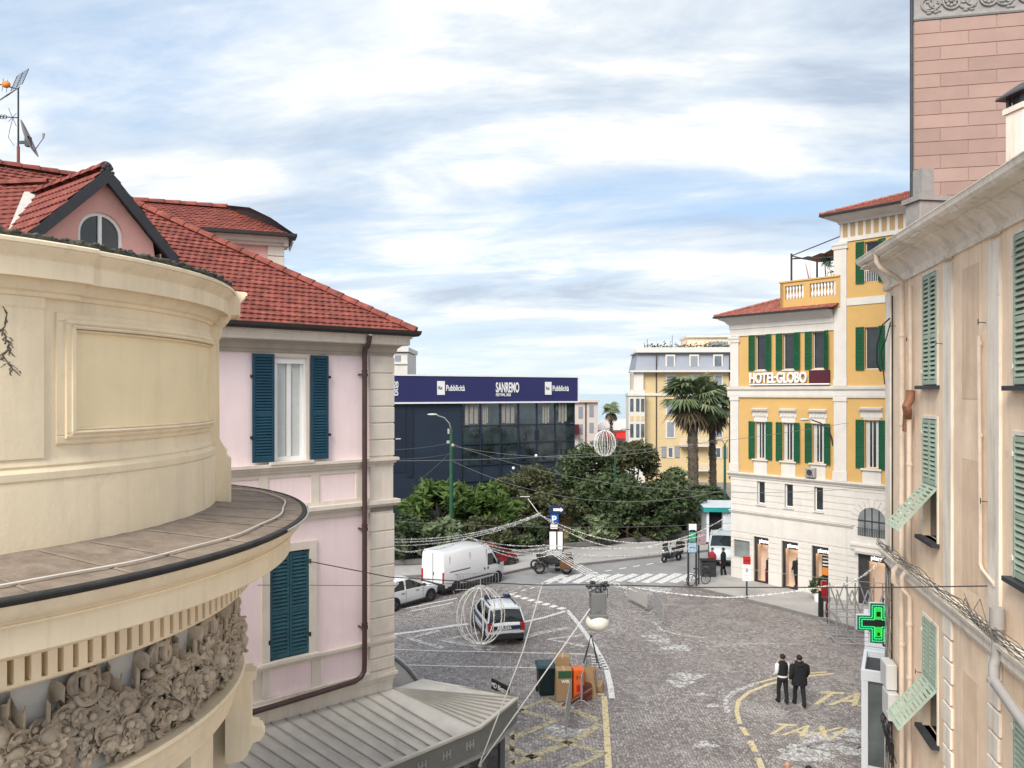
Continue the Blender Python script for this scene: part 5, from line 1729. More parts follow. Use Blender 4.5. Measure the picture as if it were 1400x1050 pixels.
# ================================================================ PINK TOWER, upper right
TE = Vector((0.98, -0.197, 0)).normalized()
tw = thing('pink_tower', 'tall pink blockwork tower with a grey carved frieze at the top', 'tower', tuple(P(1249, 500, 27.0).xy) + (0,), math.atan2(TE.y, TE.x))
ft = 24.05
w_ = MB()
w_.poly([(0, 0, 0), (9, 0, 0), (9, 0, ft), (0, 0, ft)])
w_.poly([(4.4, 7, 0), (0, 0, 0), (0, 0, 29), (4.4, 7, 29)])
w_.poly([(9, 0, 0), (9, 7, 0), (9, 7, 29), (9, 0, 29)])
bh, bw = 0.475, 1.78
i = 0
z = ft - bh
while z > 12:
    off = (-0.95, -0.06)[i % 2] if False else (-0.92 if i % 2 == 0 else -0.05)
    x = off - (0 if i % 2 == 0 else 0.0)
    xs = [0.0]
    x0 = 0.86 if i % 2 == 0 else 1.75
    while x0 < 9:
        xs.append(x0)
        x0 += bw
    xs.append(9.0)
    for a, b in zip(xs[:-1], xs[1:]):
        w_.add([(a + 0.018, -0.022, z + 0.018), (b - 0.018, -0.022, z + 0.018), (b - 0.018, -0.022, z + bh - 0.018), (a + 0.018, -0.022, z + bh - 0.018),
                (a + 0.004, 0.001, z + 0.004), (b - 0.004, 0.001, z + 0.004), (b - 0.004, 0.001, z + bh - 0.004), (a + 0.004, 0.001, z + bh - 0.004)],
               [(0, 1, 2, 3), (4, 5, 1, 0), (5, 6, 2, 1), (6, 7, 3, 2), (7, 4, 0, 3)])
    z -= bh
    i += 1
w_.build('wall', M['brick'], tw)
fz = MB()
fz.box(0, -0.03, ft, 9, 0.3, 25.2)
fz.profx([(0, ft), (-0.05, ft), (-0.08, ft + 0.05), (-0.08, ft + 0.12), (0, ft + 0.14)], -0.05, 9)
fz.profx([(0, 25.02), (-0.06, 25.02), (-0.10, 25.1), (-0.20, 25.16), (-0.22, 25.3), (-0.5, 25.4), (-0.55, 25.7), (0, 25.75)], -0.3, 9)
for k in range(60):
    fz.box(-0.1 + 0.15 * k, -0.30, 25.16, -0.02 + 0.15 * k, -0.20, 25.30)
fz.build('frieze', M['relief_grey'], tw)
g = random.Random(3)
rl = MB()
def rosette(x, z, r):
    rl.torus((x, -0.06, z), r, r * 0.16, Matrix.Rotation(PI / 2, 3, 'X'), 18, 6)
    rl.sphere((x, -0.07, z), (r * 0.25, 0.07, r * 0.25), 8, 5)
    for k in range(8):
        a = 2 * PI * k / 8
        rl.sphere((x + r * 0.55 * math.cos(a), -0.05, z + r * 0.55 * math.sin(a)), (r * 0.24, 0.05, r * 0.24), 7, 5)
for k in range(8):
    x = 0.25 + 1.18 * k
    rosette(x + 0.95, ft + 0.58, 0.27)
    for s_ in (-1, 1):
        pts = []
        for i in range(24):
            t = i / 23
            a = s_ * (PI * 0.2 + t * 2.2 * PI)
            r = 0.32 * (1 - t * 0.8)
            pts.append((x + 0.35 + r * math.cos(a) + 0.12 * s_, -0.05, ft + 0.56 + r * math.sin(a)))
        rl.tube(pts, [0.045 * (1 - 0.5 * i / 23) for i in range(24)], 6)
    for i in range(12):
        rl.sphere((x + g.uniform(0.05, 0.65), -0.03, ft + 0.2 + g.uniform(0, 0.75)), (g.uniform(0.05, 0.12), 0.06, g.uniform(0.03, 0.07)), 7, 5)
rl.build('carved_scroll', M['relief_grey'], tw, 60)
MB().prism([(-0.3, -0.55), (9.2, -0.55), (9.2, 7), (4.6, 7)], 25.75, 25.9).build('roof', M['slate'], tw)
pp = MB()
pp.tube([(-1.1, -0.5, 25.9), (-0.95, -0.45, 25.55), (-0.5, -0.28, 25.2), (-0.1, -0.1, 25.0), (-0.08, -0.06, 24.7), (-0.08, -0.06, 10)], 0.06, 8)
pp.build('rainwater_pipe', M['darkmetal'], tw, True)

# ================================================================ pharmacy cross, shelter, white panel
cr_ = thing('pharmacy_cross', 'lit green pharmacy cross sign projecting from the corner of the peach building', 'sign', P(1199, 851, 18.55), R(-6))
def crossp(a, b):
    return [(-b, a), (-b, b), (-a, b), (-a, -b), (-b, -b), (-b, -a)][:0] or [(-a, -b), (-b, -b), (-b, -a), (b, -a), (b, -b), (a, -b), (a, b), (b, b), (b, a), (-b, a), (-b, b), (-a, b)]
def crossmb(a, b, y0, dy):
    # arms extend to a, arm half width b
    return MB().ext([(x, y0, z) for x, z in [(-a, -b), (-b, -b), (-b, -a), (b, -a), (b, -b), (a, -b), (a, b), (b, b), (b, a), (-b, a), (-b, b), (-a, b)]], (0, dy, 0))
crossmb(0.475, 0.175, -0.07, 0.14).build('case', M['casegreen'], cr_)
crossmb(0.48, 0.18, -0.045, 0.09).build('rim', M['alu'], cr_)
ld = MB()
def outline(a, b):
    return [(-a, -b), (-b, -b), (-b, -a), (b, -a), (b, -b), (a, -b), (a, b), (b, b), (b, a), (-b, a), (-b, b), (-a, b)]
for a, b in ((0.43, 0.135), (0.375, 0.085)):
    o_ = outline(a, b)
    for (p, q) in zip(o_, o_[1:] + o_[:1]):
        L = math.hypot(q[0] - p[0], q[1] - p[1])
        n_ = max(1, int(L / 0.034))
        for i in range(n_):
            t = (i + 0.5) / n_
            ld.box(p[0] + (q[0] - p[0]) * t - 0.010, -0.078, p[1] + (q[1] - p[1]) * t - 0.010, p[0] + (q[0] - p[0]) * t + 0.010, -0.071, p[1] + (q[1] - p[1]) * t + 0.010)
ld.build('light_dot', M['ledgreen'], cr_)
MB().box(-0.09, -0.076, 0.09, 0.09, -0.071, 0.36).box(-0.09, -0.076, -0.33, 0.09, -0.071, -0.09).build('display', M['ledgreen2'], cr_)
MB().box(-0.35, -0.076, -0.075, 0.35, -0.071, 0.075).box(-0.04, -0.079, 0.16, 0.06, -0.077, 0.28).box(-0.02, -0.079, -0.3, 0.04, -0.077, -0.22).build('dark_display', M['dark'], cr_)
MB().beam((0.15, 0.02, 0.56), (0.6, 0.02, 0.56), 0.04, 0.04).beam((0.15, 0.02, -0.56), (0.6, 0.02, -0.56), 0.04, 0.04).beam((0.15, 0.02, 0.56), (0.15, 0.02, -0.56), 0.03, 0.03).build('bracket', M['darkmetal'], cr_)

sp_ = P(1177, 915, 22.4)
se = thing('glass_shelter', 'white framed glass shelter at the foot of the peach building corner', 'shelter', (sp_.x, sp_.y, 0), R(-27))
zt = sp_.z
f_ = MB()
for x, y in ((0.10, 0.1), (2.2, 0.1), (0.10, 1.9), (2.2, 1.9)):
    f_.bbox(x - 0.09, y - 0.09, 0, x + 0.09, y + 0.09, zt - 0.32, 0.01)
f_.bbox(0, 0, zt - 0.32, 2.4, 0.1, zt, 0.01)
f_.bbox(0, 0.1, zt - 0.32, 0.1, 2.0, zt, 0.01)
f_.bbox(2.3, 0.1, zt - 0.32, 2.4, 2.0, zt, 0.01)
f_.bbox(0.1, 1.9, zt - 0.32, 2.3, 2.0, zt, 0.01)
f_.box(0.62, 0.06, 0.1, 0.68, 0.12, zt - 0.32)
f_.box(0.1, 0.06, 0.02, 2.2, 0.12, 0.14)
f_.build('frame', M['alu'], se)
MB().box(0.1, 0.1, zt - 0.22, 2.3, 1.9, zt - 0.2).build('roof_panel', M['slate'], se)
MB().box(0.2, 0.085, 0.14, 2.1, 0.095, zt - 0.32).build('front_pane', M['clear'], se)
MB().box(0.085, 0.2, 0.1, 0.095, 1.8, zt - 0.32).build('side_pane', M['clear'], se)
MB().box(0.3, 1.5, 0.1, 2.1, 1.52, 2.2).build('notice_board', M['hotel_white'], se)
k_ = P(1182, 880, 25.6)
kp = thing('slatted_kiosk', 'white horizontally slatted kiosk wall behind the glass shelter', 'kiosk', (k_.x, k_.y, 0), R(-26))
m_ = MB()
for i in range(22):
    m_.bbox(0, -0.02, 0.1 + i * 0.145, 2.0, 0.04, 0.1 + i * 0.145 + 0.13, 0.012)
m_.box(0.02, 0.04, 0, 1.98, 1.6, 3.2)
m_.build('slatted_wall', M['alu'], kp)
MB().box(-0.06, -0.1, 3.28, 2.06, 1.7, 3.36).build('roof', M['alu'], kp)
sl_ = MB().sphere((0.75, -0.35, 2.35), (0.30, 0.22, 0.10), 12, 6)
sl_.cyl((0.75, -0.35, 2.4), (0.9, 0.0, 2.55), 0.03, None, 6)
kl = sl_.build('floodlight', M['greybox'], kp, 40)
# ================================================================ GROUND
def cobble_mat(name):
    m, t, b, vec = new_mat(name)
    def arcs():
        # gently fan the setts: displace rows with a low sine, as in laid porphyry
        sp = t.nodes.new('ShaderNodeSeparateXYZ')
        t.links.new(vec, sp.inputs[0])
        def mth(op, a, bb):
            n = t.nodes.new('ShaderNodeMath')
            n.operation = op
            for i, q in enumerate((a, bb)):
                if isinstance(q, (int, float)):
                    n.inputs[i].default_value = q
                else:
                    t.links.new(q, n.inputs[i])
            return n.outputs[0]
        s = mth('ABSOLUTE', mth('SINE', mth('MULTIPLY', sp.outputs[0], 1.6), 0), 0)
        y2 = mth('ADD', sp.outputs[1], mth('MULTIPLY', s, 0.55))
        cb = t.nodes.new('ShaderNodeCombineXYZ')
        t.links.new(sp.outputs[0], cb.inputs[0])
        t.links.new(y2, cb.inputs[1])
        return cb.outputs[0]
    vv = arcs()
    vo = t.nodes.new('ShaderNodeTexVoronoi')
    vo.inputs['Scale'].default_value = 9.5
    vo.inputs['Randomness'].default_value = 0.5
    t.links.new(vv, vo.inputs['Vector'])
    ve = t.nodes.new('ShaderNodeTexVoronoi')
    ve.feature = 'DISTANCE_TO_EDGE'
    ve.inputs['Scale'].default_value = 9.5
    ve.inputs['Randomness'].default_value = 0.5
    t.links.new(vv, ve.inputs['Vector'])
    sep = t.nodes.new('ShaderNodeSeparateColor')
    t.links.new(vo.outputs['Color'], sep.inputs[0])
    stone = _ramp(t, sep.outputs[0], [(0.0, (0.175, 0.158, 0.152)), (0.40, (0.275, 0.25, 0.243)), (0.75, (0.335, 0.30, 0.288)), (1.0, (0.43, 0.405, 0.39))])
    big = _noise(t, vec, 0.16, 6, 0.6, 0.6)
    stone = _mixrgb(t, 0.7, stone, _ramp(t, big, [(0.30, (0.60, 0.57, 0.56)), (0.70, (1.25, 1.22, 1.19))]), 'MULTIPLY')
    patch = _noise(t, vec, 0.55, 8, 0.62, 0.8)
    stone = _mixrgb(t, _ramp(t, patch, [(0.54, 0.0), (0.74, 0.7)]), stone, (0.48, 0.46, 0.43))
    dirt = _noise(t, vec, 0.9, 9, 0.7, 0.4, (0.6, 1.7, 1))
    stone = _mixrgb(t, _ramp(t, dirt, [(0.52, 0.0), (0.74, 0.55)]), stone, (0.105, 0.095, 0.092))
    joint = _ramp(t, ve.outputs['Distance'], [(0.02, 0.0), (0.10, 1.0)])
    c = _mixrgb(t, joint, (0.125, 0.114, 0.106), stone)
    t.links.new(c, b.inputs['Base Color'])
    t.links.new(_ramp(t, _noise(t, vec, 0.35, 5), [(0.35, 0.5), (0.65, 0.85)]), b.inputs['Roughness'])
    bp = t.nodes.new('ShaderNodeBump')
    bp.inputs['Strength'].default_value = 0.7
    bp.inputs['Distance'].default_value = 0.02
    t.links.new(joint, bp.inputs['Height'])
    t.links.new(bp.outputs[0], b.inputs['Normal'])
    return m
M['cobble'] = cobble_mat('porphyry setts')
M['asphalt'] = mat('grey asphalt', (0.25, 0.245, 0.245), 0.85, 0.18, 0.5, 0.4, 60, stain=0.35, staincol=(0.12, 0.115, 0.115))
M['paving'] = mat('grey pavement', (0.36, 0.345, 0.33), 0.85, 0.12, 0.8, 0.2, 30, stain=0.3, staincol=(0.19, 0.18, 0.17))
M['kerb'] = mat('dark kerb stone', (0.17, 0.16, 0.155), 0.8, 0.2, 3, 0.2)
M['earth'] = mat('dark planting bed', (0.085, 0.075, 0.055), 0.95, 0.3, 2, 0.5)  # one dark brown earth colour with random tone
M['yellow_paint'] = paint_mat('worn yellow paint', (0.63, 0.53, 0.31), 0.40)
M['yellow_faint'] = paint_mat('faded yellow paint', (0.50, 0.43, 0.27), 0.45, 3.0)
M['white_paint'] = paint_mat('worn white paint', (0.74, 0.73, 0.71), 0.42)
M['white_faint'] = paint_mat('faded white paint', (0.60, 0.58, 0.55), 0.47, 3.0)
M['white_fresh'] = paint_mat('road white', (0.78, 0.77, 0.75), 0.36)
M['pale_patch'] = paint_mat('pale ground patch', (0.66, 0.65, 0.63), 0.50, 3.5)  # pale patches and lines on the setts, broken up by noise

def sheet(name, pts, z, m):
    return struct(MB().poly([(x, y, z) for x, y in pts]).build(name, m))
sheet('ground', [(-160, -30), (160, -30), (160, 220), (-160, 220)], 0.0, M['cobble'])
M['sea'] = mat('sea water', (0.36, 0.45, 0.49), 0.5, 0.1, 0.02, 0.1, 0.5)
sheet('sea', [(-4000, 220), (4000, 220), (4000, 7000), (-4000, 7000)], -1.0, M['sea'])
def gxy(u, v):
    p = G(u, v)
    return (p.x, p.y)
road = [gxy(500, 812), gxy(600, 806), gxy(690, 800), gxy(745, 805), gxy(840, 806), gxy(945, 801), gxy(1000, 789), (13.0, 46.5), (40, 75), (30, 85), gxy(985, 753), gxy(945, 757), gxy(880, 765), gxy(800, 774), gxy(735, 777), gxy(690, 787), gxy(600, 789), gxy(500, 795)]
sheet('road', road, 0.004, M['asphalt'])
# pavement in front of the hotel and on the far side of the road, real kerb steps
kp_ = [gxy(938, 801), gxy(955, 806), gxy(1000, 817), gxy(1060, 831), gxy(1130, 849), gxy(1200, 870)]
n_h = Vector((-0.759, -0.651))
pav = MB()
outline_ = kp_ + [(19.6, 34.2), (21, 37), (13.2, 45.9), (12.4, 46.6), (11.2, 45.5)]
pav.prism(outline_, 0.0, 0.12)
struct(pav.build('pavement', M['paving']))
kb = MB()
for a, b in zip(kp_[:-1], kp_[1:]):
    d = Vector((b[0] - a[0], b[1] - a[1])).normalized()
    nrm = Vector((d.y, -d.x)) * 0.16
    if nrm.y > 0:
        nrm = -nrm
    kb.prism([a, b, (b[0] + nrm.x, b[1] + nrm.y), (a[0] + nrm.x, a[1] + nrm.y)][::-1], 0.0, 0.128)
struct(kb.build('kerb', M['kerb']))
far_ = [gxy(505, 792), gxy(600, 787), gxy(690, 785), gxy(735, 775), gxy(800, 772), gxy(880, 763), gxy(945, 756), gxy(985, 752)]
fp = MB().prism([far_[0], *far_[1:], (34, 78), (34, 84), (12, 58.0), (4, 55), (-14, 51), (-14, 46)], 0.0, 0.12)
struct(fp.build('pavement', M['paving']))
kb = MB()
for a, b in zip(far_[:-1], far_[1:]):
    kb.prism([(a[0], a[1] - 0.18), (b[0], b[1] - 0.18), b, a], 0.0, 0.128)
struct(kb.build('kerb', M['kerb']))
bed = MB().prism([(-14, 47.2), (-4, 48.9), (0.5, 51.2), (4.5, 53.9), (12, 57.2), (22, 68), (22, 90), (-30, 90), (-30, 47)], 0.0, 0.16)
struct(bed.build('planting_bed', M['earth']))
# painted markings ---------------------------------------------------
def stripe(mb, pts, w, z=0.008, closed=False):
    """painted band along ground points"""
    P2 = [Vector(p) for p in pts]
    L, Rr = [], []
    for i, p in enumerate(P2):
        a = P2[max(0, i - 1)]
        b = P2[min(len(P2) - 1, i + 1)]
        d = (b - a).normalized()
        n = Vector((-d.y, d.x)) * w / 2
        L.append((p.x + n.x, p.y + n.y, z))
        Rr.append((p.x - n.x, p.y - n.y, z))
    mb.loft([Rr, L], False, False)
    return mb
def px(*uv):
    return [gxy(*q) for q in uv]
def dashes(mb, a, b, n, duty, w, z=0.008):
    a, b = Vector(a), Vector(b)
    for i in range(n):
        stripe(mb, [a + (b - a) * (i / n), a + (b - a) * ((i + duty) / n)], w, z)
mk = MB()
stripe(mk, px((532, 836), (570, 829), (600, 823), (625, 818)), 0.16)
stripe(mk, px((560, 836), (600, 828), (620, 824)), 0.13)
stripe(mk, px((532, 868), (565, 864), (610, 857), (640, 853)), 0.22)
stripe(mk, px((715, 851), (745, 844), (775, 835)), 0.22)
stripe(mk, px((775, 834), (790, 852), (803, 870), (813, 884), (822, 900), (829, 914), (834, 935), (837, 955)), 0.22)
stripe(mk, px((532, 888), (600, 890), (700, 892), (817, 895)), 0.10)
stripe(mk, px((548, 909), (620, 911), (730, 913), (832, 915)), 0.10)
for i in range(6):
    v = 897 + i * 3.6
    stripe(mk, px((808 + i * 0.3, v), (822 + i * 2.0, v)), 0.11)
struct(mk.build('road_marking', M['white_paint']))
mk = MB()
for (a, b, c) in (((600, 862), (560, 873), (605, 886)), ((668, 862), (605, 876), (672, 888)), ((778, 858), (735, 866), (715, 873)), ((800, 868), (750, 874), (800, 884)), ((700, 872), (672, 885), (650, 888))):
    stripe(mk, px(a, b, c), 0.34)
stripe(mk, px((600, 812), (690, 806), (742, 797), (800, 790)), 0.10)
stripe(mk, px((690, 812), (720, 800), (700, 794), (660, 798)), 0.09)
struct(mk.build('road_marking', M['white_faint']))
mk = MB()
dashes(mk, gxy(695, 812), gxy(775, 834), 8, 0.62, 0.42)
dashes(mk, gxy(700, 812), gxy(800, 783), 9, 0.55, 0.12)
dashes(mk, gxy(765, 791), gxy(920, 766), 8, 0.5, 0.14)
struct(mk.build('road_marking', M['white_fresh']))
zb = MB()
za_, zc_ = Vector(gxy(742, 795)), Vector(gxy(940, 796))
for i in range(11):
    p = Vector(gxy(748 + i * 19, 796 + 1.2 * math.sin(i)))
    q = Vector(gxy(772 + i * 19.5, 786 - 0.2 * i))
    stripe(zb, [p, q], 0.50, 0.0085)
struct(zb.build('zebra_crossing', M['white_paint']))
mk = MB()
stripe(mk, px((826, 952), (828, 980), (830, 1010), (832, 1050), (834, 1110)), 0.20)
stripe(mk, px((758, 948), (790, 946), (826, 950)), 0.16)
arc1 = px((1140, 921), (1110, 924), (1080, 928), (1050, 936), (1025, 946), (1010, 958), (1007, 972), (1012, 990))
stripe(mk, arc1, 0.15)
arc2 = px((1130, 919), (1100, 921), (1065, 926), (1035, 934))
stripe(mk, arc2, 0.12)
for a, b in (((1014, 994), (1022, 1006)), ((1026, 1013), (1033, 1028)), ((1036, 1036), (1044, 1056))):
    stripe(mk, px(a, b), 0.19)
def taxi(u, v, uy, vy, ux, vx, n):
    o_ = G(u, v)
    ex = (G(ux, vx) - o_)
    ey = (G(uy, vy) - o_)
    me = text_mesh('TAXI', 1.0, 0.0, 0.022)
    W_ = max(q.co.x for q in me.vertices)
    Hh = max(q.co.y for q in me.vertices)
    vs = [o_ + ex * (q.co.x / W_) + ey * (q.co.y / Hh) + Vector((0, 0, 0.009)) for q in me.vertices]
    fs = [tuple(p.vertices) for p in me.polygons if p.normal.z > 0.5]
    mk.add(vs, fs)
taxi(1100, 962, 1124, 945, 1222, 968, 0)
taxi(1042, 1003, 1065, 989, 1140, 1010, 0)
struct(mk.build('road_marking', M['yellow_paint']))
mk = MB()
for (a, b, c) in (((700, 975), (745, 957), (818, 985)), ((698, 1010), (760, 985), (700, 968)), ((700, 1045), (790, 1010), (820, 990)), ((760, 1060), (825, 1030), (740, 1005)), ((740, 1040), (690, 1020), (660, 1030))):
    stripe(mk, px(a, b, c), 0.30)
stripe(mk, px((690, 962), (700, 1000), (700, 1060)), 0.16)
struct(mk.build('road_marking', M['yellow_faint']))
mk = MB()
stripe(mk, px((893, 850), (905, 862), (930, 868), (965, 872)), 0.16)
stripe(mk, px((965, 884), (1030, 880), (1100, 881)), 0.10)
stripe(mk, px((1035, 934), (1005, 945), (992, 958), (995, 975)), 0.20)
g = random.Random(77)
for (u, v, r) in ((905, 876, 0.55), (925, 886, 0.7), (890, 870, 0.5), (940, 925, 0.7), (930, 934, 0.55), (960, 950, 0.3), (975, 965, 0.3), (965, 1018, 0.4), (1120, 1010, 0.8), (1150, 1022, 0.9), (1100, 1030, 0.9), (1165, 1003, 0.6), (1185, 1020, 0.7), (775, 1000, 0.8), (770, 965, 0.5), (870, 812, 0.9), (900, 806, 0.9)):
    c = G(u, v)
    n_ = 14
    ph = g.uniform(0, 6)
    pts = []
    for k in range(n_):
        a = 2 * PI * k / n_
        rr = r * (0.6 + 0.4 * math.sin(3 * a + ph) * g.random() + 0.2 * g.random())
        pts.append((c.x + rr * 1.3 * math.cos(a), c.y + rr * 0.8 * math.sin(a), 0.005))
    mk.poly(pts)
struct(mk.build('pale_ground_marks', M['pale_patch']))

# ================================================================ DARK BLUE GLASS BUILDING
M['navy'] = mat('navy metal cladding', (0.022, 0.034, 0.055), 0.5, 0.12, 0.4, 0.03)
M['navy2'] = mat('darker navy panel', (0.020, 0.028, 0.048), 0.45, 0.1, 0.5, 0.03)
M['banner'] = mat('royal blue banner', (0.024, 0.026, 0.108), 0.6, 0.06, 0.4, 0.03)
M['blueglass'] = glass_mat('dark curtain wall glass', (0.028, 0.040, 0.044), 0.05, 0.6)
M['blueglass'].node_tree.nodes['Principled BSDF'].inputs['Specular IOR Level'].default_value = 1.0
M['drape'] = mat('grey drapes', (0.30, 0.29, 0.26), 0.9, 0.2, 3, 0)
M['logo_ink'] = mat('navy print', (0.012, 0.018, 0.07), 0.6, 0.05, 2, 0)
BE = Vector((16.5, 9.0, 0)).normalized()
bl_ = thing('glass_building', 'dark navy glass building with a royal blue lettered banner along its roofline', 'building', (-10.3, 65.0, 0), math.atan2(BE.y, BE.x))
def BS(u):
    k = (u - CX) / FPX
    return (65.0 * k + 10.3) / (BE.x - BE.y * k)
BL = BS(788)
zbn, ztp = 10.2, 12.45
sG0 = BS(631)
m_ = MB()
m_.box(-16, 0.0, 0, sG0, 14, zbn)
m_.box(sG0, 0.9, 0, BL - 0.1, 14, zbn)
m_.build('body', M['navy'], bl_)
m_ = MB()
m_.box(-16, -0.25, zbn, BL, 14, ztp)
m_.build('banner', M['banner'], bl_)
tr = MB()
tr.box(-16, -0.32, zbn - 0.14, BL + 0.1, -0.0, zbn)
tr.box(-16, -0.30, ztp, BL + 0.12, 0.0, ztp + 0.12)
tr.box(BL, -0.30, zbn, BL + 0.12, 0.1, ztp)
tr.build('banner_edge', M['white'], bl_)
pn = MB()
a, b = BS(533), BS(556)
pn.box(a - 6, -0.03, 4.2, a + (b - a) * 0.95, 0.0, 9.3)
pn.build('recessed_panel', M['navy2'], bl_)
MB().box(b, -0.06, 3.8, b + 0.55, 0.0, 10.0).build('dark_pier', M['navy2'], bl_)
MB().box(a + 0.5, -0.05, 7.05, a + 0.95, -0.031, 7.12).build('house_number', M['white'], bl_)
# curtain wall
rows = [(zbn - 0.14, 8.05), (8.0, 4.55), (4.5, 3.1), (3.05, 0.2)]
cols_ = [BS(u) for u in (631, 657, 684, 709, 734, 759, 785)]
for i in range(len(cols_) - 1):
    for j, (z1, z0) in enumerate(rows):
        mt = M['blueglass'] if j < 2 else (M['navy'] if j == 2 else M['navy2'])
        MB().box(cols_[i] + 0.03, 0.05, z0 + 0.03, cols_[i + 1] - 0.03, 0.09, z1 - 0.03).build('glass_panel' if j < 2 else 'spandrel_panel', mt, bl_)
ml = MB()
for x in cols_:
    ml.box(x - 0.05, -0.05, 0.2, x + 0.05, 0.06, zbn - 0.14)
for z in (8.02, 6.4, 4.52, 3.08):
    ml.box(cols_[0], -0.03, z - 0.05, cols_[-1], 0.055, z + 0.05)
ml.build('mullion', M['navy2'], bl_)
dr = MB()
g = random.Random(21)
for (ua, ub) in ((636, 655), (660, 668), (686, 705), (742, 752), (764, 776)):
    for k in range(3):
        x = BS(ua) + (BS(ub) - BS(ua)) * k / 3
        dr.box(x, 0.035, 8.1 + g.uniform(0, 0.2), x + (BS(ub) - BS(ua)) / 4, 0.049, 10.0)
dr.parts('drape', M['drape'], bl_)
iv = MB()
for k in range(16):
    x = cols_[0] + g.uniform(0.3, cols_[-1] - cols_[0] - 0.9)
    z = g.choice((4.7, 5.2, 6.6))
    iv.box(x, 0.036, z, x + g.uniform(0.15, 0.6), 0.049, z + g.uniform(0.3, 1.1))
iv.parts('interior_object', M['navy2'], bl_)
# banner lettering
def logo(u, kind):
    x = BS(u)
    if kind == 'rai':
        b_ = MB().box(0, -0.02, -0.60, 0.72, 0, 0.60).build('logo_box', M['white'], bl_, loc=(x, -0.27, 11.42))
        text_on('logo_text', 'Rai', 0.40, M['logo_ink'], bl_, (x + 0.08, -0.30, 11.30), depth=0.01, bold=0.005, sx=0.8)
        text_on('lettering', 'Pubblicità', 0.72, M['white'], bl_, (x + 0.82, -0.28, 11.18), depth=0.02, bold=0.012, sx=0.66)
    else:
        text_on('lettering', 'SANREMO', 1.25, M['white'], bl_, (x, -0.28, 11.06), depth=0.02, bold=0.03, sx=0.42)
        text_on('lettering', 'FESTIVAL 2025', 0.34, M['white'], bl_, (x, -0.28, 10.70), depth=0.02, bold=0.008, sx=0.72)
logo(596, 'rai'); logo(676, 'san'); logo(743, 'rai')
text_on('lettering', '20', 0.78, M['white'], bl_, (BS(536.5), -0.28, 11.42), depth=0.02, bold=0.02, sx=0.55)
text_on('lettering', '25', 0.78, M['white'], bl_, (BS(536.5), -0.28, 10.78), depth=0.02, bold=0.02, sx=0.55)
text_on('lettering', 'SANREMO', 1.25, M['white'], bl_, (BS(534) - 2.5, -0.28, 10.98), depth=0.02, bold=0.03, sx=0.44)

# ================================================================ FAR BUILDINGS
M['grey_blue'] = mat('blue grey mansard', (0.27, 0.29, 0.34), 0.7, 0.08, 0.6, 0.05)
M['hazed_yellow'] = mat('haze paled yellow stucco', (0.58, 0.45, 0.255), 0.85, 0.06, 0.6, 0.05)  # yellow stucco, saturation lowered in the colour to stand for distance haze
M['pale_pink'] = mat('pale pinkish stucco', (0.56, 0.50, 0.48), 0.85, 0.06, 0.4, 0.05)
M['farglass'] = glass_mat('distant window glass', (0.09, 0.11, 0.13), 0.15, 0.4)
M['slat_blue'] = mat('grey blue roller shutters', (0.24, 0.26, 0.30), 0.7, 0.08, 1, 0)
yb = thing('yellow_apartment_building', 'distant yellow apartment building with a blue grey mansard and a white bay tower', 'building', P(866, 652, 95).xy.to_3d(), R(-4))
px9 = 95 / FPX
def yx(u): return (u - 866) * px9
def yz(v): return H - (v - HV) * px9
w_ = MB()
w_.box(0.4, 0, 0, yx(1060), 10, yz(508))
w_.build('wall', M['hazed_yellow'], yb)
MB().loft([[(0.2, -0.1, yz(507)), (yx(1060), -0.1, yz(507)), (yx(1060), 10, yz(507)), (0.2, 10, yz(507))], [(0.6, 0.5, yz(482)), (yx(1060), 0.5, yz(482)), (yx(1060), 9, yz(482)), (0.6, 9, yz(482))]]).build('mansard_roof', M['grey_blue'], yb)
tr = MB()
tr.box(-0.5, -0.8, yz(509), yx(1060), 0, yz(506.5))
tr.box(0.3, -0.1, yz(482), yx(1060), 9, yz(480))
tr.box(0.35, 0.0, yz(480), yx(1060), 0.2, yz(475))
tr.box(0.3, -0.15, yz(541), yx(1060), 0.0, yz(537.5))
for u in (939, 968, 998):
    pass
tr.build('cornice', M['hotel_white'], yb)
def fwin(u, v0, v1, w=10, pane=M['slat_blue'], y=-0.06):
    f_ = MB().box(yx(u - w / 2 - 2), y, yz(v1 + 2), yx(u + w / 2 + 2), 0.3, yz(v0 - 2)).build('window', M['hotel_white'], yb)
    MB().box(yx(u - w / 2), y - 0.03, yz(v1), yx(u + w / 2), y - 0.003, yz(v0)).build('pane', pane, f_)
for u in (916, 948, 980):
    fwin(u, 487, 501, 9, M['slat_blue'] if u < 975 else M['farglass'], 0.05)
    fwin(u, 514, 532, 9)
    fwin(u, 577, 597, 9)
    fwin(u, 612, 624, 5, M['farglass'])
    fwin(u, 548, 566, 9)
for u in (948, 1010):
    fwin(u, 640, 656, 10, M['farglass'])
sh_ = MB()
for u in (916, 980):
    for s_ in (-1, 1):
        sh_.box(yx(u + s_ * 9 - 3), -0.12, yz(625), yx(u + s_ * 9 + 3), -0.02, yz(610))
sh_.parts('shutter', M['slat_blue'], yb)
bc = MB()
for (ua, ub, v) in ((928, 966, 608), (938, 966, 641), (928, 966, 574)):
    bc.box(yx(ua), -1.1, yz(v + 1.5), yx(ub), 0, yz(v))
    for k in range(26):
        x = yx(ua) + (yx(ub) - yx(ua)) * k / 25
        bc.cyl((x, -1.05, yz(v)), (x, -1.05, yz(v - 9)), 0.025, None, 4)
    bc.box(yx(ua), -1.08, yz(v - 9.6), yx(ub), -1.02, yz(v - 9))
bc.parts('balcony', M['hotel_white'], yb)
pi_ = MB()
for u in (897, 995):
    pi_.cyl((yx(u), -0.08, 0.5), (yx(u), -0.08, yz(482)), 0.07, None, 6)
pi_.build('rainwater_pipe', M['brownpipe'], yb)
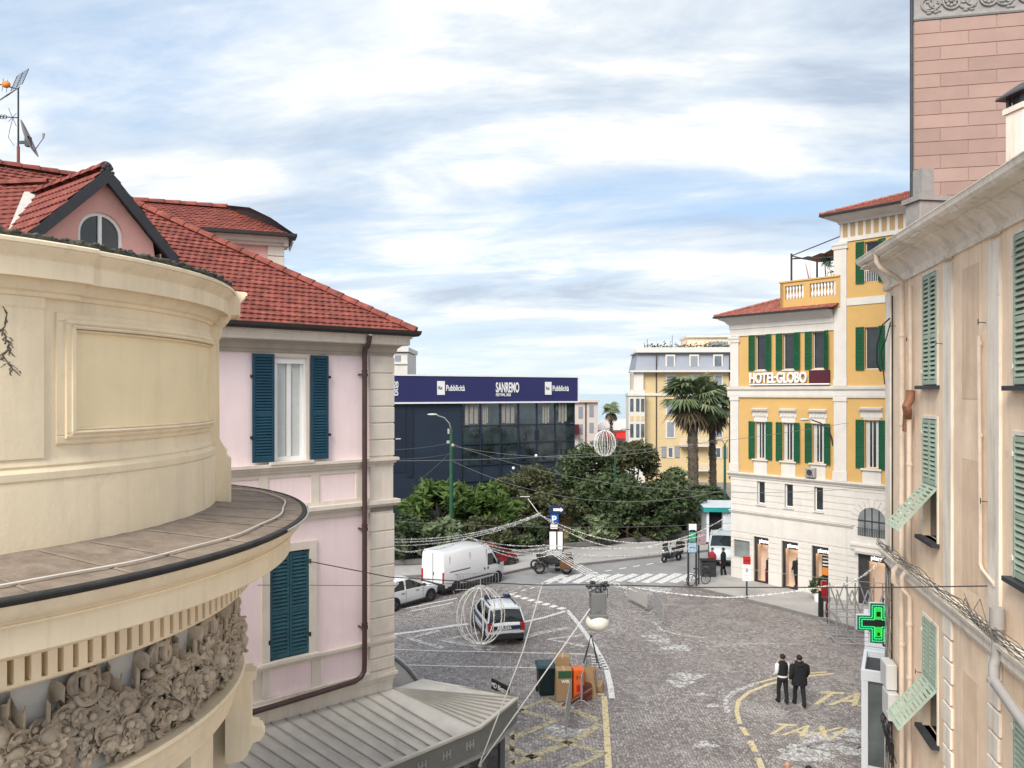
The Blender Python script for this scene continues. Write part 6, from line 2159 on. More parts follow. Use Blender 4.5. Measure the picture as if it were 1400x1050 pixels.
by = MB()
for (x0, x1, y0, y1) in ((-0.7, yx(880), -1.3, 3),):
    by.box(x0, y0, yz(720), x1, y1, yz(537))
    by.box(x0 - 0.1, y0 - 0.15, yz(541), x1 + 0.1, y1, yz(538))
    by.box(x0 + 0.1, y0, yz(537), x1, y0 + 0.1, yz(533))
by.box(0.0, -0.4, yz(537), 1.2, 3, yz(508))
by.build('bay_tower', M['hotel_white'], yb)
bw_ = MB()
for u in (862.5, 870.5, 877):
    for v0, v1 in ((545, 562), (579, 597)):
        bw_.box(yx(u - 2.2), -1.36, yz(v1), yx(u + 2.2), -1.31, yz(v0))
bw_.parts('bay_window', M['farglass'], yb)
pp_ = MB()
for u in (862.5, 870.5, 877):
    pp_.box(yx(u - 2.2), -1.34, yz(575), yx(u + 2.2), -1.31, yz(568)).box(yx(u - 2.2), -1.34, yz(612), yx(u + 2.2), -1.31, yz(602))
pp_.parts('bay_panel', M['hazed_yellow'], yb)
ph = MB().box(yx(943), 2.5, yz(481), yx(1050), 8, yz(460)).build('penthouse', M['peach'], yb)
MB().box(yx(941), 2.2, yz(460), yx(1050), 8.3, yz(457)).build('roof', M['hotel_white'], ph)
MB().box(yx(972), 2.0, yz(481), yx(998), 2.5, yz(466)).build('glazed_terrace', M['glass_lt'], ph)
pl = MB()
g = random.Random(8)
for k in range(420):
    x = g.uniform(yx(880), yx(998))
    z = yz(476) + abs(g.gauss(0, 0.28))
    d = g.uniform(0.10, 0.22)
    a = g.uniform(0, 6.28)
    pl.poly([(x, 0.1 + g.uniform(0, .4), z), (x + d * math.cos(a), 0.1, z + d * math.sin(a)), (x + d, 0.3, z + d)])
pl.build('roof_garden', leaf_mat('distant planter leaves', (0.05, 0.06, 0.03), (0.09, 0.10, 0.06), (0.16, 0.15, 0.11)), yb)
MB().cyl((yx(886), 1, yz(480)), (yx(886), 1, yz(463)), 0.04, None, 4).cyl((yx(920), 1, yz(480)), (yx(920), 1, yz(458)), 0.035, None, 4).parts('aerial', M['darkmetal'], yb)

pb2 = thing('pale_building', 'distant pale pinkish house with grey windows right of the navy glass building', 'building', P(780, 640, 110).xy.to_3d(), R(6))
p11 = 110 / FPX
def qx(u): return (u - 780) * p11
def qz(v): return H - (v - HV) * p11
MB().box(0, 0, 0, qx(818), 8, qz(550)).build('wall', M['pale_pink'], pb2)
MB().box(-0.3, -0.4, qz(550), qx(819.5), 8.3, qz(546.5)).build('roof', M['pale_pink'], pb2)
for u, v0, v1 in ((794, 556, 572), (809, 554, 570), (809, 578, 592), (794, 600, 612), (812, 602, 616), (794, 580, 594)):
    f_ = MB().box(qx(u - 3), -0.05, qz(v1), qx(u + 3), 0.2, qz(v0)).build('window', M['slat_blue'], pb2)
MB().cyl((qx(801), -0.1, 0), (qx(801), -0.1, qz(550)), 0.09, None, 6).build('rainwater_pipe', M['brownpipe'], pb2)
MB().box(0, -0.9, qz(594), qx(790), 0, qz(580)).build('loggia', M['maroon'], pb2)
pb3 = thing('white_villa', 'distant white house with a red awning between the slim palm and the yellow building', 'building', P(822, 640, 118).xy.to_3d(), R(0))
p12 = 118 / FPX
MB().box(-1.0, 0, 0, 44 * p12, 8, H - (588 - HV) * p12).build('wall', M['hotel_white'], pb3)
MB().loft([[(-1.3, -0.3, H - (588 - HV) * p12), (46 * p12, -0.3, H - (588 - HV) * p12), (46 * p12, 8.3, H - (588 - HV) * p12), (-1.3, 8.3, H - (588 - HV) * p12)], [(12 * p12, 3, H - (574 - HV) * p12), (40 * p12, 3, H - (574 - HV) * p12), (40 * p12, 5, H - (574 - HV) * p12), (12 * p12, 5, H - (574 - HV) * p12)]]).build('roof', M['pale_pink'], pb3)
MB().ext([(4 * p12, -1.6, H - (597 - HV) * p12), (38 * p12, -1.6, H - (599 - HV) * p12), (38 * p12, -0.1, H - (590 - HV) * p12), (4 * p12, -0.1, H - (590 - HV) * p12)], (0, 0, -0.1)).build('awning', M['red'], pb3)
bw_ = MB()
for u in (4, 14, 24, 34):
    bw_.box(u * p12, -0.05, H - (622 - HV) * p12, (u + 5) * p12, 0, H - (603 - HV) * p12)
bw_.build('window', M['slat_blue'], pb3)
pb4 = thing('white_apartment_block', 'distant white block rising behind the left end of the navy building', 'building', P(520, 640, 88).xy.to_3d(), R(0))
p8 = 88 / FPX
MB().box(-3, 0, 0, 37 * p8, 8, H - (482 - HV) * p8).build('wall', M['hotel_white'], pb4)
MB().box(-3.2, -0.3, H - (481 - HV) * p8, 39 * p8, 8.3, H - (475 - HV) * p8).box(-3.1, -0.15, H - (498 - HV) * p8, 37.6 * p8, 0, H - (495 - HV) * p8).build('cornice', M['hotel_white'], pb4)
MB().box(20 * p8, -0.06, H - (497 - HV) * p8, 28 * p8, 0.0, H - (486 - HV) * p8).build('window', M['slat_blue'], pb4)

# teal-roofed kiosk, left of the hotel corner
kq = P(966, 700, 56)
kk = thing('teal_roof_kiosk', 'pale grey kiosk with a teal roof edge beyond the hotel corner', 'kiosk', (kq.x, kq.y, 0), R(-6))
k5 = 56 / FPX
zr = H - (693 - HV) * k5
MB().box(0, 0, 0, 0.18, 3, zr - 0.3).box(1.15, 0, 0, 2.6, 3, zr - 0.3).box(0.18, 0, 2.0 + 0.55, 1.15, 0.1, zr - 0.3).box(0.18, 2, 0, 1.15, 2.1, zr - 0.3).build('wall', M['alu'], kk)
MB().box(0.18, 0.5, 0, 1.15, 0.52, 2.55).build('door_opening', M['dark'], kk)
MB().box(-0.25, -0.3, zr - 0.32, 2.8, 3.2, zr).build('roof_fascia', mat('teal roof edge', (0.015, 0.28, 0.27), 0.5, 0.08, 2, 0), kk)
MB().box(-0.28, -0.33, zr, 2.83, 3.23, zr + 0.06).build('roof', M['alu'], kk)
# beige shed behind the parking sign
hq = P(758, 720, 57)
hk_ = thing('beige_shed', 'small beige hut under the trees behind the blue parking sign', 'hut', (hq.x, hq.y, 0), R(8))
k5 = 57 / FPX
MB().box(0, 0, 0, 36 * k5, 2.5, 2.05).build('wall', mat('beige hut wall', (0.42, 0.31, 0.18), 0.85, 0.1, 1, 0.1), hk_)
MB().loft([[(-0.8, -0.5, 1.95), (2.4, -0.5, 1.95), (2.4, 3, 1.95), (-0.8, 3, 1.95)], [(-0.6, 0.3, 2.5), (2.2, 0.3, 2.5), (2.2, 2.2, 2.5), (-0.6, 2.2, 2.5)]]).build('roof', M['trim_dark'], hk_)
# low garden wall behind the planting
lw_ = thing('garden_wall', 'low dark garden wall along the back of the far pavement', 'wall', (0, 0, 0))
for (a, b) in (((-14, 47.25), (-4, 48.95)), ((-4, 48.95), (0.5, 51.25)), ((0.5, 51.25), (4.5, 53.95)), ((4.5, 53.95), (12, 57.25)), ((12, 57.25), (22, 68))):
    d = Vector((b[0] - a[0], b[1] - a[1], 0))
    MB().box(0, 0, 0, d.length, 0.25, 0.45).build('panel', M['kerb'], lw_, loc=(a[0], a[1], 0), rotz=math.atan2(d.y, d.x))

# ================================================================ TREES AND PLANTS
M['bark'] = mat('grey brown bark', (0.10, 0.08, 0.06), 0.95, 0.3, 5, 0.6, 20)
M['leaf_bright'] = leaf_mat('bright green broad leaves', (0.042, 0.085, 0.018), (0.080, 0.145, 0.032), (0.14, 0.21, 0.06))
M['leaf_dark'] = leaf_mat('dark evergreen leaves', (0.032, 0.058, 0.024), (0.066, 0.10, 0.042), (0.135, 0.17, 0.08))
M['leaf_olive'] = leaf_mat('olive brown leaves', (0.050, 0.064, 0.030), (0.085, 0.096, 0.044), (0.14, 0.14, 0.068))
M['leaf_palm'] = leaf_mat('palm leaves', (0.075, 0.115, 0.05), (0.14, 0.195, 0.095), (0.28, 0.32, 0.19))
M['leaf_dead'] = leaf_mat('dry palm skirt', (0.10, 0.075, 0.045), (0.17, 0.13, 0.08), (0.24, 0.20, 0.13))
def crown_mesh(name, w, d, h, z0, m, n, size, seed, clumps=26, aspect=2.0):
    g = random.Random(seed)
    mb = MB()
    cl = []
    for i in range(clumps):
        th = g.uniform(0, 2 * PI)
        q = g.uniform(-0.75, 1.0)
        rr = math.sqrt(max(0.05, 1 - q * q)) * g.uniform(0.55, 1.0)
        cl.append((Vector((rr * math.cos(th) * w / 2, rr * math.sin(th) * d / 2, z0 + h / 2 + q * h / 2 * 0.88)), g.uniform(0.14, 0.30) * min(w, h)))
    for i in range(n):
        c, r = cl[int(g.random() * clumps)]
        v = Vector((g.gauss(0, 1), g.gauss(0, 1), g.gauss(0, 1)))
        v = v.normalized() * r * (g.random() ** 0.45)
        v.z *= 0.75
        p = c + v
        a = Vector((g.gauss(0, 1), g.gauss(0, 1), g.gauss(0, 0.6))).normalized()
        b = a.cross(Vector((g.gauss(0, 1), g.gauss(0, 1), g.gauss(0, 1)))).normalized()
        s = size * g.uniform(0.6, 1.35)
        a = a * s
        b = b * s / aspect
        mb.add([p - a, p - b * 0.9 - a * 0.1, p + a, p + b * 0.9 - a * 0.1], [(0, 1, 2, 3)])
    return mb.mesh(name, m), cl
def trunk_mesh(name, cl, z_top, r, m, seed, n_limbs=9):
    g = random.Random(seed)
    mb = MB()
    p = [Vector((0, 0, 0)), Vector((g.uniform(-.1, .1), g.uniform(-.1, .1), z_top * 0.35)), Vector((g.uniform(-.2, .2), g.uniform(-.2, .2), z_top * 0.7)), Vector((g.uniform(-.2, .2), 0, z_top))]
    mb.tube(p, [r * 1.25, r, r * 0.8, r * 0.5], 8)
    for c, rr in cl[:n_limbs]:
        s = p[1] + (p[2] - p[1]) * g.random()
        mid = (s + c) / 2 + Vector((0, 0, -0.1))
        mb.tube([s, mid, c], [r * 0.5, r * 0.3, r * 0.1], 6)
    return mb.mesh(name, m, True)
_tk = {}
def tree(kind, u, vtop, wpx, Y, zb, label, m, cat='tree', size=0.16, n=3000, seed=1, group='trees along the far pavement', aspect=2.0, depth=None, vbase=None):
    top = P(u, vtop, Y).z
    w = wpx * Y / FPX
    x = (u - CX) / FPX * Y
    t = thing(kind, label, cat, (x, Y, 0.14), random.Random(seed).uniform(0, 6))
    h = top - zb
    me, cl = crown_mesh('crown', w * 0.86, (depth or w) * 0.86, h * 0.90, zb - 0.14 + h * 0.04, m, n, size, seed, int(16 + w * 3.2), aspect)
    put('crown', me, t)
    tm = trunk_mesh('trunk', cl, zb + h * 0.55, max(0.07, 0.022 * top + 0.03 * w * 0.4), M['bark'], seed)
    put('trunk', tm, t)
    t['group'] = group
    return t
T_ = [
 ('broadleaf_tree', 597, 655, 110, 54, 0.9, 'bright green broad leaved tree at the left, beside the green lamp post', 'leaf_bright', 0.48, 2400, 3.2),
 ('broadleaf_tree', 668, 662, 92, 54.5, 0.9, 'smaller bright green broad leaved tree in front of the navy building', 'leaf_bright', 0.46, 2000, 3.2),
 ('olive_tree', 722, 638, 112, 58.5, 0.9, 'brownish green rounded tree in front of the navy glass front', 'leaf_olive', 0.20, 6000, 2.0),
 ('evergreen_tree', 808, 608, 100, 61, 1.0, 'tall dark evergreen tree beneath the hanging ball of lights', 'leaf_dark', 0.21, 6200, 2.0),
 ('olive_tree', 866, 602, 104, 62.5, 1.0, 'tallest olive green tree in front of the white bay tower', 'leaf_olive', 0.21, 6200, 2.0),
 ('evergreen_tree', 838, 645, 120, 58, 0.6, 'broad dark tree at the centre of the far pavement', 'leaf_dark', 0.21, 6000, 2.0),
 ('evergreen_tree', 916, 650, 100, 59, 1.7, 'dark tree with a bare brown trunk left of the teal kiosk', 'leaf_dark', 0.21, 5200, 2.0),
 ('olive_tree', 762, 668, 100, 57.0, 1.0, 'low dark olive tree over the beige hut', 'leaf_olive', 0.20, 4600, 2.0),
 ('evergreen_tree', 884, 668, 100, 57.4, 0.8, 'low dark tree left of the bare brown trunk', 'leaf_dark', 0.21, 4800, 2.0),
 ('evergreen_tree', 964, 662, 70, 65, 0.8, 'dark bushy tree behind the teal roofed kiosk', 'leaf_dark', 0.21, 3000, 2.0)]
for k, (kd, u, v, wd, Y, zb, lab, lm, sz, n, asp) in enumerate(T_):
    tree(kd, u, v, wd, Y, zb, lab, M[lm], size=sz, n=n, seed=k + 1, aspect=asp)
SH_ = [(545, 700, 84, 49.6, 'dark green hedge shrub at the left end, behind the white hatchback'), (604, 708, 84, 50.6, 'dark green hedge shrub behind the white van roof'), (660, 706, 80, 52.0, 'dark green shrub right of the white van'),
       (710, 708, 76, 53.2, 'dark green shrub left of the blue parking sign'), (808, 705, 72, 55.6, 'dark shrub right of the beige hut'), (858, 702, 74, 56.4, 'dark shrub in the middle of the far planting'),
       (900, 706, 66, 57.2, 'dark shrub below the bare brown trunk'), (946, 700, 56, 60, 'dark shrub left of the teal roofed kiosk')]
for k, (u, v, wd, Y, lab) in enumerate(SH_):
    tree('shrub', u, v, wd, Y, 0.1, lab, M[('leaf_dark', 'leaf_palm', 'leaf_olive')[k % 3]], 'shrub', (0.19, 0.26, 0.17)[k % 3], (2600, 1700, 2600)[k % 3], 30 + k, 'shrubs along the far pavement')
rw = tree('brown_trunk_shrub', 925, 640, 44, 64, 3.2, 'grey green fan palm bush below the large palms', M['leaf_palm'], 'shrub', 0.3, 900, 55, None or 'shrubs along the far pavement', 3.0)

def frond_fan(mb, base, d, L, R0, g, nseg=22, droop=0.5):
    """fan leaf: petiole then a pleated disc of narrow blades"""
    d = d.normalized()
    side = d.cross(Vector((0, 0, 1)))
    side = side.normalized() if side.length > 0.05 else Vector((1, 0, 0))
    nrm = side.cross(d)
    hub = base + d * L
    mb.tube([base, base + d * L * 0.5 + nrm * 0.04, hub], [0.03, 0.022, 0.018], 4, False)
    for i in range(nseg):
        a = -2.0 + 4.0 * i / (nseg - 1)
        bd = (d * math.cos(a) + side * math.sin(a)).normalized()
        RR = R0 * (0.75 + 0.25 * math.cos(a * 0.7)) * g.uniform(0.85, 1.1)
        w = RR * 0.075
        pd = (d * -math.sin(a) + side * math.cos(a))
        tip = hub + bd * RR + Vector((0, 0, -droop * RR * g.uniform(0.3, 0.7)))
        mid = hub + bd * RR * 0.55 + nrm * 0.05
        mb.add([hub, mid - pd * w, tip, mid + pd * w], [(0, 1, 2, 3)])
def palm(label, u, vc, vtop, Y, rt, R0, nf, seed, group='palms in front of the yellow building', skirt=True, lean=0.0, ell=0.8):
    g = random.Random(seed)
    c = P(u, vc, Y)
    t = thing('palm_tree', label, 'palm', (c.x, Y, 0.14), 0, group)
    hz_ = c.z
    mb = MB()
    pts, rs = [], []
    n = 26
    for i in range(n + 1):
        q = i / n
        pts.append((lean * (1 - q) + 0.05 * math.sin(q * 5), 0, hz_ * q))
        rs.append(rt * (1.1 - 0.2 * q) * (1.07 if i % 2 else 0.96) * (1.35 if q > 0.88 else 1))
    mb.tube(pts, rs, 10)
    for i in range(160):
        q = g.random()
        a = g.uniform(0, 6.28)
        p = Vector((lean * (1 - q) + rt * math.cos(a), rt * math.sin(a), hz_ * q))
        mb.beam(p, p + Vector((math.cos(a) * 0.10, math.sin(a) * 0.10, 0.12)), 0.10, 0.02)
    mb.build('trunk', M['bark'], t)
    mb = MB()
    top = Vector((0.05 * math.sin(5), 0, hz_))
    for i in range(nf):
        a = g.uniform(0, 2 * PI)
        e = g.uniform(-0.55, 1.25)
        d = Vector((math.cos(a) * math.cos(e), math.sin(a) * math.cos(e), math.sin(e)))
        frond_fan(mb, top + Vector((0, 0, g.uniform(-0.2, 0.2))), d, R0 * g.uniform(0.55, 0.95) * ell, R0 * g.uniform(0.8, 1.1), g, 20, 0.55)
    mb.build('crown', M['leaf_palm'], t)
    if skirt:
        mb = MB()
        for i in range(26):
            a = g.uniform(0, 2 * PI)
            e = g.uniform(-1.45, -0.75)
            d = Vector((math.cos(a) * math.cos(e), math.sin(a) * math.cos(e), math.sin(e)))
            frond_fan(mb, top + Vector((0, 0, -0.15)), d, R0 * 0.55, R0 * 0.7, g, 12, 0.6)
        mb.build('dry_skirt', M['leaf_dead'], t)
    return t
palm('big fan palm with a thick trunk, left of the two by the hotel', 947, 548, 512, 68, 0.46, 2.15, 40, 61)
palm('second fan palm with a slimmer trunk, next to the hotel corner', 974, 556, 524, 72, 0.32, 2.05, 34, 62)
palm('slim distant palm with a small tufted crown right of the navy building', 836, 562, 545, 76, 0.13, 0.85, 18, 63, 'palms in front of the yellow building', True, 0, 0.6)
# ================================================================ VEHICLES
M['carwhite'] = mat('white car paint', (0.74, 0.75, 0.76), 0.3, 0.02, 0.6, 0, coat=0.6, spec=0.5)
M['carglass'] = glass_mat('dark car glass', (0.012, 0.016, 0.018), 0.05, 0.4)
M['tyre'] = mat('tyre rubber', (0.018, 0.018, 0.019), 0.8, 0.15, 5, 0.1)
M['alloy'] = mat('dark alloy', (0.16, 0.16, 0.165), 0.35, 0.1, 5, 0, metal=0.6)
M['plastic'] = mat('black bumper plastic', (0.025, 0.026, 0.028), 0.6, 0.1, 3, 0)
M['taillamp'] = mat('red tail lamp', (0.35, 0.012, 0.012), 0.25, 0.1, 3, 0, coat=0.5)
M['headlamp'] = mat('clear lamp glass', (0.55, 0.57, 0.60), 0.15, 0.1, 6, 0, coat=0.5)
M['policeblue'] = mat('dark blue livery stripe', (0.015, 0.035, 0.09), 0.35, 0.1, 3, 0)
M['bluelamp'] = mat('blue beacon', (0.012, 0.02, 0.08), 0.2, 0.1, 3, 0, coat=0.5)
M['plate'] = mat('number plate', (0.62, 0.64, 0.66), 0.5, 0.05, 9, 0)

def section(x, hw, zs, zm, zbelt, top=None, tw=0.9, tumble=0.06):
    """ring of a car body at station x: sill, bulge, belt, deck"""
    return [(x, -hw * 0.86, zs), (x, -hw, zs + 0.16), (x, -hw * 1.0, zm), (x, -hw * (1 - tumble * 0.6), zbelt), (x, -hw * 0.72, zbelt + 0.035), (x, 0, zbelt + 0.055),
            (x, hw * 0.72, zbelt + 0.035), (x, hw * (1 - tumble * 0.6), zbelt), (x, hw, zm), (x, hw, zs + 0.16), (x, hw * 0.86, zs), (x, 0, zs)]
def cabin(x, hb, zb, ht, zt):
    return [(x[0], -hb, zb), (x[1], -ht, zt - 0.03), (x[1], -ht * 0.82, zt), (x[1], 0, zt + 0.02), (x[1], ht * 0.82, zt), (x[1], ht, zt - 0.03), (x[0], hb, zb)]
def wheel(root, x, y, r, w, rimmat=None):
    s_ = 1 if y > 0 else -1
    mb = MB().lathe([(r * 0.62, -w / 2), (r * 0.93, -w / 2), (r, -w * 0.36), (r, w * 0.36), (r * 0.93, w / 2), (r * 0.62, w / 2)], 0, 2 * PI, 28)
    mb.xf(Matrix.Translation((x, y, r)) @ Matrix.Rotation(PI / 2, 4, 'X'))
    wh = mb.build('wheel', M['tyre'], root, 40)
    mb = MB()
    mb.lathe([(0.001, w * 0.30), (r * 0.16, w * 0.34), (r * 0.2, w * 0.26), (r * 0.54, w * 0.30), (r * 0.63, w * 0.44), (r * 0.63, -w * 0.4), (0.001, -w * 0.35)], 0, 2 * PI, 20)
    for k in range(5):
        a = 2 * PI * k / 5
        mb.beam((r * 0.15 * math.cos(a), r * 0.15 * math.sin(a), w * 0.36), (r * 0.6 * math.cos(a), r * 0.6 * math.sin(a), w * 0.42), r * 0.16, 0.02, Vector((0, 0, 1)))
    mb.xf(Matrix.Translation((x, y, r)) @ (Matrix.Rotation(PI / 2, 4, 'X') if s_ < 0 else Matrix.Rotation(-PI / 2, 4, 'X')))
    mb.build('rim', rimmat or M['alloy'], wh, 40)
def arch(root_mb, x, y, r, hw):
    s_ = 1 if y > 0 else -1
    m = MB().lathe([(0.001, 0.0), (r * 1.17, 0.0), (r * 1.19, 0.012), (0.001, 0.012)], 0, 2 * PI, 24)
    m.xf(Matrix.Translation((x, s_ * (hw + 0.001), r)) @ Matrix.Rotation(-s_ * PI / 2, 4, 'X'))
    root_mb.add(m.v, m.f)

def car(name, label, cat, loc, heading, L, Wd, Ht, belt, r, wb, style, paint, suv=False):
    """heading: world direction of the nose; local +x forward"""
    t = thing(name, label, cat, loc, heading)
    hw = Wd / 2
    clr = 0.26 if suv else 0.18
    x0, x1 = -L / 2, L / 2
    secs = [section(x0, hw * 0.80, clr + 0.22, belt * 0.66, belt - 0.14), section(x0 + 0.06, hw * 0.92, clr + 0.06, belt * 0.66, belt - 0.06), section(x0 + 0.30, hw * 0.985, clr, belt * 0.66, belt),
            section(x0 + L * 0.30, hw, clr, belt * 0.68, belt), section(x0 + L * 0.55, hw, clr, belt * 0.68, belt - 0.02), section(x0 + L * 0.68, hw * 0.995, clr, belt * 0.68, belt - 0.04),
            section(x0 + L * 0.80, hw * 0.975, clr, belt * 0.66, belt - 0.10), section(x1 - 0.28, hw * 0.93, clr + 0.02, belt * 0.62, belt - 0.17), section(x1 - 0.09, hw * 0.82, clr + 0.05, belt * 0.58, belt - 0.25), section(x1, hw * 0.66, clr + 0.16, belt * 0.5, belt - 0.36)]
    MB().loft(secs).build('body', paint, t, 38)
    # glasshouse: stations rear to front
    zt = Ht
    a, b, c, d = style     # rear glass foot, rear roof, front roof, windscreen foot
    hb, ht = hw * 0.93, hw * 0.76
    st = [cabin((a, a + 0.02), hb * 0.95, belt - 0.03, hb * 0.93, belt + 0.02), cabin(((a + b) / 2, (a + b) / 2), hb, belt - 0.03, (hb + ht) / 2, belt + (zt - belt) * 0.58),
          cabin((b - 0.02, b), hb, belt - 0.03, ht, zt - 0.03), cabin((b + 0.3, b + 0.3), hb, belt - 0.03, ht * 1.01, zt - 0.005), cabin(((b + c) / 2, (b + c) / 2), hb, belt - 0.03, ht * 1.02, zt),
          cabin((c, c), hb, belt - 0.03, ht, zt - 0.03), cabin(((c + d) / 2, (c + d) / 2), hb, belt - 0.04, (hb + ht) / 2, belt + (zt - belt) * 0.52), cabin((d, d), hb * 0.92, belt - 0.07, hb * 0.9, belt - 0.01)]
    MB().loft(st).build('glasshouse', M['carglass'], t, 38)
    rf = MB()
    rs = []
    for x, w, z in ((b - 0.10, ht * 0.96, zt - 0.035), (b + 0.3, ht * 1.0, zt + 0.005), ((b + c) / 2, ht * 1.01, zt + 0.012), (c + 0.02, ht * 0.96, zt - 0.022)):
        rs.append([(x, -w * 1.03, z - 0.075), (x, -w * 1.0, z - 0.02), (x, -w * 0.82, z + 0.012), (x, 0, z + 0.032), (x, w * 0.82, z + 0.012), (x, w, z - 0.02), (x, w * 1.03, z - 0.075), (x, 0, z - 0.03)])
    rf.loft(rs)
    def pillar(p0, z0, y0, p1, z1, y1, w=0.09):
        for s_ in (-1, 1):
            rf.beam((p0, s_ * y0, z0), (p1, s_ * y1, z1), w, 0.045, Vector((0, 1, 0)))
    pillar(d + 0.02, belt - 0.03, hb * 0.99, c, zt - 0.05, ht * 1.02, 0.07)
    pillar(a + 0.05, belt - 0.02, hb * 1.0, b, zt - 0.05, ht * 1.02, 0.20 if not suv else 0.16)
    pillar((b + c) / 2 - 0.05, belt - 0.02, hb * 1.0, (b + c) / 2 - 0.02, zt - 0.05, ht * 1.035, 0.08)
    rf.build('roof', paint, t, 38)
    ar_ = MB()
    for x in (-wb / 2, wb / 2):
        for s_ in (-1, 1):
            arch(ar_, x, s_, r, hw)
    for s_ in (-1, 1):
        ar_.box(-wb / 2 + r, s_ * hw - 0.02 if s_ > 0 else -hw - 0.008, clr, wb / 2 - r, s_ * hw + 0.008 if s_ > 0 else -hw + 0.02, clr + 0.10)
    ar_.parts('wheel_arch', M['plastic'], t)
    for x in (-wb / 2, wb / 2):
        for s_ in (-1, 1):
            wheel(t, x, s_ * (hw - 0.07), r, 0.2)
    bm = MB()
    bm.bbox(x0 - 0.05, -hw * 0.90, clr + 0.04, x0 + 0.14, hw * 0.90, clr + (0.30 if suv else 0.22), 0.04)
    bm.bbox(x1 - 0.16, -hw * 0.78, clr + 0.04, x1 + 0.03, hw * 0.78, clr + 0.22, 0.04)
    bm.build('bumper', M['plastic'], t)
    for s_ in (-1, 1):
        MB().bbox(x0 - 0.015, s_ * hw * 0.82 - 0.11, belt - 0.36, x0 + 0.24, s_ * hw * 0.82 + 0.11, belt - 0.03, 0.02).build('tail_lamp', M['taillamp'], t)
        MB().bbox(x1 - 0.34, s_ * hw * 0.68 - 0.14, belt - 0.36, x1 - 0.06, s_ * hw * 0.68 + 0.14, belt - 0.24, 0.02).build('headlamp', M['headlamp'], t)
        MB().bbox(d - 0.38, s_ * (hw + 0.10) - 0.07, belt + 0.02, d - 0.24, s_ * (hw + 0.10) + 0.07, belt + 0.15, 0.02).build('door_mirror', M['plastic'], t)
    MB().box(x0 - 0.06, -0.25, clr + 0.34, x0 - 0.045, 0.25, clr + 0.45).build('number_plate', M['plate'], t)
    hd = MB()
    for s_ in (-1, 1):
        for x in ((b + c) / 2 - 0.35, (b + c) / 2 + 0.65):
            hd.box(x, s_ * hw - 0.012, belt - 0.16, x + 0.18, s_ * hw + 0.012, belt - 0.13)
        for x in ((b + c) / 2 - 0.06, d - 0.30, a + 0.55):
            hd.box(x, s_ * hw * 0.997 - 0.006, clr + 0.16, x + 0.012, s_ * hw * 0.997 + 0.006, belt - 0.05)
    hd.build('door_handle', M['plastic'], t)
    return t
# parked white hatchback
car('parked_car', 'white hatchback parked at the left, just behind the pink building corner', 'car', (-5.75, 40.1, 0.006), R(50), 3.95, 1.72, 1.43, 0.93, 0.32, 2.5, (-1.88, -0.85, 0.0, 1.0), M['carwhite'])
# police estate
pc = car('police_car', 'white police four wheel drive with dark blue stripes and roof beacons, seen from behind', 'police car', (-0.72, 35.2, 0.006), math.atan2(0.97, -0.25), 3.95, 1.72, 1.60, 1.02, 0.35, 2.35, (-1.90, -1.55, 0.2, 0.95), M['carwhite'], True)
st_ = MB()
for s_ in (-1, 1):
    st_.box(-1.6, s_ * 0.86 - 0.006, 0.72, 1.3, s_ * 0.86 + 0.006, 0.92)
st_.box(-2.03, -0.62, 0.74, -1.955, 0.62, 0.90)
st_.build('livery_stripe', M['policeblue'], pc)
bb_ = MB()
for y in (-0.45, 0.45):
    bb_.bbox(-0.30, y - 0.16, 1.64, -0.02, y + 0.16, 1.78, 0.03)
bb_.parts('beacon', M['bluelamp'], pc)
MB().box(-1.3, -0.6, 1.625, 0.0, -0.56, 1.66).box(-1.3, 0.56, 1.625, 0.0, 0.6, 1.66).box(-0.2, -0.5, 1.62, -0.1, 0.5, 1.66).build('roof_rail', M['plastic'], pc)
text_on('lettering', 'POLIZIA', 0.17, M['carwhite'], pc, (-2.036, 0.42, 0.76), rot=(PI / 2, 0, -PI / 2), depth=0.006, bold=0.006)
# white high-roof van
vn = thing('delivery_van', 'white high roof panel van with closed rear doors parked behind the hatchback', 'van', (-2.68, 43.85, 0.006), math.atan2(2.75, 2.5))
vn.scale = (0.93, 0.95, 0.95)
L, hw = 5.3, 1.0
x0, x1 = -L / 2, L / 2
def vsec(x, w, z0, zt, rr=0.16, wt=None):
    wt = wt or w * 0.93
    return [(x, -w * 0.92, z0), (x, -w, z0 + 0.12), (x, -w, 1.15), (x, -wt, zt - rr), (x, -wt + rr * 0.55, zt - 0.03), (x, 0, zt + 0.02), (x, wt - rr * 0.55, zt - 0.03), (x, wt, zt - rr), (x, w, 1.15), (x, w, z0 + 0.12), (x, w * 0.92, z0), (x, 0, z0)]
sec = [vsec(x0, hw * 0.97, 0.38, 2.40), vsec(x0 + 0.10, hw, 0.34, 2.48), vsec(-0.6, hw, 0.34, 2.52), vsec(0.75, hw, 0.34, 2.50), vsec(1.15, hw * 0.99, 0.34, 2.40), vsec(1.55, hw * 0.985, 0.34, 2.0), vsec(1.90, hw * 0.97, 0.34, 1.45, 0.08), vsec(1.98, hw * 0.96, 0.34, 1.30, 0.08), vsec(2.35, hw * 0.93, 0.36, 1.16, 0.10), vsec(2.58, hw * 0.82, 0.40, 0.98, 0.1), vsec(x1, hw * 0.68, 0.48, 0.80, 0.1)]
MB().loft(sec).build('body', M['carwhite'], vn, 35)
gw = MB()
for s_ in (-1, 1):
    gw.ext([(0.95, s_ * (hw - 0.005), 1.22), (1.80, s_ * (hw - 0.018), 1.22), (1.62, s_ * (hw - 0.035), 1.52), (1.36, s_ * (hw * 0.955), 1.88), (0.98, s_ * (hw * 0.962), 1.90)], (0, s_ * 0.02, 0))
gw.ext([(1.60, -0.84, 1.98), (1.60, 0.84, 1.98), (1.96, 0.88, 1.36), (1.96, -0.88, 1.36)], (0.035, 0, 0.03))
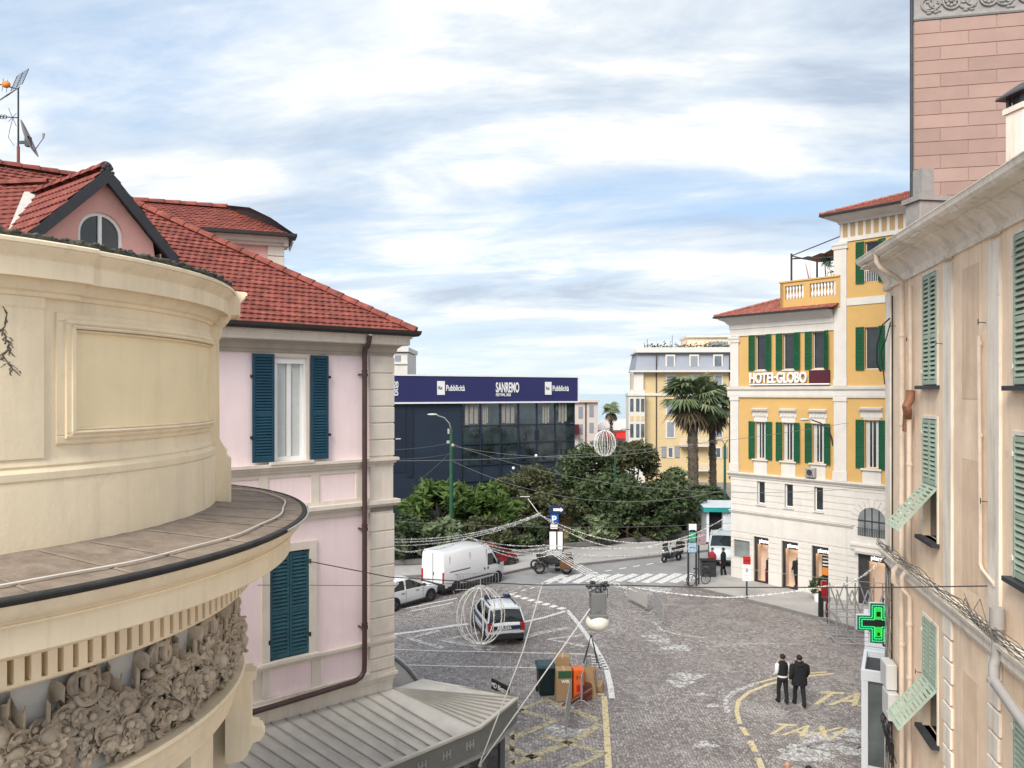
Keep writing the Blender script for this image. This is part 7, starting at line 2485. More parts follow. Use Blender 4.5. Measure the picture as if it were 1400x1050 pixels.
gw.build('cab_window', M['carglass'], vn)
tm = MB()
for s_ in (-1, 1):
    tm.box(-1.6, s_ * hw - 0.012, 0.62, 1.5, s_ * hw + 0.016, 0.72)
    tm.box(-2.2, s_ * hw * 0.99 - 0.012, 1.28, -0.55, s_ * hw * 0.99 + 0.012, 1.33)
    for x in (-2.2, -0.55, 0.85):
        tm.box(x, s_ * hw * 0.985 - 0.01, 0.5, x + 0.015, s_ * hw * 0.985 + 0.014, 1.15)
        tm.box(x, s_ * hw * 0.955 - 0.01, 1.3, x + 0.012, s_ * hw * 0.955 + 0.012, 2.2)
    arch(tm, -1.75, s_, 0.34, hw)
    arch(tm, 1.85, s_, 0.34, hw * 0.975)
    tm.box(0.62, s_ * hw - 0.02, 1.0, 0.72, s_ * hw + 0.03, 1.12)
    tm.box(0.92, s_ * hw - 0.02, 1.0, 1.02, s_ * hw + 0.03, 1.12)
tm.bbox(x0 - 0.10, -hw * 0.985, 0.26, x0 + 0.30, hw * 0.985, 0.68, 0.03)
for s_ in (-1, 1):
    tm.box(-2.4, s_ * hw - 0.02, 0.30, 2.0, s_ * hw + 0.008, 0.50)
tm.box(x0 - 0.012, -0.03, 0.62, x0 + 0.01, 0.0, 2.35)
tm.box(x0 - 0.03, -0.10, 1.08, x0 + 0.01, -0.04, 1.26)
tm.build('trim', M['plastic'], vn)
for s_ in (-1, 1):
    MB().bbox(x0 - 0.025, s_ * 0.90 - 0.07, 0.70, x0 + 0.12, s_ * 0.90 + 0.085, 1.34, 0.02).build('tail_lamp', M['taillamp'], vn)
    MB().bbox(1.68, s_ * 1.16 - 0.10, 1.18, 1.82, s_ * 1.16 + 0.08, 1.50, 0.03).build('door_mirror', M['plastic'], vn)
    MB().bbox(2.28, s_ * 0.72 - 0.14, 0.82, 2.56, s_ * 0.72 + 0.14, 1.0, 0.03).build('headlamp', M['headlamp'], vn)
MB().box(x0 - 0.02, 0.25, 0.74, x0 - 0.005, 0.75, 0.86).build('number_plate', M['plate'], vn)
for x in (-1.75, 1.85):
    for s_ in (-1, 1):
        wheel(vn, x, s_ * (hw - 0.1), 0.34, 0.22)
# red car mostly hidden behind the van, pale off-roader at the hotel corner
M['carred'] = mat('dark red car paint', (0.22, 0.012, 0.015), 0.3, 0.03, 1, 0, coat=0.6)
car('parked_car', 'dark red car half hidden behind the white van, under the tinsel strings', 'car', (-1.5, 48.6, 0.006), R(35), 3.8, 1.65, 1.46, 0.93, 0.30, 2.4, (-1.8, -1.3, 0.15, 0.9), M['carred'])
M['carpale'] = mat('pale silver blue car paint', (0.52, 0.58, 0.60), 0.3, 0.03, 1, 0, coat=0.6)
car('parked_car', 'pale silver off-roader facing the square at the left of the hotel corner', 'car', (13.75, 50.2, 0.006), R(-104), 3.8, 1.75, 1.75, 1.12, 0.36, 2.3, (-1.85, -1.6, 0.2, 0.75), M['carpale'], True)

# motorcycles and scooter
M['bikebrown'] = mat('brown orange fairing', (0.115, 0.052, 0.02), 0.4, 0.15, 4, 0, coat=0.4)
M['chrome'] = mat('bare metal', (0.42, 0.42, 0.43), 0.25, 0.1, 6, 0, metal=0.9)
def motorbike(label, loc, rz, bag, small=False):
    t = thing('motorcycle', label, 'motorcycle', loc, rz, 'motorcycles parked at the far kerb')
    r = 0.31
    for x in (-0.72, 0.72):
        mb = MB().lathe([(r * 0.66, -0.07), (r * 0.94, -0.085), (r, 0), (r * 0.94, 0.085), (r * 0.66, 0.07)], 0, 2 * PI, 24)
        mb.xf(Matrix.Translation((x, 0, r)) @ Matrix.Rotation(PI / 2, 4, 'X'))
        wh = mb.build('wheel', M['tyre'], t, 40)
        sp = MB()
        for k in range(10):
            a = 2 * PI * k / 10
            sp.cyl((x, 0, r), (x + r * 0.75 * math.cos(a), 0.0, r + r * 0.75 * math.sin(a)), 0.008, None, 4)
        sp.cyl((x, -0.05, r), (x, 0.05, r), 0.05, None, 10)
        sp.build('spokes', M['chrome'], wh)
    mb = MB()
    mb.tube([(0.72, 0.09, r), (0.55, 0.09, 0.72), (0.42, 0.09, 1.0)], 0.028, 6).tube([(0.72, -0.09, r), (0.55, -0.09, 0.72), (0.42, -0.09, 1.0)], 0.028, 6)
    mb.tube([(0.40, 0, 0.92), (0.1, 0, 0.78), (-0.35, 0, 0.70), (-0.72, 0, 0.78)], 0.035, 6)
    mb.tube([(0.40, 0, 0.85), (0.25, 0, 0.35), (-0.2, 0, 0.3), (-0.72, 0, r)], 0.03, 6)
    mb.tube([(0.36, -0.36, 1.06), (0.44, -0.15, 1.03), (0.44, 0.15, 1.03), (0.36, 0.36, 1.06)], 0.018, 6)
    mb.build('frame', M['darkmetal'], t, 50)
    mb = MB()
    mb.bbox(-0.15, -0.17, 0.32, 0.26, 0.17, 0.62, 0.05)
    for k in range(6):
        mb.box(-0.10 + 0.055 * k, -0.21, 0.36, -0.075 + 0.055 * k, 0.21, 0.58)
    mb.tube([(0.2, -0.17, 0.45), (0.1, -0.2, 0.26), (-0.4, -0.21, 0.28), (-0.85, -0.22, 0.36)], [0.03, 0.035, 0.05, 0.055], 8)
    mb.build('engine', M['chrome'], t, 40)
    rings = []
    for x, w, z0, z1 in ((0.36, 0.08, 0.80, 0.98), (0.2, 0.15, 0.72, 1.04), (-0.02, 0.16, 0.70, 0.98), (-0.2, 0.10, 0.72, 0.84)):
        rings.append([(x, w * math.cos(a), (z0 + z1) / 2 + (z1 - z0) / 2 * math.sin(a)) for a in [2 * PI * k / 12 for k in range(12)]])
    MB().loft(rings).build('fuel_tank', M['plastic'] if not small else M['bikebrown'], t, 50)
    MB().loft([[(x, w * math.cos(a), zc + hh_ * math.sin(a)) for a in [2 * PI * k / 12 for k in range(12)]] for x, w, zc, hh_ in ((0.62, 0.12, 0.92, 0.12), (0.42, 0.24, 0.80, 0.26), (0.12, 0.23, 0.62, 0.28), (-0.3, 0.2, 0.60, 0.2), (-0.55, 0.16, 0.74, 0.1))]).build('fairing', M['black'], t, 50)
    rings = []
    for x, w, z0, z1 in ((-0.12, 0.10, 0.74, 0.84), (-0.4, 0.15, 0.72, 0.84), (-0.7, 0.14, 0.78, 0.92), (-0.95, 0.07, 0.86, 0.94)):
        rings.append([(x, w * math.cos(a), (z0 + z1) / 2 + (z1 - z0) / 2 * math.sin(a)) for a in [2 * PI * k / 12 for k in range(12)]])
    MB().loft(rings).build('saddle', M['black'], t, 50)
    MB().sphere((0.55, 0, 0.92), (0.09, 0.1, 0.1), 10, 7).build('headlamp', M['headlamp'], t, True)
    if bag:
        mb = MB()
        for s_ in (-1, 1):
            mb.bbox(-1.08, s_ * 0.34 - 0.15, 0.34, -0.36, s_ * 0.34 + 0.15, 0.82, 0.08)
        mb.bbox(-1.0, -0.20, 0.92, -0.66, 0.20, 1.14, 0.06)
        mb.build('luggage_case', M['bikebrown'], t)
    mb = MB()
    mb.add([(0.62, -0.16, 0.98), (0.62, 0.16, 0.98), (0.44, 0.14, 1.32), (0.44, -0.14, 1.32), (0.60, -0.16, 0.98), (0.60, 0.16, 0.98), (0.42, 0.14, 1.32), (0.42, -0.14, 1.32)], [(0, 1, 2, 3), (7, 6, 5, 4), (0, 4, 5, 1), (1, 5, 6, 2), (2, 6, 7, 3), (3, 7, 4, 0)])
    mb.build('windscreen', M['clear'], t)
    mb = MB()
    for x in (-0.72, 0.72):
        for k in range(8):
            a0_, a1_ = R(35 + 14 * k), R(35 + 14 * (k + 1))
            rr = r + 0.035
            mb.add([(x + rr * math.cos(a0_), -0.07, r + rr * math.sin(a0_)), (x + rr * math.cos(a0_), 0.07, r + rr * math.sin(a0_)), (x + rr * math.cos(a1_), 0.07, r + rr * math.sin(a1_)), (x + rr * math.cos(a1_), -0.07, r + rr * math.sin(a1_))], [(0, 1, 2, 3)])
    mb.build('mudguard', M['plastic'], t, True)
    return t
q = G(756, 785)
mb_ = motorbike('touring motorcycle with brown luggage cases standing side on beyond the square', (q.x, q.y, 0.006), R(176), True)
mb_.scale = (1.14, 1.14, 1.14)
motorbike('plain motorcycle parked just behind the one with brown cases', (q.x - 0.35, q.y + 1.05, 0.006), R(168), False, True)
q = G(918, 768)
sc = thing('scooter', 'black scooter with a top box and windshield on the far road', 'scooter', (q.x, q.y, 0.006), R(-150))
for x in (-0.62, 0.62):
    mb = MB().lathe([(0.13, -0.06), (0.2, -0.07), (0.235, 0), (0.2, 0.07), (0.13, 0.06)], 0, 2 * PI, 20)
    mb.xf(Matrix.Translation((x, 0, 0.235)) @ Matrix.Rotation(PI / 2, 4, 'X'))
    mb.build('wheel', M['tyre'], sc, 40)
rings = []
for x, w, z0, z1 in ((0.74, 0.10, 0.42, 0.55), (0.62, 0.22, 0.36, 1.0), (0.46, 0.27, 0.28, 1.08), (0.34, 0.25, 0.24, 0.85), (0.25, 0.18, 0.22, 0.32), (-0.05, 0.18, 0.22, 0.34), (-0.16, 0.23, 0.24, 0.86), (-0.5, 0.25, 0.32, 0.92), (-0.92, 0.16, 0.45, 0.90)):
    rings.append([(x, w * math.cos(a), (z0 + z1) / 2 + (z1 - z0) / 2 * math.sin(a)) for a in [2 * PI * k / 12 for k in range(12)]])
MB().loft(rings).build('body', M['plastic'], sc, 50)
MB().bbox(-0.62, -0.16, 0.78, -0.1, 0.16, 0.88, 0.04).build('saddle', M['black'], sc)
MB().bbox(-1.0, -0.24, 0.86, -0.55, 0.24, 1.24, 0.06).build('top_box', M['black'], sc)
MB().tube([(0.38, -0.36, 1.08), (0.46, -0.1, 1.06), (0.46, 0.1, 1.06), (0.38, 0.36, 1.08)], 0.02, 6).build('handlebar', M['darkmetal'], sc, True)
MB().add([(0.60, -0.24, 1.0), (0.60, 0.24, 1.0), (0.44, 0.2, 1.42), (0.44, -0.2, 1.42), (0.58, -0.24, 1.0), (0.58, 0.24, 1.0), (0.42, 0.2, 1.42), (0.42, -0.2, 1.42)], [(0, 1, 2, 3), (7, 6, 5, 4), (0, 4, 5, 1), (1, 5, 6, 2), (2, 6, 7, 3), (3, 7, 4, 0)]).build('windshield', M['carglass'], sc)
MB().sphere((0.72, 0, 0.78), (0.05, 0.12, 0.07), 10, 6).build('headlamp', M['headlamp'], sc, True)
MB().beam((0.44, 0.36, 1.08), (0.46, 0.42, 1.28), 0.012, 0.012).bbox(0.44, 0.36, 1.26, 0.47, 0.5, 1.34, 0.01).build('mirror', M['plastic'], sc)

# bicycles
def bicycle(label, loc, rz, m, group='bicycles by the shop pavement'):
    t = thing('bicycle', label, 'bicycle', loc, rz, group)
    for x in (-0.52, 0.52):
        mb = MB().torus((x, 0, 0.34), 0.32, 0.022, Matrix.Rotation(PI / 2, 3, 'X'), 26, 6)
        wh = mb.build('wheel', M['tyre'], t, True)
        sp = MB()
        for k in range(12):
            a = 2 * PI * k / 12
            sp.cyl((x, 0, 0.34), (x + 0.31 * math.cos(a), 0, 0.34 + 0.31 * math.sin(a)), 0.004, None, 4)
        sp.build('spokes', M['chrome'], wh)
    mb = MB()
    bb, st, hd = (-0.08, 0, 0.32), (-0.2, 0, 0.82), (0.36, 0, 0.86)
    for a, b in ((bb, st), (bb, hd), (st, hd), (bb, (-0.52, 0, 0.34)), (st, (-0.52, 0, 0.34)), (hd, (0.52, 0, 0.34)), (hd, (0.33, 0, 1.0)), (st, (-0.22, 0, 0.92))):
        mb.cyl(a, b, 0.017, None, 6)
    mb.cyl((0.33, -0.27, 1.0), (0.33, 0.27, 1.0), 0.014, None, 6)
    mb.build('frame', m, t, 50)
    MB().bbox(-0.34, -0.07, 0.92, -0.08, 0.07, 0.98, 0.02).build('saddle', M['black'], t)
    mb = MB().bbox(0.42, -0.17, 0.78, 0.7, 0.17, 1.0, 0.02)
    mb.build('basket', M['darkmetal'], t)
    return t
q = G(1131, 848, 0.12)
bicycle('bicycle parked end on beside the dark post in front of the shops', tuple(q), R(72), M['carred'])
q = G(955, 800, 0.12)
bicycle('dark bicycle locked to the sign posts at the tip of the pavement', (q.x, q.y, 0.12), R(25), M['darkmetal'])

# ================================================================ PEOPLE
M['skin'] = mat('skin', (0.42, 0.25, 0.18), 0.6, 0.06, 6, 0)
M['hair'] = mat('black hair', (0.012, 0.010, 0.010), 0.6, 0.2, 30, 0.3, 80)
M['clothblack'] = mat('black cloth', (0.012, 0.012, 0.014), 0.9, 0.25, 6, 0.2, 60)
M['clothbrown'] = mat('very dark brown cloth', (0.020, 0.014, 0.014), 0.9, 0.2, 6, 0.2, 60)
M['clothwhite'] = mat('white cloth', (0.62, 0.62, 0.60), 0.9, 0.06, 6, 0.1)
M['clothred'] = mat('red cloth', (0.30, 0.03, 0.04), 0.9, 0.1, 6, 0.1)
M['jeans'] = mat('dark trousers', (0.014, 0.015, 0.020), 0.9, 0.15, 6, 0.1)
M['scalp'] = mat('bald scalp', (0.40, 0.24, 0.18), 0.45, 0.05, 6, 0)
def skin_mesh(name, verts, edges, m, sub=2, root=0):
    me = bpy.data.meshes.new(name)
    me.from_pydata([v[0] for v in verts], edges, [])
    o = bpy.data.objects.new(name, me)
    COL.objects.link(o)
    o.modifiers.new('s', 'SKIN').use_smooth_shade = True
    for i, v in enumerate(verts):
        r = v[1]
        me.skin_vertices[0].data[i].radius = (r, r) if not isinstance(r, tuple) else r
        me.skin_vertices[0].data[i].use_root = (i == root)
    ss = o.modifiers.new('u', 'SUBSURF')
    ss.levels = ss.render_levels = sub
    dg = bpy.context.evaluated_depsgraph_get()
    r = bpy.data.meshes.new_from_object(o.evaluated_get(dg))
    bpy.data.objects.remove(o)
    r.name = name
    r.materials.clear()
    r.materials.append(m)
    r.polygons.foreach_set('use_smooth', [True] * len(r.polygons))
    return r
def person(label, loc, rz, ht=1.75, stride=0.16, top='clothblack', legs='jeans', coat=False, sleeves=None, hem=None, hair='hair', hood=False, group=None, swing=0.10, build_=1.0, arm_bend=0.12, cat='person', name='person'):
    """faces local -y ... walking along local +y (seen from behind when +y points away)"""
    t = thing(name, label, cat, loc, rz)
    if group:
        t['group'] = group
    k = ht / 1.75
    V = lambda x, y, z: Vector((x * k, y * k, z * k))
    hipz, shz = 0.93, 1.43
    J = {}
    J['pel'] = V(0, 0, hipz); J['sp'] = V(0, 0.01, 1.10); J['ch'] = V(0, 0.0, 1.28); J['nk'] = V(0, 0.015, 1.49)
    for s_, sx in (('l', -1), ('r', 1)):
        f = stride * (1 if s_ == 'l' else -1)
        J['hip' + s_] = V(sx * 0.095, 0, hipz - 0.05)
        J['kn' + s_] = V(sx * 0.105, f * 0.5 + 0.03, 0.50)
        J['an' + s_] = V(sx * 0.10, f - 0.02, 0.09 + (0.05 if f < 0 else 0))
        J['to' + s_] = V(sx * 0.115, f + 0.15, 0.035)
        J['sh' + s_] = V(sx * 0.185 * build_, 0.0, shz - 0.02)
        J['el' + s_] = V(sx * (0.245 * build_), -f * 0.35 - 0.02, 1.15)
        J['wr' + s_] = V(sx * (0.245 * build_ + 0.01), -f * 0.6 + arm_bend, 0.92 + arm_bend * 0.3)
    names = ['pel', 'sp', 'ch', 'nk', 'hd1', 'hd2', 'hd3']
    J['hd1'] = V(0, 0.02, 1.565); J['hd2'] = V(0, 0.03, 1.65); J['hd3'] = V(0, 0.02, 1.715)
    rad = {'pel': 0.108, 'sp': 0.105, 'ch': 0.115, 'nk': 0.055, 'hd1': 0.072, 'hd2': 0.083, 'hd3': 0.055}
    edges = [(0, 1), (1, 2), (2, 3), (3, 4), (4, 5), (5, 6)]
    vs = [(J[n], rad[n] * k) for n in names]
    idx = {n: i for i, n in enumerate(names)}
    def addv(n, p, r, parent):
        idx[n] = len(vs)
        vs.append((p, r * k))
        edges.append((idx[parent], idx[n]))
    for s_ in 'lr':
        sx = -1 if s_ == 'l' else 1
        addv('hip' + s_, J['hip' + s_], 0.075, 'pel'); addv('kn' + s_, J['kn' + s_], 0.055, 'hip' + s_); addv('an' + s_, J['an' + s_], 0.036, 'kn' + s_); addv('to' + s_, J['to' + s_], 0.034, 'an' + s_)
        addv('sh' + s_, J['sh' + s_], 0.045, 'ch'); addv('el' + s_, J['el' + s_], 0.041, 'sh' + s_); addv('wr' + s_, J['wr' + s_], 0.027, 'el' + s_)
        wr = J['wr' + s_]
        d = (wr - J['el' + s_]).normalized()
        palm_ = wr + d * 0.075 * k
        addv('pa' + s_, palm_, 0.030, 'wr' + s_)
        fw = Vector((0, 1, 0)) - d * d.y
        fw = fw.normalized()
        inn = Vector((-sx, 0, 0))
        for q, (off, ln) in enumerate(((0.030, 0.070), (0.010, 0.082), (-0.010, 0.076), (-0.028, 0.058))):
            b = palm_ + fw * off * k + d * 0.02 * k
            addv('f%d%s' % (q, s_), b + d * ln * 0.5 * k, 0.0085, 'pa' + s_)
            addv('g%d%s' % (q, s_), b + d * ln * 0.9 * k + inn * 0.02 * k, 0.0075, 'f%d%s' % (q, s_))
        tb = wr + d * 0.03 * k + fw * 0.03 * k
        addv('t' + s_, tb + fw * 0.02 * k, 0.010, 'wr' + s_)
        addv('u' + s_, tb + fw * 0.03 * k + d * 0.045 * k, 0.0085, 't' + s_)
    body = put('body', skin_mesh('body', vs, edges, M['skin']), t)
    # face details
    fc = MB()
    for sx in (-1, 1):
        fc.sphere(V(sx * 0.082, 0.015, 1.635), (0.016 * k, 0.028 * k, 0.035 * k), 8, 6)
    fc.sphere(V(0, 0.118, 1.62), (0.014 * k, 0.02 * k, 0.026 * k), 8, 6)
    fc.build('ears_and_nose', M['skin'], body, True)
    ey = MB()
    for sx in (-1, 1):
        ey.sphere(V(sx * 0.032, 0.105, 1.65), (0.012 * k, 0.008 * k, 0.008 * k), 8, 6)
    ey.sphere(V(0, 0.103, 1.578), (0.024 * k, 0.008 * k, 0.006 * k), 8, 6)
    ey.build('eyes_and_mouth', M['clothbrown'], body, True)
    if hair:
        hm = MB().sphere(V(0, 0.005, 1.672), (0.098 * k, 0.108 * k, 0.100 * k), 16, 11, lambda d: 1.0 + 0.03 * math.sin(9 * d.x + 7 * d.z) - (0.20 if (d.y > 0.25 and d.z < 0.35) else 0) - (0.10 if d.z < -0.55 else 0))
        hm.build('hair', M[hair], t, True)
    # trousers: seat lofted over the hips, then one tapered tube per leg
    tb_ = MB()
    def ring(cx, cy, cz, rx, ry, n=16):
        return [(cx + rx * math.cos(2 * PI * q / n) * k, cy + ry * math.sin(2 * PI * q / n) * k, cz * k) for q in range(n)]
    tb_.loft([ring(0, 0, 1.06, 0.155, 0.120), ring(0, 0, 0.98, 0.168, 0.132), ring(0, 0, 0.90, 0.180, 0.140), ring(0, 0, 0.83, 0.172, 0.132), ring(0, 0, 0.79, 0.12, 0.10)])
    for s_ in 'lr':
        h_, n_, a_ = J['hip' + s_], J['kn' + s_], J['an' + s_]
        ft_ = a_ + V(0, 0, -0.045)
        tb_.tube([h_ + V(0, 0, 0.02), h_ * 0.5 + n_ * 0.5, n_, n_ * 0.45 + a_ * 0.55, ft_], [0.098 * k, 0.086 * k, 0.073 * k, 0.068 * k, 0.060 * k], 12)
    tb_.build('trousers', M[legs], t, 60)
    sh = MB()
    for s_ in 'lr':
        a, b = J['an' + s_], J['to' + s_]
        m_ = (a + b) / 2
        sh.sphere((m_.x, m_.y + 0.01, 0.05 * k + max(0, a.z - 0.09 * k) * 0.7), (0.052 * k, 0.145 * k, 0.052 * k), 10, 7)
    sh.build('shoes', M['black'], t, True)
    # upper garment
    b_ = build_
    jb = MB()
    w_ = b_
    if coat:
        prof_ = [(0.74, 0.215, 0.165), (0.80, 0.225, 0.170), (0.95, 0.215, 0.165), (1.10, 0.200, 0.155), (1.26, 0.210, 0.160), (1.38, 0.215, 0.150)]
    else:
        prof_ = [(0.965, 0.172, 0.138), (1.0, 0.180, 0.142), (1.12, 0.176, 0.136), (1.26, 0.198, 0.142), (1.38, 0.205, 0.135)]
    prof_ += [(1.44, 0.185, 0.115), (1.485, 0.115, 0.092), (1.525, 0.072, 0.070), (1.545, 0.066, 0.066)]
    jb.loft([ring(0, 0.005, z, rx * (w_ if z < 1.46 else 1), ry) for z, rx, ry in prof_])
    jb.build('jacket', M[top], t, 60)
    for s_ in 'lr':
        sx = -1 if s_ == 'l' else 1
        o_ = V(sx * 0.155 * b_, 0, 1.425)
        e_, q_ = J['el' + s_], J['wr' + s_]
        m_ = J['sh' + s_] + V(sx * 0.02, 0, -0.03)
        f_ = 1.18 if coat else 1.0
        MB().tube([o_, m_, (m_ + e_) / 2, e_, (e_ + q_) / 2, q_], [0.062 * k * f_, 0.080 * k * f_, 0.072 * k * f_, 0.062 * k * f_, 0.056 * k * f_, 0.046 * k * f_], 12).build('sleeve', M[sleeves or top], t, 60)
    if hem:
        hb = MB()
        c = J['pel'] + V(0, 0, 0.06)
        hb.lathe([(1.0, -0.03 * k), (1.03, 0.0), (1.0, 0.035 * k)], 0, 2 * PI, 24)
        hb.v = [(c.x + x * 0.186 * k * b_, c.y + y * 0.150 * k, c.z + z) for x, y, z in hb.v]
        hb.build('hem_band', M[hem], t, True)
    if hood:
        hb = MB()
        hb.torus(J['nk'] + V(0, -0.03, -0.01), 0.125 * k, 0.045 * k, Matrix.Rotation(R(18), 3, 'X'), 20, 8)
        hb.build('hood', M['clothbrown'], t, True)
    return t
GP = 'pedestrians walking away across the square'
q = G(1070, 962)
person('person in a black bodywarmer jacket with white sleeves and hem, walking away', (q.x, q.y, 0.004), R(4), 1.74, 0.13, 'clothblack', 'jeans', False, 'clothwhite', 'clothwhite', arm_bend=0.22)
q = G(1093, 966)
person('person in a long dark hooded coat walking away beside the white sleeved one', (q.x, q.y, 0.004), R(-3), 1.79, 0.20, 'clothblack', 'jeans', True, None, None, hood=True, build_=1.22)
q = P(1077, 1041, 19.3)
person('bald person at the bottom edge of the picture, only the head in view', (q.x, q.y, 0.004), R(10), 1.75, 0.15, 'clothbrown', 'jeans', hair=None)
q = P(1106, 1045, 19.1)
person('dark haired person at the bottom edge, right of the bald head', (q.x, q.y, 0.004), R(-5), 1.70, 0.12, 'clothblack', 'jeans')
q = G(974, 787)
person('person in a red jacket standing near the parked silver off-roader', (q.x, q.y, 0.006), R(120), 1.66, 0.08, 'clothred', 'jeans', hair='hair')
q = G(989, 789)
person('person in black with a dark cap beside the red jacket', (q.x, q.y, 0.006), R(60), 1.74, 0.10, 'clothblack', 'clothblack', True)
wm = ho.matrix_basis @ Vector((3.92, 0.52, 0.12))
mn = person('shop mannequin in a long dark coat standing in the second doorway', tuple(wm), ho.rotation_euler.z + PI, 1.78, 0.03, 'jeans', 'clothbrown', True, hair=None, cat='mannequin', name='mannequin')
wm = ho.matrix_basis @ Vector((2.14, 0.50, 0.12))
mn = thing('shop_display', 'dark red display stand just inside the first shop doorway', 'display stand', tuple(wm), ho.rotation_euler.z)
MB().bbox(-0.16, -0.12, 0, 0.16, 0.12, 0.75, 0.02).build('plinth', M['maroon'], mn)
MB().bbox(-0.13, -0.1, 0.75, 0.14, 0.1, 1.25, 0.03).sphere((0, 0, 1.32), (0.07, 0.07, 0.09), 8, 6).build('torso_form', M['clothblack'], mn)
wm = ho.matrix_basis @ Vector((5.62, 0.50, 0.12))
mn = thing('shop_display', 'black and orange poster stand inside the third shop doorway', 'display stand', tuple(wm), ho.rotation_euler.z)
pm = MB().bbox(-0.26, -0.03, 0.0, 0.26, 0.03, 2.05, 0.01).build('board', M['black'], mn)
MB().ext([(-0.24, -0.034, 1.0), (0.24, -0.034, 1.0), (0.24, -0.034, 1.42), (-0.24, -0.034, 1.42)], (0, 0.003, 0)).build('orange_panel', M['orange'], mn)
pm2 = MB()
for z in (1.5, 1.68, 1.86):
    pm2.ext([(-0.22, -0.034, z), (0.22, -0.034, z + 0.03), (0.22, -0.034, z + 0.11), (-0.22, -0.034, z + 0.08)], (0, 0.003, 0))
pm2.build('pale_band', M['clothwhite'], mn)

# ================================================================ STREET FURNITURE
# rubbish pile
q = G(746, 951)
bn = thing('wheelie_bin', 'dark blue green wheelie bin with its lid shut, left of the cardboard', 'bin', (q.x, q.y + 0.2, 0.004), R(6))
mb = MB().loft([[(-0.25, -0.28, 0.06), (0.25, -0.28, 0.06), (0.25, 0.28, 0.06), (-0.25, 0.28, 0.06)], [(-0.30, -0.36, 1.02), (0.30, -0.36, 1.02), (0.30, 0.36, 1.02), (-0.30, 0.36, 1.02)]])
mb.box(-0.33, -0.39, 0.98, 0.33, 0.39, 1.03)
mb.build('tub', mat('dark green plastic', (0.006, 0.018, 0.022), 0.5, 0.15, 3, 0.05), bn)
MB().loft([[(-0.34, -0.40, 1.03), (0.34, -0.40, 1.03), (0.34, 0.42, 1.03), (-0.34, 0.42, 1.03)], [(-0.34, -0.40, 1.06), (0.34, -0.40, 1.06), (0.34, 0.42, 1.08), (-0.34, 0.42, 1.08)], [(-0.26, -0.30, 1.11), (0.26, -0.30, 1.11), (0.26, 0.30, 1.13), (-0.26, 0.30, 1.13)]]).build('lid', mat('blue green lid', (0.015, 0.05, 0.058), 0.45, 0.1, 3, 0), bn)
for s_ in (-1, 1):
    MB().cyl((s_ * 0.26, 0.26, 0.1), (s_ * 0.32, 0.26, 0.1), 0.1, None, 14).build('wheel', M['tyre'], bn)
M['card'] = mat('brown cardboard', (0.36, 0.235, 0.13), 0.9, 0.12, 2, 0.1)
def carton(label, loc, rz, sx_, sy, sz, art=False, grp='cardboard boxes of the rubbish pile'):
    t = thing('cardboard_box', label, 'box', loc, rz, grp)
    MB().bbox(-sx_ / 2, -sy / 2, 0, sx_ / 2, sy / 2, sz, 0.012).build('carton', M['card'], t)
    MB().box(-0.03, -sy / 2 - 0.003, sz * 0.75, 0.03, sy / 2 + 0.003, sz + 0.003).build('tape', mat('packing tape', (0.45, 0.36, 0.22), 0.4, 0.05, 3, 0) if 'tape' not in M else M['tape'], t)
    return t
q0 = G(775, 956)
cx_, cy_ = q0.x, q0.y
b1 = carton('tall carton with a green patch and white lettering, front of the rubbish pile', (cx_ - 0.12, cy_, 0.004), R(4), 0.56, 0.42, 1.12)
MB().box(-0.22, -0.217, 0.82, 0.26, -0.2135, 1.08).build('green_print', mat('green print', (0.03, 0.10, 0.045), 0.7, 0.1, 3, 0), b1)
text_on('lettering', 'WIR', 0.15, M['white'], b1, (-0.10, -0.217, 0.66), depth=0.004, bold=0.006)
b2 = thing('orange_panel_box', 'upright bright orange box beside the tall carton in the rubbish pile', 'box', (cx_ + 0.40, cy_ - 0.02, 0.004), R(8))
MB().bbox(-0.19, -0.2, 0, 0.19, 0.22, 1.12, 0.012).build('carton', mat('orange printed card', (0.72, 0.13, 0.02), 0.6, 0.06, 3, 0), b2)
text_on('lettering', '3 6', 0.16, M['maroon'], b2, (-0.12, -0.205, 0.80), depth=0.004, bold=0.004)
MB().box(-0.1, -0.205, 0.35, 0.1, -0.2015, 0.6).build('red_print', M['red'], b2)
carton('small plain carton balanced on top behind the tall carton', (cx_ - 0.12, cy_ + 0.55, 1.05), R(-4), 0.52, 0.40, 0.36)
carton('plain carton standing behind the pile and carrying the small one', (cx_ - 0.12, cy_ + 0.52, 0.004), R(2), 0.62, 0.5, 1.045)
b5 = thing('cardboard_box', 'flattened cardboard sheets leaning at the right of the rubbish pile', 'box', (cx_ + 0.82, cy_ + 0.35, 0.004), R(20), 'cardboard boxes of the rubbish pile')
mb = MB()
for k in range(7):
    o_ = 0.05 * k
    mb.ext([(-0.25 + o_ * 0.3, -0.25 + o_, 0), (0.15 + o_ * 0.5, -0.32 + o_, 0), (0.05 + o_, -0.22 + o_, 1.05 - 0.09 * (k % 3)), (-0.3 + o_, -0.16 + o_, 1.10 - 0.11 * (k % 4))], (0.012, 0.016, 0))
mb.build('sheet', M['card'], b5)
b6 = thing('wooden_pallet', 'old red brown board lying against the foot of the rubbish pile', 'board', (cx_ + 0.25, cy_ - 0.42, 0.004), R(25))
MB().obox((0.1, 0, 0.20), (1.25, 0.05, 0.16), Matrix.Rotation(R(-20), 3, 'Y')).obox((0.55, 0.2, 0.3), (0.35, 0.3, 0.55)).build('plank', mat('red brown wood', (0.15, 0.045, 0.035), 0.8, 0.2, 3, 0.2), b6)
MB().obox((0.1, -0.027, 0.235), (1.25, 0.006, 0.03), Matrix.Rotation(R(-20), 3, 'Y')).build('pale_edge', M['card'], b6)
q = G(815, 950)
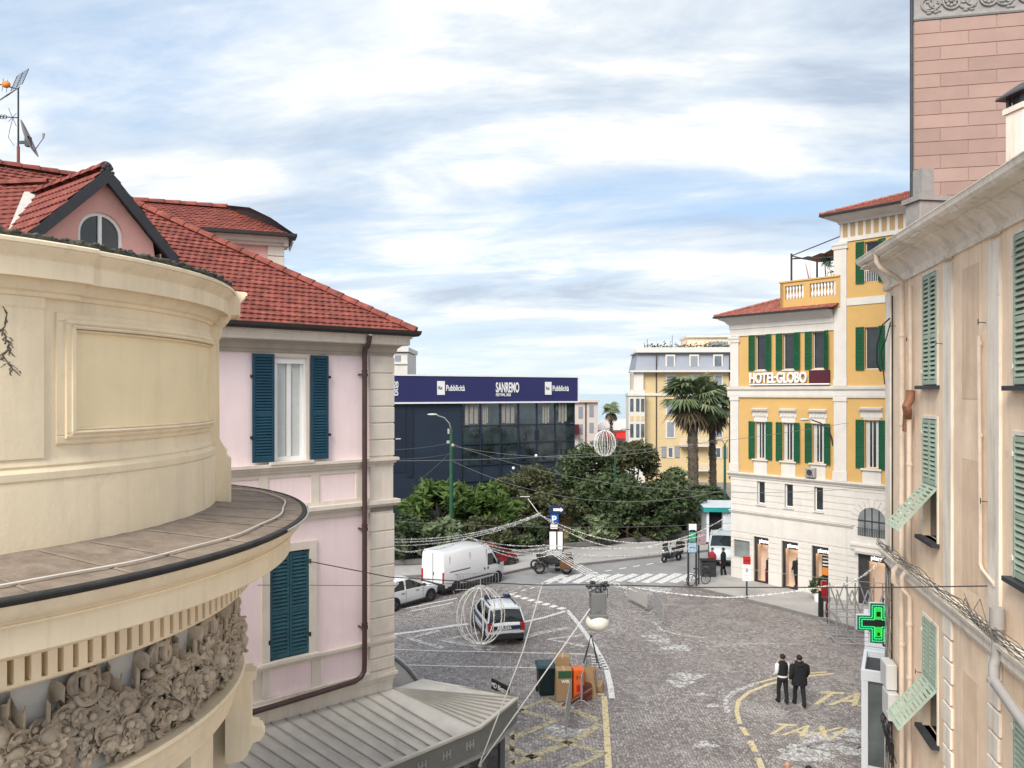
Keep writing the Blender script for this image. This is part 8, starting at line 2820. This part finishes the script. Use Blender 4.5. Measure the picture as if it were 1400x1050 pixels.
b7 = thing('cardboard_box', 'low squashed carton at the far right of the rubbish pile', 'box', (q.x, q.y + 0.5, 0.004), R(-12), 'cardboard boxes of the rubbish pile')
MB().loft([[(-0.3, -0.22, 0), (0.32, -0.22, 0), (0.34, 0.25, 0), (-0.3, 0.25, 0)], [(-0.34, -0.18, 0.16), (0.26, -0.26, 0.22), (0.3, 0.22, 0.28), (-0.26, 0.3, 0.2)]]).build('carton', M['card'], b7)
# crowd barriers
def barrier(label, loc, rz, L=2.1, hh=1.08, m='metal'):
    t = thing('crowd_barrier', label, 'barrier', loc, rz, 'steel crowd barriers')
    mb = MB()
    mb.tube([(-L / 2, 0, 0.22), (-L / 2, 0, hh - 0.08), (-L / 2 + 0.03, 0, hh - 0.02), (-L / 2 + 0.09, 0, hh), (L / 2 - 0.09, 0, hh), (L / 2 - 0.03, 0, hh - 0.02), (L / 2, 0, hh - 0.08), (L / 2, 0, 0.22), (-L / 2, 0, 0.22)], 0.02, 6)
    mb.build('frame', M[m], t, 50)
    mb = MB()
    n = 16
    for i in range(1, n):
        x = -L / 2 + L * i / n
        mb.cyl((x, 0, 0.22), (x, 0, hh - 0.01), 0.009, None, 5)
    mb.build('bars', M[m], t)
    for x in (-L / 2 + 0.12, L / 2 - 0.12):
        MB().tube([(x, -0.34, 0.02), (x, -0.08, 0.22), (x, 0.08, 0.22), (x, 0.34, 0.02)], 0.017, 6).build('foot', M[m], t, True)
    return t
a, b = G(772, 1022), G(781, 968)
barrier('nearest crowd barrier, seen end on below the cardboard pile', ((a.x + b.x) / 2, (a.y + b.y) / 2, 0.004), math.atan2(b.y - a.y, b.x - a.x))
a, b = G(788, 968), G(797, 935)
barrier('crowd barrier seen end on beside the cardboard pile', ((a.x + b.x) / 2 + 0.15, (a.y + b.y) / 2 - 0.1, 0.004), math.atan2(b.y - a.y, b.x - a.x))
a, b = G(864, 826), G(880, 836)
barrier('crowd barrier farther out in the square with a blank panel', ((a.x + b.x) / 2, (a.y + b.y) / 2, 0.004), R(-70))
a = G(894, 838); b = G(908, 858)
br_ = barrier('crowd barrier in mid square, right of the one with a blank panel', ((a.x + b.x) / 2, (a.y + b.y) / 2, 0.004), math.atan2(b.y - a.y, b.x - a.x))
bpn = bpy.data.objects['crowd_barrier.002']
MB().box(-0.95, -0.012, 0.26, 0.95, 0.012, 1.0).build('blank_panel', M['pvc'], bpn)
a = G(640, 826)
barrier('crowd barrier standing in front of the white van flank', (a.x + 0.25, a.y + 2.2, 0.006), R(10), 2.6)
# trestle with thin dark legs
q = G(809, 914)
ts = thing('trestle_stand', 'thin dark A frame trestle on the painted line beyond the rubbish pile', 'trestle', (q.x, q.y, 0.004), R(0))
mb = MB()
tp_ = Vector((0, 0.25, 1.22))
for x, y in ((-0.32, 0), (0.32, 0), (-0.28, 0.6), (0.28, 0.6)):
    mb.cyl((x, y, 0), tp_ + Vector((x * 0.05, 0, 0)), 0.022, 0.016, 6)
mb.cyl((-0.2, 0.08, 0.45), (0.2, 0.08, 0.45), 0.012, None, 6)
mb.build('legs', M['darkmetal'], ts)
MB().sphere(tp_, 0.05, 8, 6).build('top_joint', M['darkmetal'], ts)
# scaffold truss
q = G(1142, 883)
tx = thing('truss_tower', 'aluminium truss scaffold on base plates at the edge of the shop pavement', 'scaffold', (q.x, q.y, 0.004), R(-8))
mb = MB()
Wt, Dt, Ht_ = 1.95, 1.2, 2.75
for x in (0.05, Wt * 0.42, Wt):
    for y in (0, Dt):
        mb.cyl((x, y, 0.05), (x, y, Ht_ - (0.5 if x < 0.1 else 0)), 0.03, None, 8)
for z in (0.12, 1.28):
    for y in (0, Dt):
        mb.cyl((0.05, y, z), (Wt, y, z), 0.028, None, 8)
        mb.cyl((0.05, y, z + 0.22), (Wt, y, z + 0.22), 0.022, None, 8)
    for x in (0.05, Wt * 0.42, Wt):
        mb.cyl((x, 0, z), (x, Dt, z), 0.026, None, 8)
for y in (0, Dt):
    mb.cyl((0.05, y, 1.3), (0.42 * Wt, y, 0.15), 0.025, None, 8)
    for k in range(3):
        xa = 0.05 + k * Wt / 3
        mb.cyl((xa, y, Ht_ - 0.3), (xa + Wt / 6, y, 1.5), 0.032, None, 8)
        mb.cyl((xa + Wt / 6, y, 1.5), (xa + Wt / 3, y, Ht_ - 0.3), 0.032, None, 8)
mb.build('tubes', M['metal'], tx, 50)
for k, (x, y) in enumerate(((0.05, 0), (Wt, 0), (0.05, Dt), (Wt, Dt))):
    MB().box(x - 0.16, y - 0.16, 0.0, x + 0.16, y + 0.16, 0.03).cyl((x, y, 0.03), (x, y, 0.16), 0.045, None, 8).build('base_plate', M['metal'], tx)
# red and white totem, dark post
q = G(1021, 818, 0.12)
to = thing('totem_sign', 'red topped white notice sign on a dark post at the pavement edge', 'sign', (q.x, q.y, 0.12), R(-12))
MB().cyl((0, 0, 0), (0, 0, 2.1), 0.045, None, 8).build('post', M['darkmetal'], to)
MB().bbox(-0.22, -0.06, 0.92, 0.22, 0.0, 1.80, 0.01).build('white_panel', M['white'], to)
MB().bbox(-0.19, -0.07, 1.80, 0.19, 0.0, 2.22, 0.01).build('red_panel', M['red'], to)
MB().sphere((0, -0.062, 1.50), (0.07, 0.008, 0.12), 12, 8).build('crest', M['trim_dark'], to)
text_on('lettering', 'TAXI', 0.15, M['maroon'], to, (-0.17, -0.072, 1.95), depth=0.004, bold=0.004)
text_on('notice_text', 'SANREMO', 0.075, M['trim_dark'], to, (-0.19, -0.063, 1.2), depth=0.003)
MB().box(-0.15, -0.063, 1.02, 0.15, -0.0605, 1.035).box(-0.15, -0.063, 1.08, 0.15, -0.0605, 1.095).box(-0.15, -0.063, 1.14, 0.15, -0.0605, 1.15).build('notice_line', M['trim_dark'], to)
q = G(1122, 843, 0.12)
dp = thing('advert_post', 'narrow dark advertising post beside the parked bicycle', 'sign', (q.x, q.y, 0.12), R(-10))
MB().bbox(-0.10, -0.08, 0, 0.12, 0.08, 1.25, 0.01).build('post', M['black'], dp)
MB().bbox(0.02, -0.09, 0.9, 0.30, 0.09, 1.75, 0.02).build('pink_panel', M['carred'], dp)
pot = thing('potted_shrub', 'dark green potted shrub by the third shop doorway', 'plant', tuple(G(1119, 822, 0.12)), 0)
MB().lathe([(0.001, 0), (0.2, 0), (0.26, 0.35), (0.23, 0.35), (0.21, 0.30), (0.001, 0.30)], 0, 2 * PI, 16).build('pot', M['white'], pot, 40)
me, cl = crown_mesh('foliage', 0.8, 0.8, 0.95, 0.28, M['leaf_dark'], 700, 0.08, 88, 10)
put('foliage', me, pot)
# sign cluster at the tip of the pavement
q = G(941, 800, 0.12)
sg = thing('direction_sign', 'cluster of coloured direction panels on three dark posts at the tip of the pavement', 'sign', (q.x, q.y, 0.12), R(-5))
mb = MB()
for x, y in ((0.0, 0), (0.42, -0.15), (0.62, 0.25)):
    mb.cyl((x, y, 0), (x, y, 3.5), 0.06 if x < 0.5 else 0.045, None, 8)
mb.build('post', M['darkmetal'], sg)
k4 = 44 / FPX
def panel(u0, v0, u1, v1, m, nm='panel'):
    MB().box((u0 - 941) * k4, -0.26, H - (v1 - HV) * k4 - 0.12, (u1 - 941) * k4, -0.22, H - (v0 - HV) * k4 - 0.12).build(nm, m, sg)
panel(941, 713, 951, 722, M['white'], 'white_panel')
panel(941, 724, 950, 737, mat('green sign panel', (0.05, 0.28, 0.17), 0.5, 0.3, 8, 0), 'green_panel')
panel(940, 738.5, 951, 751, mat('pale blue sign panel', (0.30, 0.47, 0.60), 0.5, 0.3, 8, 0), 'blue_panel')
panel(953, 723, 963, 741, mat('mottled poster', (0.30, 0.22, 0.24), 0.7, 0.6, 9, 0), 'poster')
for z in (3.12, 2.45, 2.15):
    MB().box(0.05, -0.268, z, 0.36, -0.2605, z + 0.06).build('lettering_bar', M['policeblue'], sg)
q = G(968, 790, 0.0)
lb = thing('litter_bin', 'dark ribbed litter bin behind the direction signs', 'bin', (q.x, q.y, 0.004), 0)
mb = MB().bbox(-0.42, -0.3, 0.05, 0.42, 0.3, 1.0, 0.04)
for k in range(9):
    mb.box(-0.40 + 0.09 * k, -0.315, 0.1, -0.35 + 0.09 * k, -0.301, 0.95)
mb.build('tub', M['darkmetal'], lb)
MB().bbox(-0.45, -0.33, 1.0, 0.45, 0.33, 1.1, 0.04).build('lid', M['black'], lb)
# blue parking sign
q = P(756, 780, 49.5)
pk_ = thing('parking_sign', 'blue parking sign with a white arrow above two white posters', 'sign', (q.x, q.y, 0.12), R(-3))
k5 = 49.5 / FPX
def pz(v): return H - (v - HV) * k5 - 0.12
MB().cyl((0, 0.05, 0), (0, 0.05, pz(691)), 0.05, None, 8).cyl((0.65, 0.05, 0), (0.65, 0.05, pz(720)), 0.04, None, 8).build('post', M['darkmetal'], pk_)
M['signblue'] = mat('traffic sign blue', (0.012, 0.07, 0.30), 0.4, 0.05, 3, 0)
MB().box(-0.25, -0.02, pz(702), 0.72, 0.02, pz(692)).build('arrow_panel', M['policeblue'], pk_)
MB().ext([(0.02, -0.03, pz(698.5)), (0.5, -0.03, pz(698.5)), (0.5, -0.03, pz(700)), (0.66, -0.03, pz(696.8)), (0.5, -0.03, pz(693.6)), (0.5, -0.03, pz(695)), (0.02, -0.03, pz(695))], (0, 0.008, 0)).build('arrow', M['white'], pk_)
MB().box(-0.18, -0.02, pz(716), 0.36, 0.02, pz(703)).build('blue_panel', M['signblue'], pk_)
text_on('lettering', 'P', 0.62, M['white'], pk_, (-0.09, -0.03, pz(714.4)), depth=0.01, bold=0.02)
MB().box(-0.16, -0.02, pz(723), 0.30, 0.02, pz(717)).build('white_plate', M['white'], pk_)
text_on('plate_lettering', 'MERCATO', 0.10, M['trim_dark'], pk_, (-0.14, -0.03, pz(721.5)), depth=0.005, sx=0.85)
for x in (-0.22, 0.30):
    MB().box(x, -0.03, pz(751), x + 0.32 + (0.1 if x < 0 else 0), 0.03, pz(727)).build('poster', M['white'], pk_)

# lamp posts
lp = P(617, 590, 51)
l1 = thing('street_lamp', 'green lamp post with one arm reaching left, standing among the bright green trees', 'street lamp', (lp.x, lp.y, 0.14), 0)
k5 = 51 / FPX
zt = H - (584 - HV) * k5 - 0.14
MB().tube([(0, 0, 0), (0, 0, 3), (0, 0, zt)], [0.16, 0.14, 0.11], 12).build('post', M['darkgreen'], l1, 50)
MB().tube([(-0.05, 0, zt - 0.1), (-0.12, 0, zt + 0.25), (-0.45, 0, zt + 0.62), (-1.0, 0, zt + 0.80)], 0.035, 6).build('arm', M['metal'], l1, True)
MB().sphere((-1.25, 0, zt + 0.84), (0.36, 0.14, 0.07), 12, 6).build('lamp_head', M['greybox'], l1, True)
MB().bbox(-0.24, -0.14, zt - 0.45, -0.10, -0.02, zt - 0.1, 0.02).sphere((0.12, -0.12, zt - 1.2), 0.12, 8, 6).bbox(-0.3, -0.1, zt - 1.1, -0.1, 0.1, zt - 0.9, 0.02).build('fitting', M['pvc'], l1)
lp = P(991, 640, 60)
l2 = thing('street_lamp', 'dark double armed lamp post beside the hotel corner', 'street lamp', (lp.x, lp.y, 0.14), 0)
k6 = 60 / FPX
zt = H - (608 - HV) * k6 - 0.14
MB().tube([(0, 0, 0), (0, 0, zt)], [0.12, 0.09], 10).build('post', M['darkgreen'], l2, True)
for s_ in (-1, 1):
    MB().tube([(0, 0, zt - 0.2), (s_ * 0.05, 0, zt + 0.1), (s_ * 0.25, 0, zt + 0.38), (s_ * 0.55, 0, zt + 0.36), (s_ * 0.68, 0, zt + 0.2)], 0.03, 6).build('arm', M['darkmetal'], l2, True)
    MB().lathe([(0.001, 0.16), (0.06, 0.14), (0.16, 0.0), (0.001, -0.03)], 0, 2 * PI, 14, (s_ * 0.70, 0)).xf(Matrix.Translation((0, 0, zt + 0.08))).build('lamp_head', M['darkmetal'], l2, True)
lp = P(841, 640, 58)
l3 = thing('street_lamp', 'slim pole rising out of the dark trees beside the hanging ball of lights', 'street lamp', (lp.x, lp.y, 0.14), 0)
k6 = 58 / FPX
zt = H - (592 - HV) * k6 - 0.14
MB().tube([(0, 0, 0), (0, 0, zt)], [0.10, 0.06], 8).build('post', M['darkgreen'], l3, True)
MB().tube([(0, 0, zt), (-0.5, 0, zt + 0.35), (-1.0, 0, zt + 0.1), (-1.15, 0, zt - 0.1)], 0.03, 6).tube([(0, 0, zt), (0.6, 0, zt + 0.3), (1.2, 0, zt + 0.25)], 0.03, 6).build('arm', M['darkmetal'], l3, True)

# ================================================================ OVERHEAD WIRES, LIGHT BALLS, TINSEL
def sag(a, b, s, n=40):
    a, b = Vector(a), Vector(b)
    return [a + (b - a) * (i / n) - Vector((0, 0, s * 4 * (i / n) * (1 - i / n))) for i in range(n + 1)]
def wire(name, label, pts, r, m, cat='cable', grp=None):
    o = MB().tube(pts, r, 5).build(name, m, None, True)
    tag(o, label, cat, grp)
    return o
pA, pBall, pLamp, pB = P(421, 767, 15.7), P(657, 796, 15.1), P(817, 799, 14.3), P(1358, 801, 11.85)
wire('span_cable', 'dark cable across the square carrying the wire ball and the globe lamp', [pA, P(533, 789, 15.5), pBall, P(740, 800, 14.7), pLamp, P(960, 803, 13.9), P(1100, 803, 13.3), P(1215, 803, 12.7), pB], 0.011, M['cable'])
wire('loose_cable', 'loose black cable drooping from the end of the span cable on the peach wall', [pB, P(1372, 806, 11.75), P(1376, 835, 11.7), P(1366, 862, 11.75), P(1356, 872, 11.7)], 0.014, M['cable'])
wire('wall_cable', 'thin cable running level across the pink wall below its lower shutters top', [P(352, 800, 14.95), P(420, 800, 15.7), P(533, 801, 15.8), P(640, 797, 15.4)], 0.006, M['cable'])
for k, (a, b, s, lab) in enumerate(((P(617, 605, 51), P(533, 615, 42), 0.1, 'upper wire leaving the green lamp post to the left'), (P(617, 620, 51), P(533, 628, 42), 0.1, 'second wire leaving the green lamp post to the left'),
                                    (P(618, 607, 51), P(1215, 664, 36), 1.4, 'long sagging wire from the green lamp post toward the hotel'), (P(618, 630, 51), P(1000, 668, 46), 1.6, 'lower sagging wire from the green lamp post past the dark trees'),
                                    (P(533, 630, 40), P(1160, 578, 40), 0.5, 'level wire passing in front of the navy building to the hotel lamp arm'), (P(617, 617, 51), P(572, 657, 53), 0.1, 'short stay wire running down left from the green lamp post'),
                                    (P(533, 712, 40), P(1000, 715, 46), 0.3, 'faint level wire through the tree tops'), (P(620, 610, 51), P(1000, 596, 47), 1.0, 'wire rising right in front of the yellow building'))):
    wire('overhead_wire', lab, sag(a, b, s), 0.011, M['midgrey'], 'wire', 'overhead wires by the green lamp post')
MB_ = None
for k, (u, v, Y) in enumerate(((702, 640, 47), (733, 623, 46.5))):
    o = MB().sphere(P(u, v, Y), 0.09, 8, 6).build('wire_insulator', M['white'], None, True)
    tag(o, ('white insulator on the sagging wire left of the olive tree', 'white insulator on the upper sagging wire in front of the glass front')[k], 'insulator')
# wire balls
M['tinsel0'] = mat('silver light rib', (0.60, 0.60, 0.58), 0.4, 0.2, 20, 0)
def ball(label, c, r, m, nrib, rr, grp='hanging balls of lights'):
    t = thing('light_ball', label, 'light ball', c, 0, grp)
    mb = MB()
    g = random.Random(int(r * 100))
    for k in range(nrib):
        a = 2 * PI * k / nrib
        pts = []
        for i in range(21):
            th = PI * i / 20
            q = r * (1.12 if False else 1.0)
            pts.append((q * math.sin(th) * math.cos(a) * 0.95, q * math.sin(th) * math.sin(a) * 0.95, r * 1.12 * math.cos(th)))
        mb.tube(pts, rr, 5)
        for p in pts[2:-2]:
            for q in range(2):
                j = Vector(p) + Vector((g.gauss(0, 1), g.gauss(0, 1), g.gauss(0, 1))) * rr * 1.5
                mb.sphere(j, rr * 0.9, 5, 3)
    mb.build('ribs', m, t, 60)
    mb = MB()
    mb.cyl((0, 0, r * 1.08), (0, 0, r * 1.42), rr * 1.6, None, 6)
    mb.lathe([(0.001, r * 1.20), (r * 0.2, r * 1.14), (r * 0.22, r * 1.09), (0.001, r * 1.08)], 0, 2 * PI, 12)
    mb.sphere((0, 0, -r * 1.12), r * 0.07, 8, 5)
    mb.build('hanger', M['metal'], t)
    return t
c = P(657, 841, 15.1)
ball('large openwork ball of silver light ribs hanging over the square', c, 0.50, M['tinsel0'], 13, 0.0075)
c = P(827, 606, 52)
ball('small white openwork ball hanging high before the dark trees', c, 0.78, M['rope'], 13, 0.018)
# globe street lamp on the span cable
gl_ = thing('hanging_lamp', 'suspended street lamp, grey box and cloudy white globe under the span cable', 'street lamp', pLamp, R(6))
s14 = 14.3 / FPX
MB().bbox(-0.14, -0.12, -0.56, 0.14, 0.12, -0.14, 0.015).bbox(-0.175, -0.15, -0.60, 0.175, 0.15, -0.53, 0.015).box(-0.05, -0.135, -0.48, 0.02, -0.12, -0.43).build('ballast_box', M['midgrey'], gl_)
M['globe'] = mat('cloudy white globe', (0.66, 0.65, 0.58), 0.25, 0.10, 6, 0, coat=0.3, stain=0.3, staincol=(0.4, 0.38, 0.3))
MB().sphere((0, 0, -0.70), (0.225, 0.225, 0.17), 24, 14).build('globe', M['globe'], gl_, True)
mb = MB()
g = random.Random(4)
for k in range(16):
    a = g.uniform(0, 6.28)
    p = Vector((0.16 * math.cos(a), 0.1 * math.sin(a), g.uniform(-0.08, 0.06)))
    mb.sphere(p, (g.uniform(0.03, 0.05), 0.04, g.uniform(0.025, 0.045)), 7, 5)
mb.cyl((-0.22, 0, -0.02), (0.22, 0, -0.02), 0.03, None, 8)
mb.torus((0, -0.06, -0.1), 0.05, 0.016, Matrix.Rotation(PI / 2, 3, 'X'), 14, 6)
for k in range(5):
    mb.tube([(g.uniform(-.15, .15), 0, 0), (g.uniform(-.22, .22), g.uniform(-.1, .1), -0.12), (g.uniform(-.2, .2), 0, -0.25)], 0.008, 5)
mb.build('clamp_and_cables', M['darkmetal'], gl_, 50)
# straight rope lights
wire('rope_light', 'straight white rope light running down from the wire to the canopy, left one', [P(742, 797, 14.8), P(715, 890, 15.2), P(655, 1046, 15.9)], 0.013, M['rope'], 'rope light', 'rope lights anchored at the canopy')
wire('rope_light', 'straight white rope light from the globe lamp down to the canopy', [P(807, 832, 14.3), P(752, 910, 14.9), P(656, 1046, 15.85)], 0.013, M['rope'], 'rope light', 'rope lights anchored at the canopy')
an = MB().sphere(P(656, 1047, 15.88), 0.05, 8, 6).build('rope_anchor', M['metal'], None, True)
tag(an, 'small metal anchor on the canopy fascia where the rope lights meet', 'anchor')
MB_ = None
# tinsel strands
M['tinsel'] = mat('silver tinsel', (0.66, 0.66, 0.64), 0.5, 0.4, 9, 0)
def tinsel(label, pts, r=0.055, grp='tinsel strings over the far end of the square', seed=0, dens=3.0):
    g = random.Random(seed)
    pts = [Vector(p) for p in pts]
    mb = MB().tube(pts, r * 0.22, 4)
    L = 0
    for a, b in zip(pts[:-1], pts[1:]):
        d = (b - a)
        n = max(1, int(d.length * 7 * dens))
        for i in range(n):
            p = a + d * ((i + g.random()) / n)
            v = Vector((g.gauss(0, 1), g.gauss(0, 1), g.gauss(0, 1))).normalized() * r * g.uniform(0.7, 1.5)
            w = v.orthogonal().normalized() * r * 0.32
            mb.add([p - v * 0.5 - w, p - v * 0.5 + w, p + v * 0.7 + w, p + v * 0.7 - w], [(0, 1, 2, 3)])
    o = mb.build('tinsel_garland', M['tinsel'], None)
    tag(o, label, 'tinsel', grp)
    return o
pk1, pk2 = P(738, 704, 34), P(640, 735, 32)
tl = [P(533, 746, 29.5), P(533, 741, 29.5), P(533, 737, 29.5)]
for k in range(3):
    tinsel(('lowest', 'middle', 'topmost')[k] + ' tinsel string rising from the pink building corner to the high point', sag(tl[k], pk1 + Vector((0.03 * k, 0, 0.05 * k)), 0.35), seed=k)
for k in range(2):
    tinsel(('upper', 'lower')[k] + ' tinsel string falling right from the high point', sag(pk1, P(900, 741 + 3 * k, 40) , 0.45 + 0.25 * k), seed=10 + k)
for k in range(2):
    tinsel(('lower', 'upper')[k] + ' tinsel string running right to the hotel from the crossing point', sag(P(900, 741 + 3 * k, 40), P(1000, 716 - 14 * k, 43.5), 0.25), seed=20 + k)
tinsel('thick tinsel hank at the left edge of the square behind the van roof', sag(P(533, 748, 30), P(575, 752, 31), 0.12), 0.075, seed=30)
tinsel('tinsel string from the hank up to the second high point', sag(P(575, 752, 31), pk2, 0.15), seed=31)
for k in range(4):
    tinsel(('first', 'second', 'third', 'fourth')[k] + ' of four tinsel strings draped from the second high point to the middle', sag(pk2 + Vector((0.04 * k, 0, 0)), P(742 + 8 * k, 746 + 2.2 * k, 35.5), 0.14 + 0.15 * k), seed=33 + k)
tinsel('long upper tinsel string hanging level from the parking sign to the right', sag(P(742, 745, 35.5), P(952, 742, 42), 0.25), seed=40)
tinsel('long lower tinsel string hanging level from the parking sign to the right', sag(P(742, 751, 35.5), P(952, 745, 42), 0.45), seed=41)
tinsel('tinsel string closest below the long level ones, ending at the direction signs', sag(P(700, 752, 34.5), P(952, 748, 42), 0.42), seed=42)
for k in range(4):
    tinsel(('highest', 'second', 'third', 'lowest')[k] + ' of four tinsel strings slanting down right past the motorcycle', sag(P(748 + 4 * k, 752, 35), P(832 + 13 * k, 800 + 3 * k, 27), 0.10), 0.038, seed=50 + k)
tinsel('thick tinsel string crossing low in front of the shops to the peach corner', sag(P(868, 803, 26), P(990, 817, 23), 0.05) + sag(P(990, 817, 23), P(1130, 801, 21), 0.06)[1:] + sag(P(1130, 801, 21), P(1213, 757, 18.4), 0.25)[1:], 0.05, seed=60, dens=4)
wire('support_wire', 'thin pale wire holding the tinsel high point', [P(722, 682, 34.5), P(738, 704, 34)], 0.014, M['rope'], 'wire')
wire('support_wire', 'thin pale cross piece above the tinsel high point', [P(711, 679, 34.5), P(724, 679, 34.5)], 0.018, M['rope'], 'wire')
wire('shop_wire', 'thin dark wire passing low across the shop doorways', [P(1000, 775, 40), P(1060, 783, 38), P(1150, 793, 34), P(1213, 798, 18.3)], 0.010, M['pvc'], 'wire')
